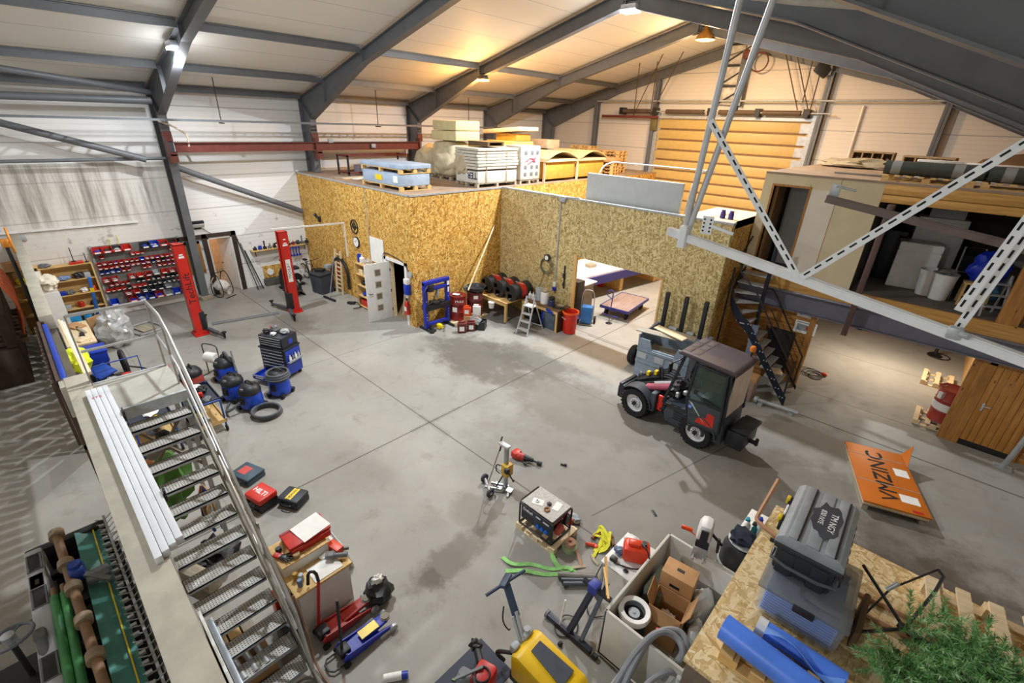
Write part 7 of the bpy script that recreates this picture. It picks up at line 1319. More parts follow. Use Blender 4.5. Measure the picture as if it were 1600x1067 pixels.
for w in (w1, w2): MB().wheel((w.x, w.y, .09), .09, .05, 'X').obj('wheel', mat('wheel_grey', '#3d3d44', .7), t); MB().hub((w.x, w.y, .09), .06, .05, 'X').obj('wheel_hub', SV, t)
MB().cyl((w1.x, w1.y, .09), (w2.x, w2.y, .09), .03).bar(((w1.x+w2.x)/2, (w1.y+w2.y)/2+.1, .09), (.15, .14, .06), .03, .05).bar(((w1.x+w2.x)/2, (w1.y+w2.y)/2-.06, .09), (.15, .0, .06), .03, .05).bar((-.1, .0, .07), (.28, .1, .05), .12, .03).bar((.2, .1, .05), (.3, -.05, .02), .04, .04).obj('base_frame', SV, t)
MB().bar((.1, .1, .05), (.1, .1, 1.0), .07, .07, 0, .004).obj('column', SV, t); MB().box((.04, .1, 1.02), (.24, .1, .05), .01).obj('top_bracket', ALU, t); MB().cyl((-.06, .12, .98), (-.2, -.05, .12), .012).obj('strut', SV, t); MB().cyl((-.08, .1, 1.0), (-.08, .16, 1.12), .014).cyl((-.04, .1, 1.0), (-.04, .06, .86), .014).obj('lever', DARK, t)
MB().box((.13, .1, .5), (.16, .18, .26), .02).obj('gear_head', mat('drill_yellow', '#c99f1f', .45), t); MB().box((.2, .02, .55), (.1, .1, .12), .03).tube([(.06, .0, .6), (-.04, -.02, .6), (-.06, -.02, .44), (.04, .0, .4)], .012, 6, 1).cyl((.2, .05, .5), (.34, .03, .42), .014).blob((.36, .03, .41), (.025, .025, .025), 0).obj('feed_handle', DARK, t); MB().tube([(.1, .05, .4), (.02, .02, .2), (.0, -.05, .1)], .014, 6, 2).obj('cable', DARK, t)
h0 = at(806, 716); h1 = at(843, 727)
t = T('demolition_hammer', 'red and black demolition hammer lying on the floor behind the drill stand', 'power tool', (0, 0, 0)); d = (h1-h0); MB().cyl(h0+Vector((0, 0, .09)), h0+d*.35+Vector((0, 0, .09)), .085, .07).box(h0+Vector((-.02, .03, .1)), (.16, .2, .14), .03).obj('housing', RED, t); MB().cyl(h0+d*.35+Vector((0, 0, .09)), h0+d*.72+Vector((0, 0, .08)), .07, .045).tube([h0+d*.3+Vector((0, 0, .06)), h0+d*.35+Vector((.08, -.12, .05)), h0+d*.55+Vector((.05, -.1, .05))], .02, 6, 1).obj('barrel', BLACKP, t); MB().cyl(h0+d*.72+Vector((0, 0, .07)), h0+d*.95+Vector((0, 0, .05)), .02).cyl(h0+d*.9+Vector((0, 0, .055)), h0+d*1.08+Vector((0, 0, .05)), .045).obj('chisel', DARK, t)
tag(MB().cyl((0, 0, .02), (.08, .03, .02), .02).box((.1, .04, .03), (.05, .04, .05), .01).obj('black_fitting', DARK, None, at(876, 726)), 'small black fitting on the floor right of the drill stand', 'fitting')
tag(MB().box((0, 0, .004), (.16, .05, .008), .002, (0, 0, -.6)).obj('black_scrap', DARK, None, at(1022, 802)), 'black scrap of tape on the floor left of the red pallet area', 'scrap')
def strap(name, pts, w, m, label, cat='strap', grp=None):
    P = [Vector(p) for p in pts]
    for _ in range(2):
        Q = [P[0]]
        for a, b in zip(P, P[1:]): Q += [a*.75+b*.25, a*.25+b*.75]
        P = Q+[P[-1]]
    n = len(P)-1
    def f(u, v):
        i = min(int(round(u*n)), n); t_ = P[min(i+1, n)]-P[max(i-1, 0)]; s_ = Vector((-t_.y, t_.x, 0)); s_ = s_.normalized() if s_.length > 1e-5 else Vector((1, 0, 0)); return P[i]+s_*w*(v-.5)
    return tag(MB().sheet(f, n, 1, .004).obj(name, m), label, cat, grp)
g = lambda px, py, z=.012: at(px, py, z)
strap('lifting_strap', [g(785, 870), g(800, 882, .05), g(830, 880), g(860, 890), g(885, 885, .04), g(898, 892)], .07, GREEN, 'green lifting strap, upper loop on the floor left of the coil'); strap('lifting_strap', [g(790, 892), g(820, 890, .05), g(850, 898), g(880, 896), g(900, 893)], .07, GREEN, 'green lifting strap, lower loop on the floor by the grey pipes'); strap('lifting_strap', [g(862, 862, .02), g(866, 878, .05), g(880, 892), g(895, 888, .03)], .08, GREEN, 'green lifting strap running from the coil to the pipes')
t = T('strap_coil', 'coil of faded green strap with pink end near the generator pallet', 'strap coil', at(890, 857)); MB().lathe([(.05, 0), (.13, .0), (.14, .04), (.14, .1), (.05, .1), (.05, 0)], 22, None, False).obj('coil', mat('faded_green', '#8f9f78', .9), t); MB().lathe([(.03, .1), (.09, .1), (.09, .17), (.03, .17), (.03, .1)], 18, None, False).obj('pink_coil', mat('faded_pink2', '#b98a74', .9), t)
strap('pink_strap', [g(900, 858, .1), g(905, 870, .03), g(908, 885)], .05, mat('faded_pink2', '#b98a74', .9), 'pink strap trailing from the coil'); strap('grey_strap', [g(882, 890), g(895, 886, .03), g(915, 884)], .05, mat('tan_strap', '#b3a58c', .9), 'tan ratchet strap end by the green strap')
for k in range(6):
    a = [rnd.uniform(-14, 14) for _ in range(8)]
    strap('ratchet_strap', [g(940+a[0], 845+a[1], .03), g(945+a[2], 830+a[3], .1), g(950+a[4], 848+a[5], .06), g(938+a[6], 862+a[7], .02)], .05, YGREEN, 'yellow ratchet strap in the tangle left of the white table', 'strap', 'yellow straps in a tangle')
for k, (px, py, lb) in enumerate(((922, 853, 'orange ratchet handle left of the yellow strap tangle'), (930, 840, 'brown ratchet handle behind the yellow straps'), (957, 848, 'brown ratchet handle at the right of the yellow straps'))): tag(MB().cyl((-.08, 0, .03), (.08, .02, .03), .03).box((.1, 0, .03), (.06, .07, .05), .01).obj('ratchet', (ORANGE, mat('rust', '#8a5a2a', .7), mat('rust', '#8a5a2a', .7))[k], None, at(px, py), (0, 0, .4+k)), lb, 'ratchet')
strap('tan_strap', [g(925, 865), g(928, 875, .03), g(935, 882)], .05, mat('tan_strap', '#b3a58c', .9), 'tan strap hook end below the yellow straps')
# ================================================================== white table, tub and contents
t = T('white_table', 'small white table with red fuel can beside the white tub', 'table', (-2.0, 4.88, 0)); MB().bx(-.26, .24, -.34, .42, .67, .7, .006).obj('table_top', WHITE, t)
for x in (-.22, .2):
    for y in (-.3, .38): MB().bar((x, y, 0), (x, y, .67), .035, .035).obj('leg', GALV, t)
t = T('fuel_can', 'orange red boat fuel tank with black hose on the small white table', 'fuel tank', (-1.93, 4.95, .701), .5); MB().box((0, 0, .13), (.38, .26, .26), .05).box((-.04, 0, .28), (.18, .12, .07), .03).obj('tank', mat('tank_orange', '#dc3f1c', .35, 0, .06), t); MB().cyl((.1, .02, .26), (.1, .02, .31), .04).obj('cap', BLACKP, t); MB().tube([(.06, .0, .3), (.15, -.14, .32), (.2, -.18, .1), (.0, -.25, .02), (-.3, -.2, .02)], .012, 6, 2).obj('fuel_hose', BLACKP, t)
item('bag', (-2.1, 5.15, .701), WHITE, (.24, .2, .12), 'white plastic bag on the far end of the small table', 'bag'); item('bag', (-2.14, 4.85, .701), mat('blue_grey_jar', '#5d6f8c', .4), (.16, .14, .12), 'blue grey drill on the small white table', 'drill'); item('box', (-2.13, 4.68, .701), BLACKP, (.1, .08, .06), 'black battery on the corner of the small white table', 'battery'); item('bag', (-1.9, 4.64, .701), DARK, (.08, .06, .03), 'black wing nut on the small white table', 'wing nut')
tag(MB().tube([(-2.2, 4.9, .72), (-2.3, 4.6, .5), (-2.25, 4.3, .05), (-2.1, 4.1, .02), (-1.95, 4.3, .02)], .008, 5, 2).obj('thin_cable', DARK), 'thin black cable hanging off the small white table', 'cable')
WT = mat('tub_white', '#c9c7bd', .5, 0, .08, 2)
t = T('white_tub', 'large white plywood tub full of boxes and hoses', 'tub', (-1.17, 4.65, 0)); tx0, tx1, ty0, ty1, th = -.55, .53, -.87, .9, .92
MB().bx(tx0, tx0+.04, ty0, ty1, .06, th, .01).obj('side_wall', WT, t); MB().bx(tx1-.04, tx1, ty0, ty1, .06, th, .01).obj('side_wall', WT, t); MB().bx(tx0, tx1, ty0, ty0+.04, .06, th, .01).obj('end_wall', WT, t); MB().bx(tx0, tx1, ty1-.04, ty1, .06, th, .01).obj('end_wall', WT, t); MB().bx(tx0, tx1, ty0, ty1, .04, .1).obj('tub_floor', GREYWOOD, t); MB().bx(tx0+.05, tx1-.05, ty0+.05, ty0+.15, 0, .05).bx(tx0+.05, tx1-.05, ty1-.15, ty1-.05, 0, .05).obj('skid', GREYWOOD, t)
MB().bx(-.1, tx1-.05, ty1-.06, ty1-.04, .45, .88).obj('label_panel', PAPER, t)
t = T('open_carton', 'tall brown carton with open flaps standing in the tub', 'carton', (-1.22, 4.72, .101), .12); MB().bx(-.22, .22, -.3, -.29, 0, .62).bx(-.22, .22, .09, .1, 0, .62).bx(-.22, -.21, -.3, .1, 0, .62).bx(.21, .22, -.3, .1, 0, .62).bx(-.22, .22, -.3, .1, 0, .01).obj('carton_walls', CARD, t); MB().bx(-.24, .2, .12, .42, .0, .86, .004).obj('closed_box', CARD, t); MB().bx(-.07, .03, .25, .3, .861, .864).bx(-.1, .04, .117, .12, .66, .71).obj('hand_hole', DARK, t)
MB().box((.25, -.1, .68), (.008, .38, .26), 0, (0, .35, 0)).obj('flap', CARD, t); MB().box((-.24, -.12, .68), (.008, .34, .22), 0, (0, -.4, .1)).obj('flap', CARD, t); MB().box((0, -.33, .55), (.42, .008, .2), 0, (-.35, 0, 0)).obj('flap', CARD, t); MB().blob((.02, -.1, .3), (.14, .12, .08), .3, 3).obj('packing_paper', PAPER, t)
t = T('drum_fan', 'white round drum with grey spool inside standing in the tub', 'drum', (-1.48, 4.15, .101)); MB().lathe([(.17, 0), (.18, .1), (.16, .2), (.18, .3), (.16, .4), (.18, .5), (.17, .6)], 28).obj('black_hose', RUBBER, t); MB().lathe([(.15, .6), (.2, .6), (.215, .66), (.2, .7), (.14, .69), (.14, .55)], 30, None, False).obj('rim', WHITE, t); MB().lathe([(.14, .68), (.13, .56), (.002, .56)], 28, None, False).obj('inner_wall', GREYP, t); MB().cyl((0, 0, .56), (0, 0, .64), .075, n=24).cyl((0, 0, .64), (0, 0, .65), .02).obj('spool', LIGHTG, t)
tag(MB().blob((0, 0, .25), (.16, .3, .3), .15, 4, 3, 2, -.24).obj('clear_bag', mat('milky_bag', '#d8dad8', .3), None, (-.95, 5.15, .101)), 'milky plastic bag in the far corner of the tub', 'bag'); tag(MB().blob((0, 0, .2), (.13, .18, .2), .2, 7, 3, 2, -.19).obj('clear_bag', mat('milky_bag', '#d8dad8', .3), None, (-.82, 4.75, .101)), 'white plastic bag at the right side of the tub', 'bag'); item('box', (-1.5, 4.95, .101), mat('grey_green_sack', '#7f8a7c', .8), (.24, .5, .5), 'grey green sack along the left wall of the tub', 'sack')
HG = mat('hose_light', '#83868a', .5)
t = T('suction_hose', 'thick grey suction hose looped over the near end of the tub', 'hose', (-1.0, 3.85, 0))
for k in range(2): MB().tube([(-.12-.1*k, -.75, .35), (-.15-.06*k, -.3, .75), (-.12+.02*k, .05, 1.0+.06*k), (.08, .32-.1*k, 1.0), (.25, .25-.1*k, .95), (.22, .05, .8), (.15, -.1, .6)], .04, 10, 3).obj('hose', HG, t)
MB().tube([(.0, -.9, .3), (.05, -.4, .75), (.2, -.1, .85), (.35, .0, .7)], .035, 10, 2).obj('hose', HG, t); MB().cyl((-.1, .1, .98), (-.06, .12, .99), .045).obj('red_ring', RED, t)
t = T('part_crate', 'pale crate full of small fittings in front of the tub', 'crate', (-.98, 3.3, 0)); MB().bx(-.3, .3, -.25, .25, .0, .02).bx(-.3, .3, -.25, -.23, 0, .5).bx(-.3, .3, .23, .25, 0, .5).bx(-.3, -.28, -.25, .25, 0, .5).bx(.28, .3, -.25, .25, 0, .5).obj('crate_body', WT, t); MB().blob((0, 0, .38), (.26, .2, .1), .35, 6).obj('fittings', mat('silver_tool', '#8c8f92', .35, .7), t); MB().blob((-.12, .05, .46), (.06, .05, .04), .3, 2).obj('red_fitting', RED, t)
t = T('grey_jerry', 'pale grey canister between the tub and the board room', 'canister', (-.68, 3.65, 0)); MB().box((0, 0, .38), (.12, .3, .76), .04).cyl((0, .1, .76), (0, .1, .84), .03).obj('canister_body', mat('pale_grey_can', '#c3c5c0', .5), t)
t = T('outboard_motor', 'white outboard motor clamped to the far end of the tub', 'outboard motor', (-1.26, 5.62, 0), .25); MB().box((0, 0, 1.28), (.22, .34, .34), .08, taper=.85).obj('cowling', WHITE, t); MB().bx(-.05, .05, -.18, -.165, 1.2, 1.4).bx(-.09, .09, -.178, -.16, 1.08, 1.2).obj('dark_decal', mat('decal_navy', '#20283a', .4), t); MB().box((0, -.02, 1.07), (.18, .26, .1), .03).cyl((0, 0, 1.05), (0, 0, .45), .05, .04).box((0, .04, .42), (.05, .3, .12), .03).cyl((0, -.12, .36), (0, -.14, .36), .1, n=6).obj('leg', LIGHTG, t); MB().box((0, -.13, .95), (.2, .06, .2), .01).cyl((-.07, -.16, .9), (-.07, -.26, .9), .014).cyl((.07, -.16, .9), (.07, -.26, .9), .014).obj('clamp_bracket', GALV, t); MB().bar((.1, .1, 1.15), (.26, .06, 1.05), .03, .03).cyl((.2, 0, 1.2), (.22, 0, .95), .02).obj('tiller', BLACKP, t); MB().box((-.24, .02, 1.15), (.16, .04, .06), .01).cyl((-.2, .02, 1.13), (-.1, .0, 1.1), .01).obj('orange_key_float', ORANGE, t)
t = T('barrel_vacuum', 'tall dark barrel vacuum with navy cloth on top between tub and board room', 'vacuum cleaner', (-.27, 5.5, 0)); t.location = (-.82, 5.42+.6, 0); MB().lathe([(.24, .08), (.26, .12), (.26, .62), (.25, .64)], 28).obj('tank', mat('vac_charcoal', '#33363a', .5), t); MB().lathe([(.265, .6), (.275, .62), (.275, .66), (.26, .68)], 28, None, False).obj('clamp_ring', LIGHTG, t); MB().lathe([(.26, .68), (.25, .95), (.2, 1.05), (.002, 1.07)], 28).obj('upper_drum', mat('vac_charcoal', '#33363a', .5), t); MB().box((-.05, -.27, .62), (.1, .05, .12), .015).obj('latch', LIGHTG, t); MB().tube([(.0, -.26, .45), (.0, -.4, .3), (.02, -.42, .05)], .045, 10, 2).obj('hose', HG, t); 
for k in range(4): MB().cyl((.2*math.cos(k*PI/2+.7), .2*math.sin(k*PI/2+.7)-.02, .05), (.2*math.cos(k*PI/2+.7), .2*math.sin(k*PI/2+.7)+.02, .05), .05).obj('caster', RUBBER, t)
tag(MB().blob((0, 0, .08), (.2, .17, .1), .3, 3, 3, 2.5, -.07).obj('navy_cloth', mat('navy_cloth', '#1d2433', .9), None, (-.82, 6.02, 1.07)), 'navy cloth draped over the barrel vacuum', 'cloth')
tag(MB().lathe([(.2, 0), (.21, .02), (.002, .03)], 24).obj('lid', mat('milky_bag', '#d8dad8', .3), None, (-.82, 6.02, 1.07)), 'pale lid under the navy cloth', 'lid')
# rear white table with bottles
t = T('white_table', 'long white table with spray bottles behind the board room', 'table', (-.72, 6.6, 0)); MB().bx(-.3, .3, -.45, .6, .71, .75, .006).obj('table_top', WHITE, t)
for x in (-.26, .26):
    for y in (-.4, .55): MB().bar((x, y, 0), (x, y, .71), .035, .035).obj('leg', GALV, t)
def bottle(px, py, m, capm, h, r, label):
    p = at(px, py, .751); t = T('spray_bottle', label, 'bottle', p); MB().lathe([(r*.95, 0), (r, .01), (r, h*.6), (r*.4, h*.78), (r*.4, h*.82)], 14).obj('bottle_body', m, t); MB().cyl((0, 0, h*.82), (0, 0, h*.92), r*.45).box((-.02, -.02, h*.96), (.05, .08, .04), .01).obj('trigger_head', capm, t)
bottle(1152, 860, mat('green_liquid', '#3c9a4a', .2), GREYP, .3, .05, 'green spray bottle at the front of the rear white table'); bottle(1163, 835, PAPER, mat('teal_cap', '#2e9bb0', .4), .34, .05, 'white spray bottle with teal trigger on the rear white table'); bottle(1175, 838, mat('teal_cap', '#2e9bb0', .4), BLACKP, .28, .045, 'teal bottle on the rear white table'); bottle(1184, 832, PAPER, BLUE, .3, .045, 'white bottle with blue cap on the rear white table'); bottle(1150, 838, BLACKP, BLACKP, .22, .04, 'black bottle on the rear white table')
item('bag', at(1165, 862, .751), ORANGE, (.14, .1, .05), 'orange and blue pliers on the rear white table', 'pliers'); item('bag', at(1152, 868, .751), BLUE, (.16, .1, .05), 'blue cloth on the rear white table', 'cloth'); item('can', at(1143, 852, .751), mat('rust', '#8a5a2a', .7), (.06, .06, .04), 'small brown cap on the rear white table', 'cap')
t = T('grinder', 'black and orange multi tool with cable on the near end of the rear white table', 'power tool', at(1135, 872, .751), 1.0); MB().cyl((0, 0, .03), (.2, 0, .03), .025).obj('body', BLACKP, t); MB().cyl((.07, 0, .03), (.13, 0, .03), .028).obj('orange_band', ORANGE, t); MB().tube([(.2, 0, .03), (.3, .05, .02), (.32, -.1, .02), (.25, -.2, -.2)], .008, 5, 2).obj('cable', DARK, t)
item('box', at(1185, 850, .751), mat('grey_meter', '#77776f', .5), (.12, .16, .2), 'grey meter box at the edge of the rear white table', 'box')
# ================================================================== roller stand, pipes
t = T('roller_stand', 'dark steel trestle stand with blue clamp beside the tub', 'stand', (-2.1, 4.0, 0)); SB = mat('stand_slate', '#343844', .45, .2)
MB().bar((-.42, -.28, .06), (.32, -.28, .06), .08, .09, 0, .006).obj('base_beam', SB, t); MB().bar((-.05, -.28, .1), (.05, .05, .75), .07, .07).bar((-.05, .45, .05), (.05, .05, .75), .06, .06).bar((.15, -.28, .1), (.12, .3, .7), .05, .05).obj('upright', SB, t); MB().box((.05, .06, .78), (.14, .16, .16), .02).obj('clamp_block', mat('clamp_blue', '#31409a', .5), t); MB().cyl((-.42, -.28, .06), (-.46, -.28, .06), .06).obj('end_cap', GREYP, t)
MB().cyl((.35, -.28, .04), (.42, -.28, .04), .04).cyl((-.05, -.45, .03), (-.05, -.5, .03), .03).obj('foot', DARK, t)
MB().bar((-.12, .6, .75), (.32, -.08, .98), .035, .035).bar((.0, .35, .86), (.36, -.12, 1.0), .03, .03).obj('brass_arm', mat('brass_tube', '#8a6f3e', .4, .5), t); MB().bar((-.1, .0, .85), (.3, .1, .7), .06, .05).obj('side_arm', SB, t); MB().cyl((-.2, -.3, .1), (-.22, -.2, .5), .012).obj('white_rod', PAPER, t)
MB().tube([(-.35, -.25, .02), (-.15, -.45, .02), (.05, -.2, .02), (-.1, 0, .03), (-.3, -.1, .03), (-.2, -.3, .06)], .009, 5, 3).obj('cable', DARK, t)
for k, (p_, q_) in enumerate((((872, 898), (934, 902)), ((877, 906), (934, 907)), ((880, 912), (936, 912)))): tag(MB().cyl(at(*p_, .06), at(*q_, .06), .035 if k else .05, n=14).obj('grey_pipe', mat('pipe_slate', '#54585e', .4, .3) if k else mat('pipe_taupe', '#77746c', .5), None), 'grey pipe lying by the green straps, %s of three' % ('topmost', 'middle', 'lowest')[k], 'pipe')
# ================================================================== scrubber dryer, mat, red machine
t = T('scrubber_dryer', 'yellow floor scrubber with dark tinted lid and handlebar', 'floor scrubber', (-1.92, 2.92, 0), rad(2)); YS = mat('scrubber_yellow', '#e5b913', .4, 0, .06)
MB().prismy([(-.38, .2), (.48, .15), (.52, .42), (.4, .56), (-.3, .66), (-.4, .6)], -.24, .24, .04).obj('body', YS, t); MB().prismy([(-.42, .06), (.5, .05), (.5, .2), (-.42, .24)], -.21, .21, .02).obj('chassis', DARK, t)
MB().poly([(-.22, -.05, .672), (-.22, .12, .672), (.28, .15, .61), (.28, -.1, .61), (-.22, -.05, .655), (-.22, .12, .655), (.28, .15, .59), (.28, -.1, .59)], [(0, 1, 2, 3), (4, 5, 6, 7), (0, 1, 5, 4), (1, 2, 6, 5), (2, 3, 7, 6), (3, 0, 4, 7)]).obj('tinted_lid', mat('tinted', '#4a4f58', .2), t)
MB().box((.54, 0, .3), (.1, .4, .2), .04).obj('front_bumper', mat('bumper_slate', '#3a4250', .5), t); MB().box((-.42, .1, .6), (.12, .16, .16), .03).cyl((-.42, .1, .68), (-.42, .1, .72), .04).box((-.42, -.12, .6), (.1, .12, .14), .03).obj('filler', LIGHTG, t)
MB().cyl((-.4, .02, .6), (-.62, .1, .85), .035).cyl((-.4, -.03, .6), (-.6, .03, .84), .02).obj('handle_column', LIGHTG, t); SLT = mat('handle_slate', '#39475c', .5); MB().bar((-.58, .08, .8), (-.86, .18, 1.08), .1, .06, 0, .02).box((-.88, .19, 1.1), (.1, .22, .06), .02, (0, -.3, .3)).cyl((-.86, .18, 1.1), (-.93, -.12, 1.08), .022).cyl((-.86, .18, 1.1), (-.8, .48, 1.1), .022).obj('handlebar', SLT, t); MB().tube([(-.75, .02, .9), (-.7, -.06, .75), (-.62, -.02, .6), (-.66, .06, .5)], .01, 6, 2).tube([(-.42, -.1, .45), (-.62, -.2, .4), (-.7, -.15, .2), (-.6, -.1, .1)], .025, 8, 2).obj('hose', DARK, t)
for y in (-.24, .24): MB().wheel((-.1, y, .12), .12, .05).obj('wheel', RUBBER, t)
tag(MB().box((0, 0, .006), (.62, 1.4, .012), .003).obj('rubber_mat', mat('mat_navy', '#333a4a', .7, 0, .08, 20), None, (-2.68, 2.12, 0)), 'dark blue grey rubber mat on the floor at the bottom edge', 'mat')
t = T('pressure_washer', 'red and grey small engine machine standing on the dark mat', 'machine', (-2.55, 2.35, .013), .3); MB().box((.08, .02, .22), (.26, .3, .34), .05).obj('red_housing', mat('washer_red', '#c32b26', .4), t); MB().ring((.08, -.02, .4), .09, .014).tube([(.0, -.1, .4), (.1, -.2, .44), (.2, -.1, .4)], .02, 8, 1).obj('cable_coil', DARK, t); MB().box((-.12, -.08, .18), (.22, .2, .3), .05).cyl((-.16, -.08, .33), (-.16, -.08, .36), .05).bar((-.2, -.2, .36), (.05, .05, .42), .03, .03).obj('grey_tank', GREYP, t); MB().cyl((-.05, .16, .25), (-.18, .3, .22), .05).blob((-.22, .34, .22), (.08, .07, .07), .3, 2).obj('coupling', DARK, t)
tag(MB().bar((0, 0, .01), (.16, .08, .01), .02, .008).obj('green_tie', GREEN, None, (-2.86, 2.2, .013)), 'green strip on the dark mat', 'strip'); item('bag', (-2.8, 1.95, .013), PAPER, (.16, .12, .05), 'white paper cup and paper on the dark mat', 'paper')
t = T('blue_bottle', 'blue bottle with white label at the bottom edge of the picture', 'bottle', at(600, 1064), .5); MB().cyl((0, 0, .05), (.2, .1, .05), .05).obj('bottle_body', PAPER, t); MB().cyl((.2, .1, .05), (.27, .13, .05), .045).obj('bottle_cap', BLUE, t)
# ================================================================== on the board room roof
c, L, D, an = fit((1214, 832), (1251, 752), (1350, 789), 3.38)
t = T('tool_chest', 'large black tool chest with weathered grey lid and yellow latches', 'tool chest', (c.x, c.y, 0), an-PI/2)
z0 = 2.96; a, b = D/2, L/2    # local x across, local y along the latch side
GL = mat('chest_grey', '#94999d', .55, 0, .14, 4); GD2 = mat('chest_dark', '#2a2c30', .5, 0, .12)
MB().prismx([(-b*.9, z0), (b*.9, z0), (b*.96, z0+.27), (-b*.96, z0+.27)], -a*.86, a*.86, .03).obj('chest_body', GD2, t)
for y in (-b*.93, b*.93): 
    for x in (-a*.5, a*.45): MB().box((x, y, z0+.13), (.13, .03, .25), .012).obj('body_rib', GD2, t)
MB().bx(-a, a, -b, b, z0+.26, z0+.33, .03).obj('lid_rim', GD2, t)
MB().prismy([(-a, z0+.32), (a, z0+.32), (a*.97, z0+.38), (a*.8, z0+.42), (-a*.8, z0+.42), (-a*.97, z0+.38)], -b*.98, b*.98, .012).obj('lid', GL, t)
for x in (-a*.62, -a*.06, a*.42): 
    w = a*.22 if x != -a*.06 else a*.3
    MB().box((x+.02, 0, z0+.424), (w*1.25, b*1.9, .012), .005).obj('lid_panel', GL, t)
for x in (-a*.4, a*.66): MB().box((x, 0, z0+.425), (.012, b*1.88, .02), .002).obj('lid_groove', mat('groove_black', '#0c0c0d', .8), t)
pts = []
rp = random.Random(3)
for k in range(22): q = 2*PI*k/22; r_ = 1+rp.uniform(-.16, .16); pts.append((a*.16+.115*r_*math.cos(q), .02+.25*r_*math.sin(q)))
MB().prism(pts, .002, Matrix.Translation((0, 0, z0+.4305))).obj('dark_patch', mat('patch_slate', '#383b44', .6), t)
text('TM NGY', .075, TEXTW, t, (a*.16+.04, .0, z0+.434), (0, 0, -PI/2)); text('830 NYE', .06, TEXTW, t, (a*.16-.045, .03, z0+.434), (0, 0, -PI/2))
for y in (-b*.3, b*.42): o = MB().box((-a-.012, y, z0+.3), (.03, .12, .1), .01).obj('latch', BLACKP, t); MB().box((-a-.03, y, z0+.34), (.03, .06, .07), .008).obj('latch_tab', YELLOW, o)
MB().box((-a-.012, b*.06, z0+.3), (.02, .16, .1), .03).obj('maker_badge', PAPER, t)
for s_ in (-1, 1): MB().tube([(-a*.92, s_*b*.9, z0+.22), (-a*.92, s_*(b+.09), z0+.2), (a*.92, s_*(b+.09), z0+.2), (a*.92, s_*b*.9, z0+.22)], .014, 8, 1).obj('carry_bar', mat('bar_grey', '#5d6064', .35, .5), t)
for k in range(7): MB().box((a*1.0, -b*.85+k*b*.28, z0+.2), (.03, .05, .1), .008).obj('hinge_rib', GD2, t)
# clear storage box below
c2 = Vector((.04, 3.98, 0)); t = T('storage_box', 'clear plastic storage box of blue sheets under the tool chest', 'storage box', (c2.x, c2.y, 2.6), an-PI/2)
MB().box((0, 0, .17), (.62, .74, .3), .03, taper=1.04).obj('box_body', glass('box_clear', '#c3d0e2', .1, .28), t); MB().box((0, 0, .155), (.54, .66, .26), .02).obj('blue_contents', mat('contents_blue', '#2f66c8', .4, 0, .12, 3), t)
for k in range(8): MB().box((0, 0, .04+.03*k), (.55, .67, .006), .002).obj('sheet_edge', mat('sheet_pale', '#7fa6e0', .4), t)
MB().box((0, 0, .335), (.68, .8, .04), .018).obj('box_lid', glass('lid_smoke', '#7d8082', .2, .5), t); MB().box((.02, -.4, .31), (.16, .03, .07), .01).obj('clip', BLACKP, t)
tag(MB().box((0, 0, .0), (.05, .5, .22), .02).obj('brown_board', mat('brown_board2', '#5e4630', .7), None, (.45, 4.05, 2.715)), 'brown board standing right of the clear storage box', 'board')
# pallet with blue rolls
t = T('pallet', 'small pallet under the blue rolls on the board room roof', 'pallet', (.08, 3.12, 2.601), .05); pallet(t, .8, .34, 0, PINEX, .12)
BR = mat('roll_blue', '#4f80e6', .35, 0, .15, 2.5)
t = T('film_roll', 'thick blue film roll lying at the front of the board room roof', 'roll', (0, 0, 0)); r0, r1 = Vector((-.36, 3.06, 2.83)), Vector((.5, 3.0, 2.83)); MB().cyl(r0, r1, .105, n=26).obj('roll', BR, t); MB().lathe([(.107, 0), (.118, .02), (.112, .05), (.118, .08), (.1, .1)], 22, Matrix.Translation(r1-Vector((.1, 0, 0))) @ Euler((0, PI/2, 0)).to_matrix().to_4x4(), False).obj('crumpled_end', BR, t)
t = T('film_roll', 'second blue film roll behind, wrapped in clear film', 'roll', (0, 0, 0)); r0, r1 = Vector((-.15, 3.3, 2.8)), Vector((.46, 3.3, 2.8)); MB().cyl(r0, r1, .075, n=24).obj('roll', BR, t); MB().cyl(r0-Vector((.02, 0, 0)), r0+Vector((.05, 0, 0)), .08, n=24).obj('clear_wrap', mat('milky_bag', '#d8dad8', .3), t)
tag(MB().sheet(lambda u, v: Vector((-.1+.55*u, 3.17+.1*v+.03*math.sin(u*6), 2.9-.06*v+.05*math.sin(u*5+v*2))), 16, 4, .004).obj('film_tail', mat('film_light', '#6a98e6', .3), None), 'loose blue film fold between the two blue rolls', 'film')
# copper pipe pieces
t = T('copper_pipe', 'bent copper coloured pipe at the far left edge of the board room roof', 'pipe', (0, 0, 0)); MB().tube([(-.36, 4.62, 2.63), (-.56, 4.68, 2.63), (-.6, 4.72, 2.63), (-.6, 4.8, 2.66), (-.58, 5.2, 2.9)], .022, 8, 1).obj('pipe', mat('copper_tan', '#b98a68', .45, .2), t); MB().bar((-.4, 4.55, 2.615), (-.1, 4.58, 2.615), .03, .03).obj('support_strip', DARK, t)
for k in range(2): tag(MB().cyl((.4, 4.46-.22*k, 2.62), (1.3, 4.55-.22*k, 2.62), .02).obj('copper_pipe', mat('copper_tan', '#b98a68', .45, .2)), 'straight copper coloured pipe on the board room roof, %s one' % ('far', 'near')[k], 'pipe')
for k, (x, y, rz, lb) in enumerate(((1.35, 4.75, .12, 'pale pallet at the far right of the board room roof'), (1.75, 4.25, .1, 'pale pallet under the tree branches on the board room roof'))): t = T('pallet', lb, 'pallet', (x, y, 2.601), rz); pallet(t, 1.0, .7, 0, PALE)
item('bag', (1.72, 4.95, 2.75), BLACKP, (.4, .4, .3), 'black bag at the right edge of the board room roof', 'bag')
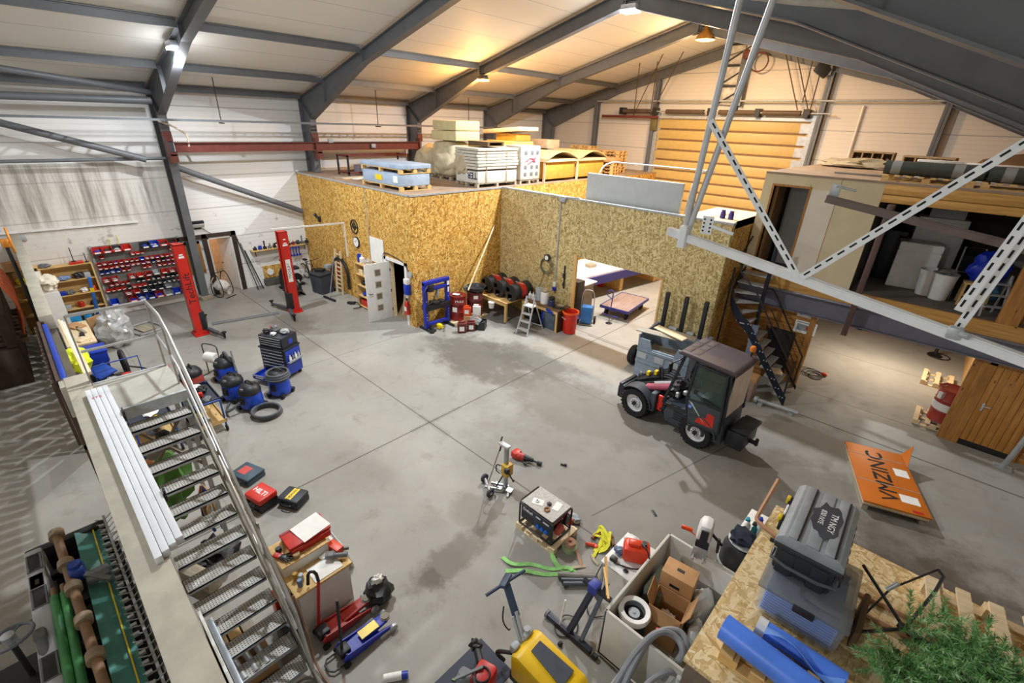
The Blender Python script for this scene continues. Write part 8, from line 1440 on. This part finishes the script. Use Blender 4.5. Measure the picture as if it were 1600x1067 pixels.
# tree stand and artificial tree
t = T('tree_stand', 'black folding tube stand of the artificial tree', 'stand', (0, 0, 0)); J = Vector((.72, 4.1, 2.84)); TUBE = mat('stand_tube', '#3a3a3c', .35, .6)
MB().tube([Vector((.34, 4.42, 2.98)), J], .014, 8).obj('leg', TUBE, t); MB().tube([Vector((.42, 3.98, 2.66)), Vector((.46, 3.96, 2.66)), J], .014, 8, 1).obj('leg', TUBE, t); MB().tube([Vector((.84, 4.86, 2.98)), Vector((.9, 4.8, 2.96)), J], .014, 8, 1).obj('leg', TUBE, t); MB().tube([Vector((.42, 3.98, 2.66)), (J+Vector((-.15, .3, .06))), Vector((.84, 4.86, 2.98))], .009, 6).obj('brace', TUBE, t); MB().cyl(J+Vector((-.17, .28, .05)), J+Vector((-.12, .32, .14)), .02).obj('clamp_screw', GALV, t); MB().cyl(J-Vector((.04, -.02, 0)), J+Vector((.15, -.06, .02)), .03).obj('socket', TUBE, t)
NEED = NT('needles'); nv_ = NEED.obj(); cc = NEED.ramp(NEED.noise(nv_, 9, 3), [(.3, lin('#39663a')), (.5, lin('#6b9f58')), (.75, lin('#bcd9a4'))]); NEEDLE = NEED.fin(cc, .45)
def branch_mesh(seed, L):
    r = random.Random(seed); bm = bmesh.new()
    def needle(p, d, ln):
        s_ = d.cross(Vector((r.uniform(-1, 1), r.uniform(-1, 1), r.uniform(-1, 1)))); s_ = s_.normalized()*.0035 if s_.length > 1e-4 else Vector((.003, 0, 0))
        v = [bm.verts.new(p-s_), bm.verts.new(p+s_), bm.verts.new(p+d*ln)]; bm.faces.new(v)
    twigs = [(Vector((0, 0, 0)), Vector((L, 0, .02)))]
    for k in range(8):
        f = .12+.8*k/8; p = Vector((L*f, 0, 0)); sd = 1 if k % 2 else -1
        twigs.append((p, p+Vector((L*(.3-.15*f)+.04, sd*L*(.42-.25*f), r.uniform(-.08, .12)))))
    for a, b in twigs:
        ln = (b-a).length; n = int(ln*420); ax = (b-a).normalized()
        for i in range(n):
            f = i/n; p = a.lerp(b, f); q = r.uniform(0, 2*PI); u = ax.orthogonal().normalized(); w = ax.cross(u)
            needle(p, (ax*.75+(u*math.cos(q)+w*math.sin(q))).normalized(), r.uniform(.03, .05))
    me = bpy.data.meshes.new('needle_branch'); bm.to_mesh(me); bm.free(); me.materials.append(NEEDLE); return me
BMS = [branch_mesh(s_, L_) for s_, L_ in ((1, .42), (2, .36), (3, .3), (4, .48))]
tree = T('artificial_tree', 'green artificial Christmas tree lying on the board room roof at the corner', 'artificial tree', (J.x+.16, J.y-.14, J.z-.1)); MB().cyl((-.14, .12, .1), (1.7, -.35, .1), .025).obj('trunk', TUBE, tree)
r = random.Random(11)
for k in range(230):
    f = -.1+1.0*k/230; q = r.uniform(0, 2*PI); sp = r.uniform(.3, .8)
    p = Vector((1.35*f+r.uniform(-.1, .1), -.35*f-.15+r.uniform(-.25, .2), .06+r.uniform(0, .14)))
    d = Vector((r.uniform(.35, .9), math.cos(q)*sp*1.3, abs(math.sin(q))*sp*.8+(-.05 if math.sin(q) < -.4 else .05)))
    if k % 3 == 0: d = Vector((r.uniform(-.5, .4), -1.0+r.uniform(0, .7), r.uniform(.0, .3)))
    o = bpy.data.objects.new('branch', BMS[k % 4]); COL.objects.link(o); o.parent = tree; o.location = p; o.rotation_euler = d.to_track_quat('X', 'Z').to_euler(); s_ = r.uniform(.85, 1.3); o.scale = (s_, s_, s_)
# ================================================================== hung door tracks near the camera
TG = mat('track_galv', '#f0f3f4', .45, 0, .06, 8)
t = T('door_track', 'pale galvanised door track hung on two tubes and slotted angles near the camera', 'door track', (0, 3, 5.7)); O_ = Vector((0, 3, 5.7))
dirv = Vector((-1.77, 0, .27)).normalized(); e0 = aty(1046, 356, 3)-O_; e1 = aty(1600, 556, 3)-O_; e1 = e0+(e1-e0)*1.25
MB().bar(e0, e1, .05, .012).bar(e0+Vector((0, -.025, -.022)), e1+Vector((0, -.025, -.022)), .012, .04).bar(e0+Vector((0, .025, -.022)), e1+Vector((0, .025, -.022)), .012, .04).obj('track', TG, t)
def slot2(a, b, nm='slotted_angle', w=.037):
    # flat strip facing the camera side (-y) with dark slots and a return flange
    a, b = Vector(a), Vector(b); d = b-a; L = d.length; ang = math.atan2(d.z, d.x)
    o = MB().box((0, 0, 0), (L, .004, w)).box((0, .02, -w/2), (L, .04, .004)).obj(nm, TG, t); o.location = (a+b)/2; o.rotation_euler = (0, -ang, 0)
    n = int(L/.062)
    for i in range(n): MB().box((-L/2+.04+i*.062, -.0025, .004), (.036, .002, .009)).obj('slot', mat('slot_black', '#1a1a1b', .8), o)
T0 = aty(1066, 368, 3)-O_; TA = aty(1160, -20, 3)-O_; TB = aty(1212, -20, 3.05)-O_
def toroof(p, q):
    d = q-p; k = (roofz(q.x)-.1-O_.z-p.z)/max(d.z, .01); return p+d*k
for i, q in enumerate((TA, TB)): MB().cyl(T0+Vector((.02*i, .02, 0)), toroof(T0, q), .019, n=12).obj('hanger_tube', ALU, t)
MB().box(T0+Vector((.02, -.02, .0)), (.05, .07, .14), .006).obj('tube_foot', TG, t)
P1, P2, P3 = aty(1110, 188, 2.97)-O_, aty(1246, 432, 2.97)-O_, aty(1600, 222, 2.97)-O_
slot2(P1, P2); slot2(P2+Vector((.02, -.012, 0)), P2+(P3-P2)*1.3+Vector((0, -.012, 0)))
P4, P5 = aty(1492, 520, 2.97)-O_, aty(1606, 290, 2.97)-O_; slot2(aty(1498, 485, 2.97)-O_+Vector((0, -.01, 0)), P5+Vector((.1, -.01, .2))); slot2(P4+Vector((0, .05, -.02)), P5+Vector((.12, .06, .12)))
bp = aty(1105, 352, 2.98)-O_; MB().box(bp, (.07, .006, .11), .003).cyl(bp+Vector((.03, 0, .0)), bp+Vector((.16, .02, -.03)), .011).obj('roller_bracket', TG, t)
for dx in (-.02, .02):
    for dz in (-.035, -.012, .012, .035): MB().cyl(bp+Vector((dx, -.002, dz)), bp+Vector((dx, -.006, dz)), .006, n=8).obj('bracket_hole', mat('slot_black', '#1a1a1b', .8), t)
cb = aty(1492, 520, 2.98)-O_; MB().box(cb, (.06, .05, .06), .01).cyl(cb+Vector((.02, -.03, .01)), cb+Vector((.05, -.05, .01)), .015).obj('joint_bolts', GALV, t)
t = T('door_track', 'brown grey door track hung farther away in front of the upper room', 'door track', (0, 4, 6)); O_ = Vector((0, 4, 6)); e0 = aty(1293, 306, 4)-O_; e1 = aty(1600, 383, 4)-O_; e1 = e0+(e1-e0)*1.3
TB2 = mat('track_brown', '#6b5a54', .4, .4, .1); MB().bar(e0, e1, .045, .012).bar(e0+Vector((0, -.022, -.022)), e1+Vector((0, -.022, -.022)), .012, .04).bar(e0+Vector((0, .022, -.022)), e1+Vector((0, .022, -.022)), .012, .04).obj('track', TB2, t)
bp = aty(1305, 298, 4)-O_; MB().box(bp, (.06, .006, .09), .003).cyl(bp+Vector((.0, 0, .03)), bp+Vector((.12, .02, .01)), .008).obj('end_bracket', GALV, t); MB().cyl(e0+(e1-e0)*.9, e0+(e1-e0)*.9+Vector((0, 0, 1.2)), .015).obj('hanger_rod', GALV, t)
# white conduit along the near right frame
tag(MB().tube([(-3.2, 6.65, 8.05), (-2.11, 6.65, 7.82), (-1.04, 6.65, 7.64), (-.13, 6.65, 7.37), (2.5, 6.65, 6.65)], .045, 8).cyl((-1.04, 6.65, 7.6), (-1.04, 6.65, 8.0), .02).obj('roof_conduit', mat('conduit_cream', '#b9b4a8', .5)), 'cream conduit running along the near right roof frame', 'conduit')
# ================================================================== machine at the lower left, beyond the beam
MS = mat('machine_grey', '#b9bcc2', .45, 0, .08, 3)
t = T('field_machine', 'long farm machine with white side panel, green hoses and tine bar at the lower left', 'farm machine', (-6, -.8, 0))
o_ = Vector((-6, -.8, 0))
def mx(x0, x1, y0, y1, z0, z1, b=0): return (x0+6, x1+6, y0+.8, y1+.8, z0, z1, b)
MB().bx(*mx(-7.75, -4.2, -1.2, -1.02, .5, 1.0, .03)).obj('side_panel', MS, t)
for k, x in enumerate((-7.45, -6.75, -5.6, -4.9)): MB().bx(*mx(x-.16, x+.16, -1.17, -1.05, .995, 1.005, .01)).obj('panel_opening', DARK, t); MB().tube([Vector((x+sx_*.17, -1.11+sy_*.065, 1.003))-o_ for sx_, sy_ in ((-1, -1), (1, -1), (1, 1), (-1, 1))], .014, 6, 0, closed=True).obj('opening_rim', GREYP, t)
MB().bx(*mx(-7.1, -7.0, -1.13, -1.09, 1.0, 1.006)).bx(*mx(-7.2, -6.95, -1.18, -1.05, .99, 1.0)).obj('latch_slot', BLACKP, t)
MB().bx(*mx(-7.8, -4.2, -1.2, -.3, .35, .5)).bx(*mx(-7.85, -7.72, -1.2, -.35, .5, .95, .02)).obj('main_frame', DARK, t)
for k in range(5): MB().bx(*mx(-7.4+.75*k, -7.3+.75*k, -1.05, -.35, .7, .8)).obj('cross_member', DARK, t)
for y in (-.98, -.89): 
    m = MB().tube([Vector((-6.6, y, 1.02))-o_, Vector((-4.2, y, 1.02))-o_], .045, 12).obj('green_roller', mat('roller_green', '#3f8a4e', .5, 0, .2, 4), t); MB().cyl(Vector((-6.75, y, 1.02))-o_, Vector((-6.6, y, 1.02))-o_, .03).obj('roller_end', mat('pipe_rust', '#8a6a4e', .6), t)
MB().cyl(Vector((-7.75, -.84, 1.1))-o_, Vector((-4.2, -.7, 1.1))-o_, .05, n=14).obj('rusty_shaft', mat('pipe_rust', '#8a6a4e', .6, 0, .35, 8), t)
for x in (-7.7, -7.0, -6.5, -5.9, -5.3): MB().cyl(Vector((x-.06, -.84+(x+7.75)*.04, 1.1))-o_, Vector((x+.06, -.84+(x+7.75)*.04, 1.1))-o_, .085, n=16).obj('shaft_collar', mat('collar_tan', '#a08c74', .6, 0, .2, 8), t)
MB().box(Vector((-6.75, -.72, 1.12))-o_, (.24, .16, .2), .05).cyl(Vector((-6.75, -.72, 1.2))-o_, Vector((-6.75, -.72, 1.26))-o_, .07).obj('blue_gearbox', mat('gear_blue', '#24449a', .4), t); MB().box(Vector((-6.6, -.55, 1.05))-o_, (.2, .24, .1), .03).bar(Vector((-6.7, -.7, 1.1))-o_, Vector((-6.4, -.45, 1.05))-o_, .06, .06).obj('gear_arm', GREYP, t)
MB().sheet(lambda u, v: Vector((-7.75+3.55*u, -.68+.26*v, .98-.1*math.sin(v*PI*.5)))-o_, 8, 6, .006).obj('belt_sheet', mat('belt_teal', '#4d8f86', .5, 0, .2, 3), t); MB().bx(*mx(-7.75, -4.2, -.5, -.485, .915, .925)).obj('yellow_line', YELLOW, t)
m = MB().bar(Vector((-7.9, -.34, .95))-o_, Vector((-4.2, -.3, .95))-o_, .03, .03).obj('tine_bar', LIGHTG, t)
for k in range(30): MB().bar(Vector((-7.8+.12*k, -.34, .95))-o_, Vector((-7.76+.12*k, -.24, 1.06))-o_, .01, .01).bar(Vector((-7.8+.12*k, -.34, .95))-o_, Vector((-7.84+.12*k, -.44, .97))-o_, .01, .01).obj('tine', LIGHTG, m)
for k in range(24): MB().bx(*mx(-7.7+.15*k, -7.66+.15*k, -.42, -.36, .93, .97)).obj('chain_link', GALV, t)
for x in (-7.5, -4.6): 
    for y in (-1.1, -.45): MB().bx(*mx(x-.04, x+.04, y-.04, y+.04, 0, .36)).obj('leg', DARK, t)
t = T('tractor_controls', 'old tractor steering wheel with crank knob at the lower left corner', 'steering wheel', (-6.15, -1.36, 0)); WH = mat('wheel_grey_blue', '#6a707c', .4)
wc = Vector((0, 0, 1.15)); 
m = MB().tube([(wc.x+.21*math.cos(k*PI/12), wc.y+.21*math.sin(k*PI/12)*.95, wc.z+.05*math.cos(k*PI/12)) for k in range(24)], .02, 8, 0, closed=True).obj('rim', WH, t)
for q in (.6, 2.7, 4.8): MB().cyl(wc, wc+Vector((.21*math.cos(q), .2*math.sin(q), .05*math.cos(q))), .012).obj('spoke', WH, t)
MB().cyl(wc-Vector((0, 0, .05)), wc+Vector((0, 0, .05)), .06).obj('hub', LIGHTG, t); MB().cyl(wc+Vector((.18, -.1, .05)), wc+Vector((.35, -.3, .1)), .022).obj('crank', LIGHTG, t); MB().cyl((0, 0, 0), wc, .03).bx(-.3, .3, -.3, .1, 0, .5).obj('column', DARK, t)
MB().box((.08, .22, 1.05), (.16, .12, .12), .04).cyl((.08, .22, 1.05), (.34, .22, .95), .05).obj('lever_box', GREYP, t)
# comb rack in the gap of the beam
t = T('comb_rack', 'brown steel comb rack with blue strip beside the end of the concrete beam', 'rack', (-10.1, -.2, 0)); x0, x1 = -1.5, 1.45
RB = mat('rack_brown', '#4c3a30', .6, 0, .2, 5)
MB().bx(x0, x1, -.04, .0, 2.82, 2.92).bx(x0, x1, -.05, -.02, 1.7, 1.78).bx(x0, x0+.06, -.05, .05, 0, 2.9).bx(x1-.06, x1, -.05, .05, 0, 2.9).obj('frame', RB, t); MB().bx(x0+.1, x1-.05, .01, .08, 2.6, 2.88, .01).obj('blue_strip', mat('strip_blue', '#2142a8', .5), t)
for k in range(14): MB().bx(x0+.1+.2*k, x0+.25+.2*k, -.1, -.06, 1.75, 2.86).obj('tine', RB, t)
for k in range(3): tag(MB().bar((-11.3+.1*k, .05+.03*k, 2.95), (-8.5, .08+.03*k, 2.97), .03, .05).obj('long_batten', (PALE, WHITE, PALE)[k]), 'long %s batten along the comb rack, %s one' % (('pale', 'white', 'cream')[k], ('first', 'second', 'third')[k]), 'batten')
t = T('shade_slats', 'added upright boards under the concrete beam, striping the light by the machine', 'screen', (-5.0, -.05, 0))  # unseen boards, added to break the light beyond the beam into stripes
for k in range(15): MB().bx(-2.75+.36*k, -2.48+.36*k, -.02, .02, .05, 2.71).obj('board', GREYWOOD, t)
MB().bx(-2.8, 2.6, .02, .06, .9, 1.0).bx(-2.8, 2.6, .02, .06, 1.9, 2.0).obj('rail', GREYWOOD, t)
t = T('shade_slats', 'added upright boards under the far concrete beam, striping the light at the left edge', 'screen', (-15.9, -.1, 0))  # second unseen row, added for striped shade on the far left floor
for k in range(20): MB().bx(-4.2+.42*k, -3.9+.42*k, -.02, .02, .05, 2.71).obj('board', GREYWOOD, t)
MB().bx(-4.2, 4.2, .02, .06, .9, 1.0).bx(-4.2, 4.2, .02, .06, 1.9, 2.0).obj('rail', GREYWOOD, t)
# dim machines beyond the beam at far left
t = T('harvest_reel', 'dark rusty machine with orange hoops beyond the far beam', 'machine', (-17.6, -1.2, 0)); MB().bx(-1.6, 1.6, -.9, .4, 0, 1.0, .05).bx(-1.6, 1.6, .2, .4, 1.0, 1.9, .03).obj('frame', mat('rust_dark', '#3c2b22', .7, 0, .25, 4), t)
for k in range(6): MB().tube([(-1.3+.45*k, .52, 1.0), (-1.25+.45*k, .7, 1.8), (-1.3+.45*k, .5, 2.5)], .03, 8, 2).obj('hoop', mat('hoop_orange', '#b8562a', .5), t)
for k in range(9): MB().bx(-1.5+.35*k, -1.42+.35*k, -.9, .6, 1.02, 1.1).obj('slat', mat('slat_brown', '#55422f', .7), t)
t = T('handwheel', 'orange handwheel on a post at the far left edge', 'handwheel', (-17.0, -.3, 0)); MB().cyl((0, 0, 0), (0, 0, 3.35), .04).obj('post', DARK, t); MB().ring((0, .1, 3.4), .3, .025, 'Y').cyl((-.28, .1, 3.4), (.28, .1, 3.4), .018).cyl((0, .1, 3.12), (0, .1, 3.68), .018).obj('wheel', mat('hoop_orange2', '#d98a2c', .5), t); MB().box((0, .0, 3.35), (.2, .16, .2), .03).obj('gearbox', mat('hoop_orange2', '#d98a2c', .5), t)
# ================================================================== lamps
HOT = emis('lamp_white', '#ffffff', 10); HOTO = emis('lamp_sodium', '#ffb347', 20); HOTW = emis('lamp_warm', '#ffd9a0', 18)
def lamp(p, label, kind, hot):
    t = T('flood_lamp', label, 'lamp', p)
    if kind == 'bell': MB().lathe([(.34, 0), (.3, .12), (.18, .26), (.12, .34), (.1, .4)], 24, None, False).obj('shade', mat('brass_shade', '#a87b3a', .35, .6), t); MB().lathe([(.32, .02), (.002, .02)], 24, None, False).obj('lens', hot, t); MB().tube([(-.2, 0, .25), (-.2, 0, .42), (.2, 0, .42), (.2, 0, .25)], .02, 6).obj('yoke', DARK, t)
    elif kind == 'sodium': MB().box((0, 0, .1), (.34, .34, .2), .04, taper=.6).obj('housing', DARK, t); MB().bx(-.16, .16, -.16, .16, -.06, 0.0).obj('lens', hot, t); MB().bx(-.03, .03, -.03, .03, .2, .4).obj('yoke', STEEL, t)
    else: MB().box((0, 0, .1), (.5, .36, .14), .04).obj('housing', mat('lamp_housing', '#b9bcc4', .4, .3), t); MB().bx(-.24, .24, -.17, .17, -.03, .029).obj('lens', hot, t); MB().tube([(-.27, 0, .1), (-.27, 0, .26), (.27, 0, .26), (.27, 0, .1)], .015, 6).obj('yoke', DARK, t)
LP = [aty(275, 76, 4.2), aty(985, 18, 14.1), aty(755, 124, 14.1), aty(1103, 55, 19.0)-Vector((0, 0, .15))]
lamp(LP[0], 'white LED flood lamp under the nearest roof frame at the left', 'led', HOT); lamp(LP[1], 'white LED flood lamp under the ridge', 'led', HOT); lamp(LP[2], 'orange glowing sodium lamp under the third frame', 'sodium', HOTO); lamp(LP[3], 'warm bell shaped lamp under the fourth frame', 'bell', HOTW)
# ------------------------------------------------------------------ light
def lamp_light(name, loc, power, col, size=.35, spread=180, rot=(0, 0, 0)):
    l = bpy.data.lights.new(name, 'AREA'); l.shape = 'DISK'; l.size = size; l.energy = power; l.color = col; l.spread = rad(spread)
    o = bpy.data.objects.new(name, l); COL.objects.link(o); o.location = loc; o.rotation_euler = rot; return o
L1 = aty(275, 76, 4.2); L2 = aty(985, 18, 14.1); L3 = aty(755, 124, 14.1); L4 = aty(1103, 55, 19.0)
W = (.92, .97, 1.02); O = (1, .5, .14)
def glow_light(name, loc, power, col, r=.2):
    l = bpy.data.lights.new(name, 'POINT'); l.shadow_soft_size = r; l.energy = power; l.color = col
    o = bpy.data.objects.new(name, l); COL.objects.link(o); o.location = loc; return o
dn = lambda p, d: p-Vector((0, 0, d))
lamp_light('flood_light_left', dn(L1, .06), 1150, W, rot=(rad(-8), rad(-14), 0)); glow_light('flood_spill_left', dn(L1, .5), 45, W)
lamp_light('flood_light_ridge', dn(L2, .06), 1500, W); glow_light('flood_spill_ridge', dn(L2, .45), 70, W)
glow_light('sodium_light', dn(L3, .3), 340, O)
lamp_light('bell_light', dn(L4, .3), 480, (1, .55, .18)); glow_light('bell_spill', dn(L4, .4), 400, (1, .64, .3))
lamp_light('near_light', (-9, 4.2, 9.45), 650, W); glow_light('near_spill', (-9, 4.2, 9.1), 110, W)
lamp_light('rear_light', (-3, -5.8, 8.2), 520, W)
lamp_light('passage_light', (-.4, 17, 2.1), 135, (1, .84, .66), 1.0)
lamp_light('corridor_light', (XL-2, 5.3, 2.45), 30, (1, .8, .6), .5)
w = bpy.data.worlds.new('hall_air'); S.world = w; w.use_nodes = True
w.node_tree.nodes['Background'].inputs[0].default_value = (1, .99, .97, 1); w.node_tree.nodes['Background'].inputs[1].default_value = .58
S.view_settings.view_transform = 'Standard'; S.view_settings.look = 'None'; S.view_settings.gamma = 1; S.view_settings.use_curve_mapping = False
S.view_settings.exposure = -0.08
S.cycles.max_bounces = 6; S.cycles.diffuse_bounces = 4; S.cycles.use_adaptive_sampling = True; S.cycles.adaptive_threshold = .02
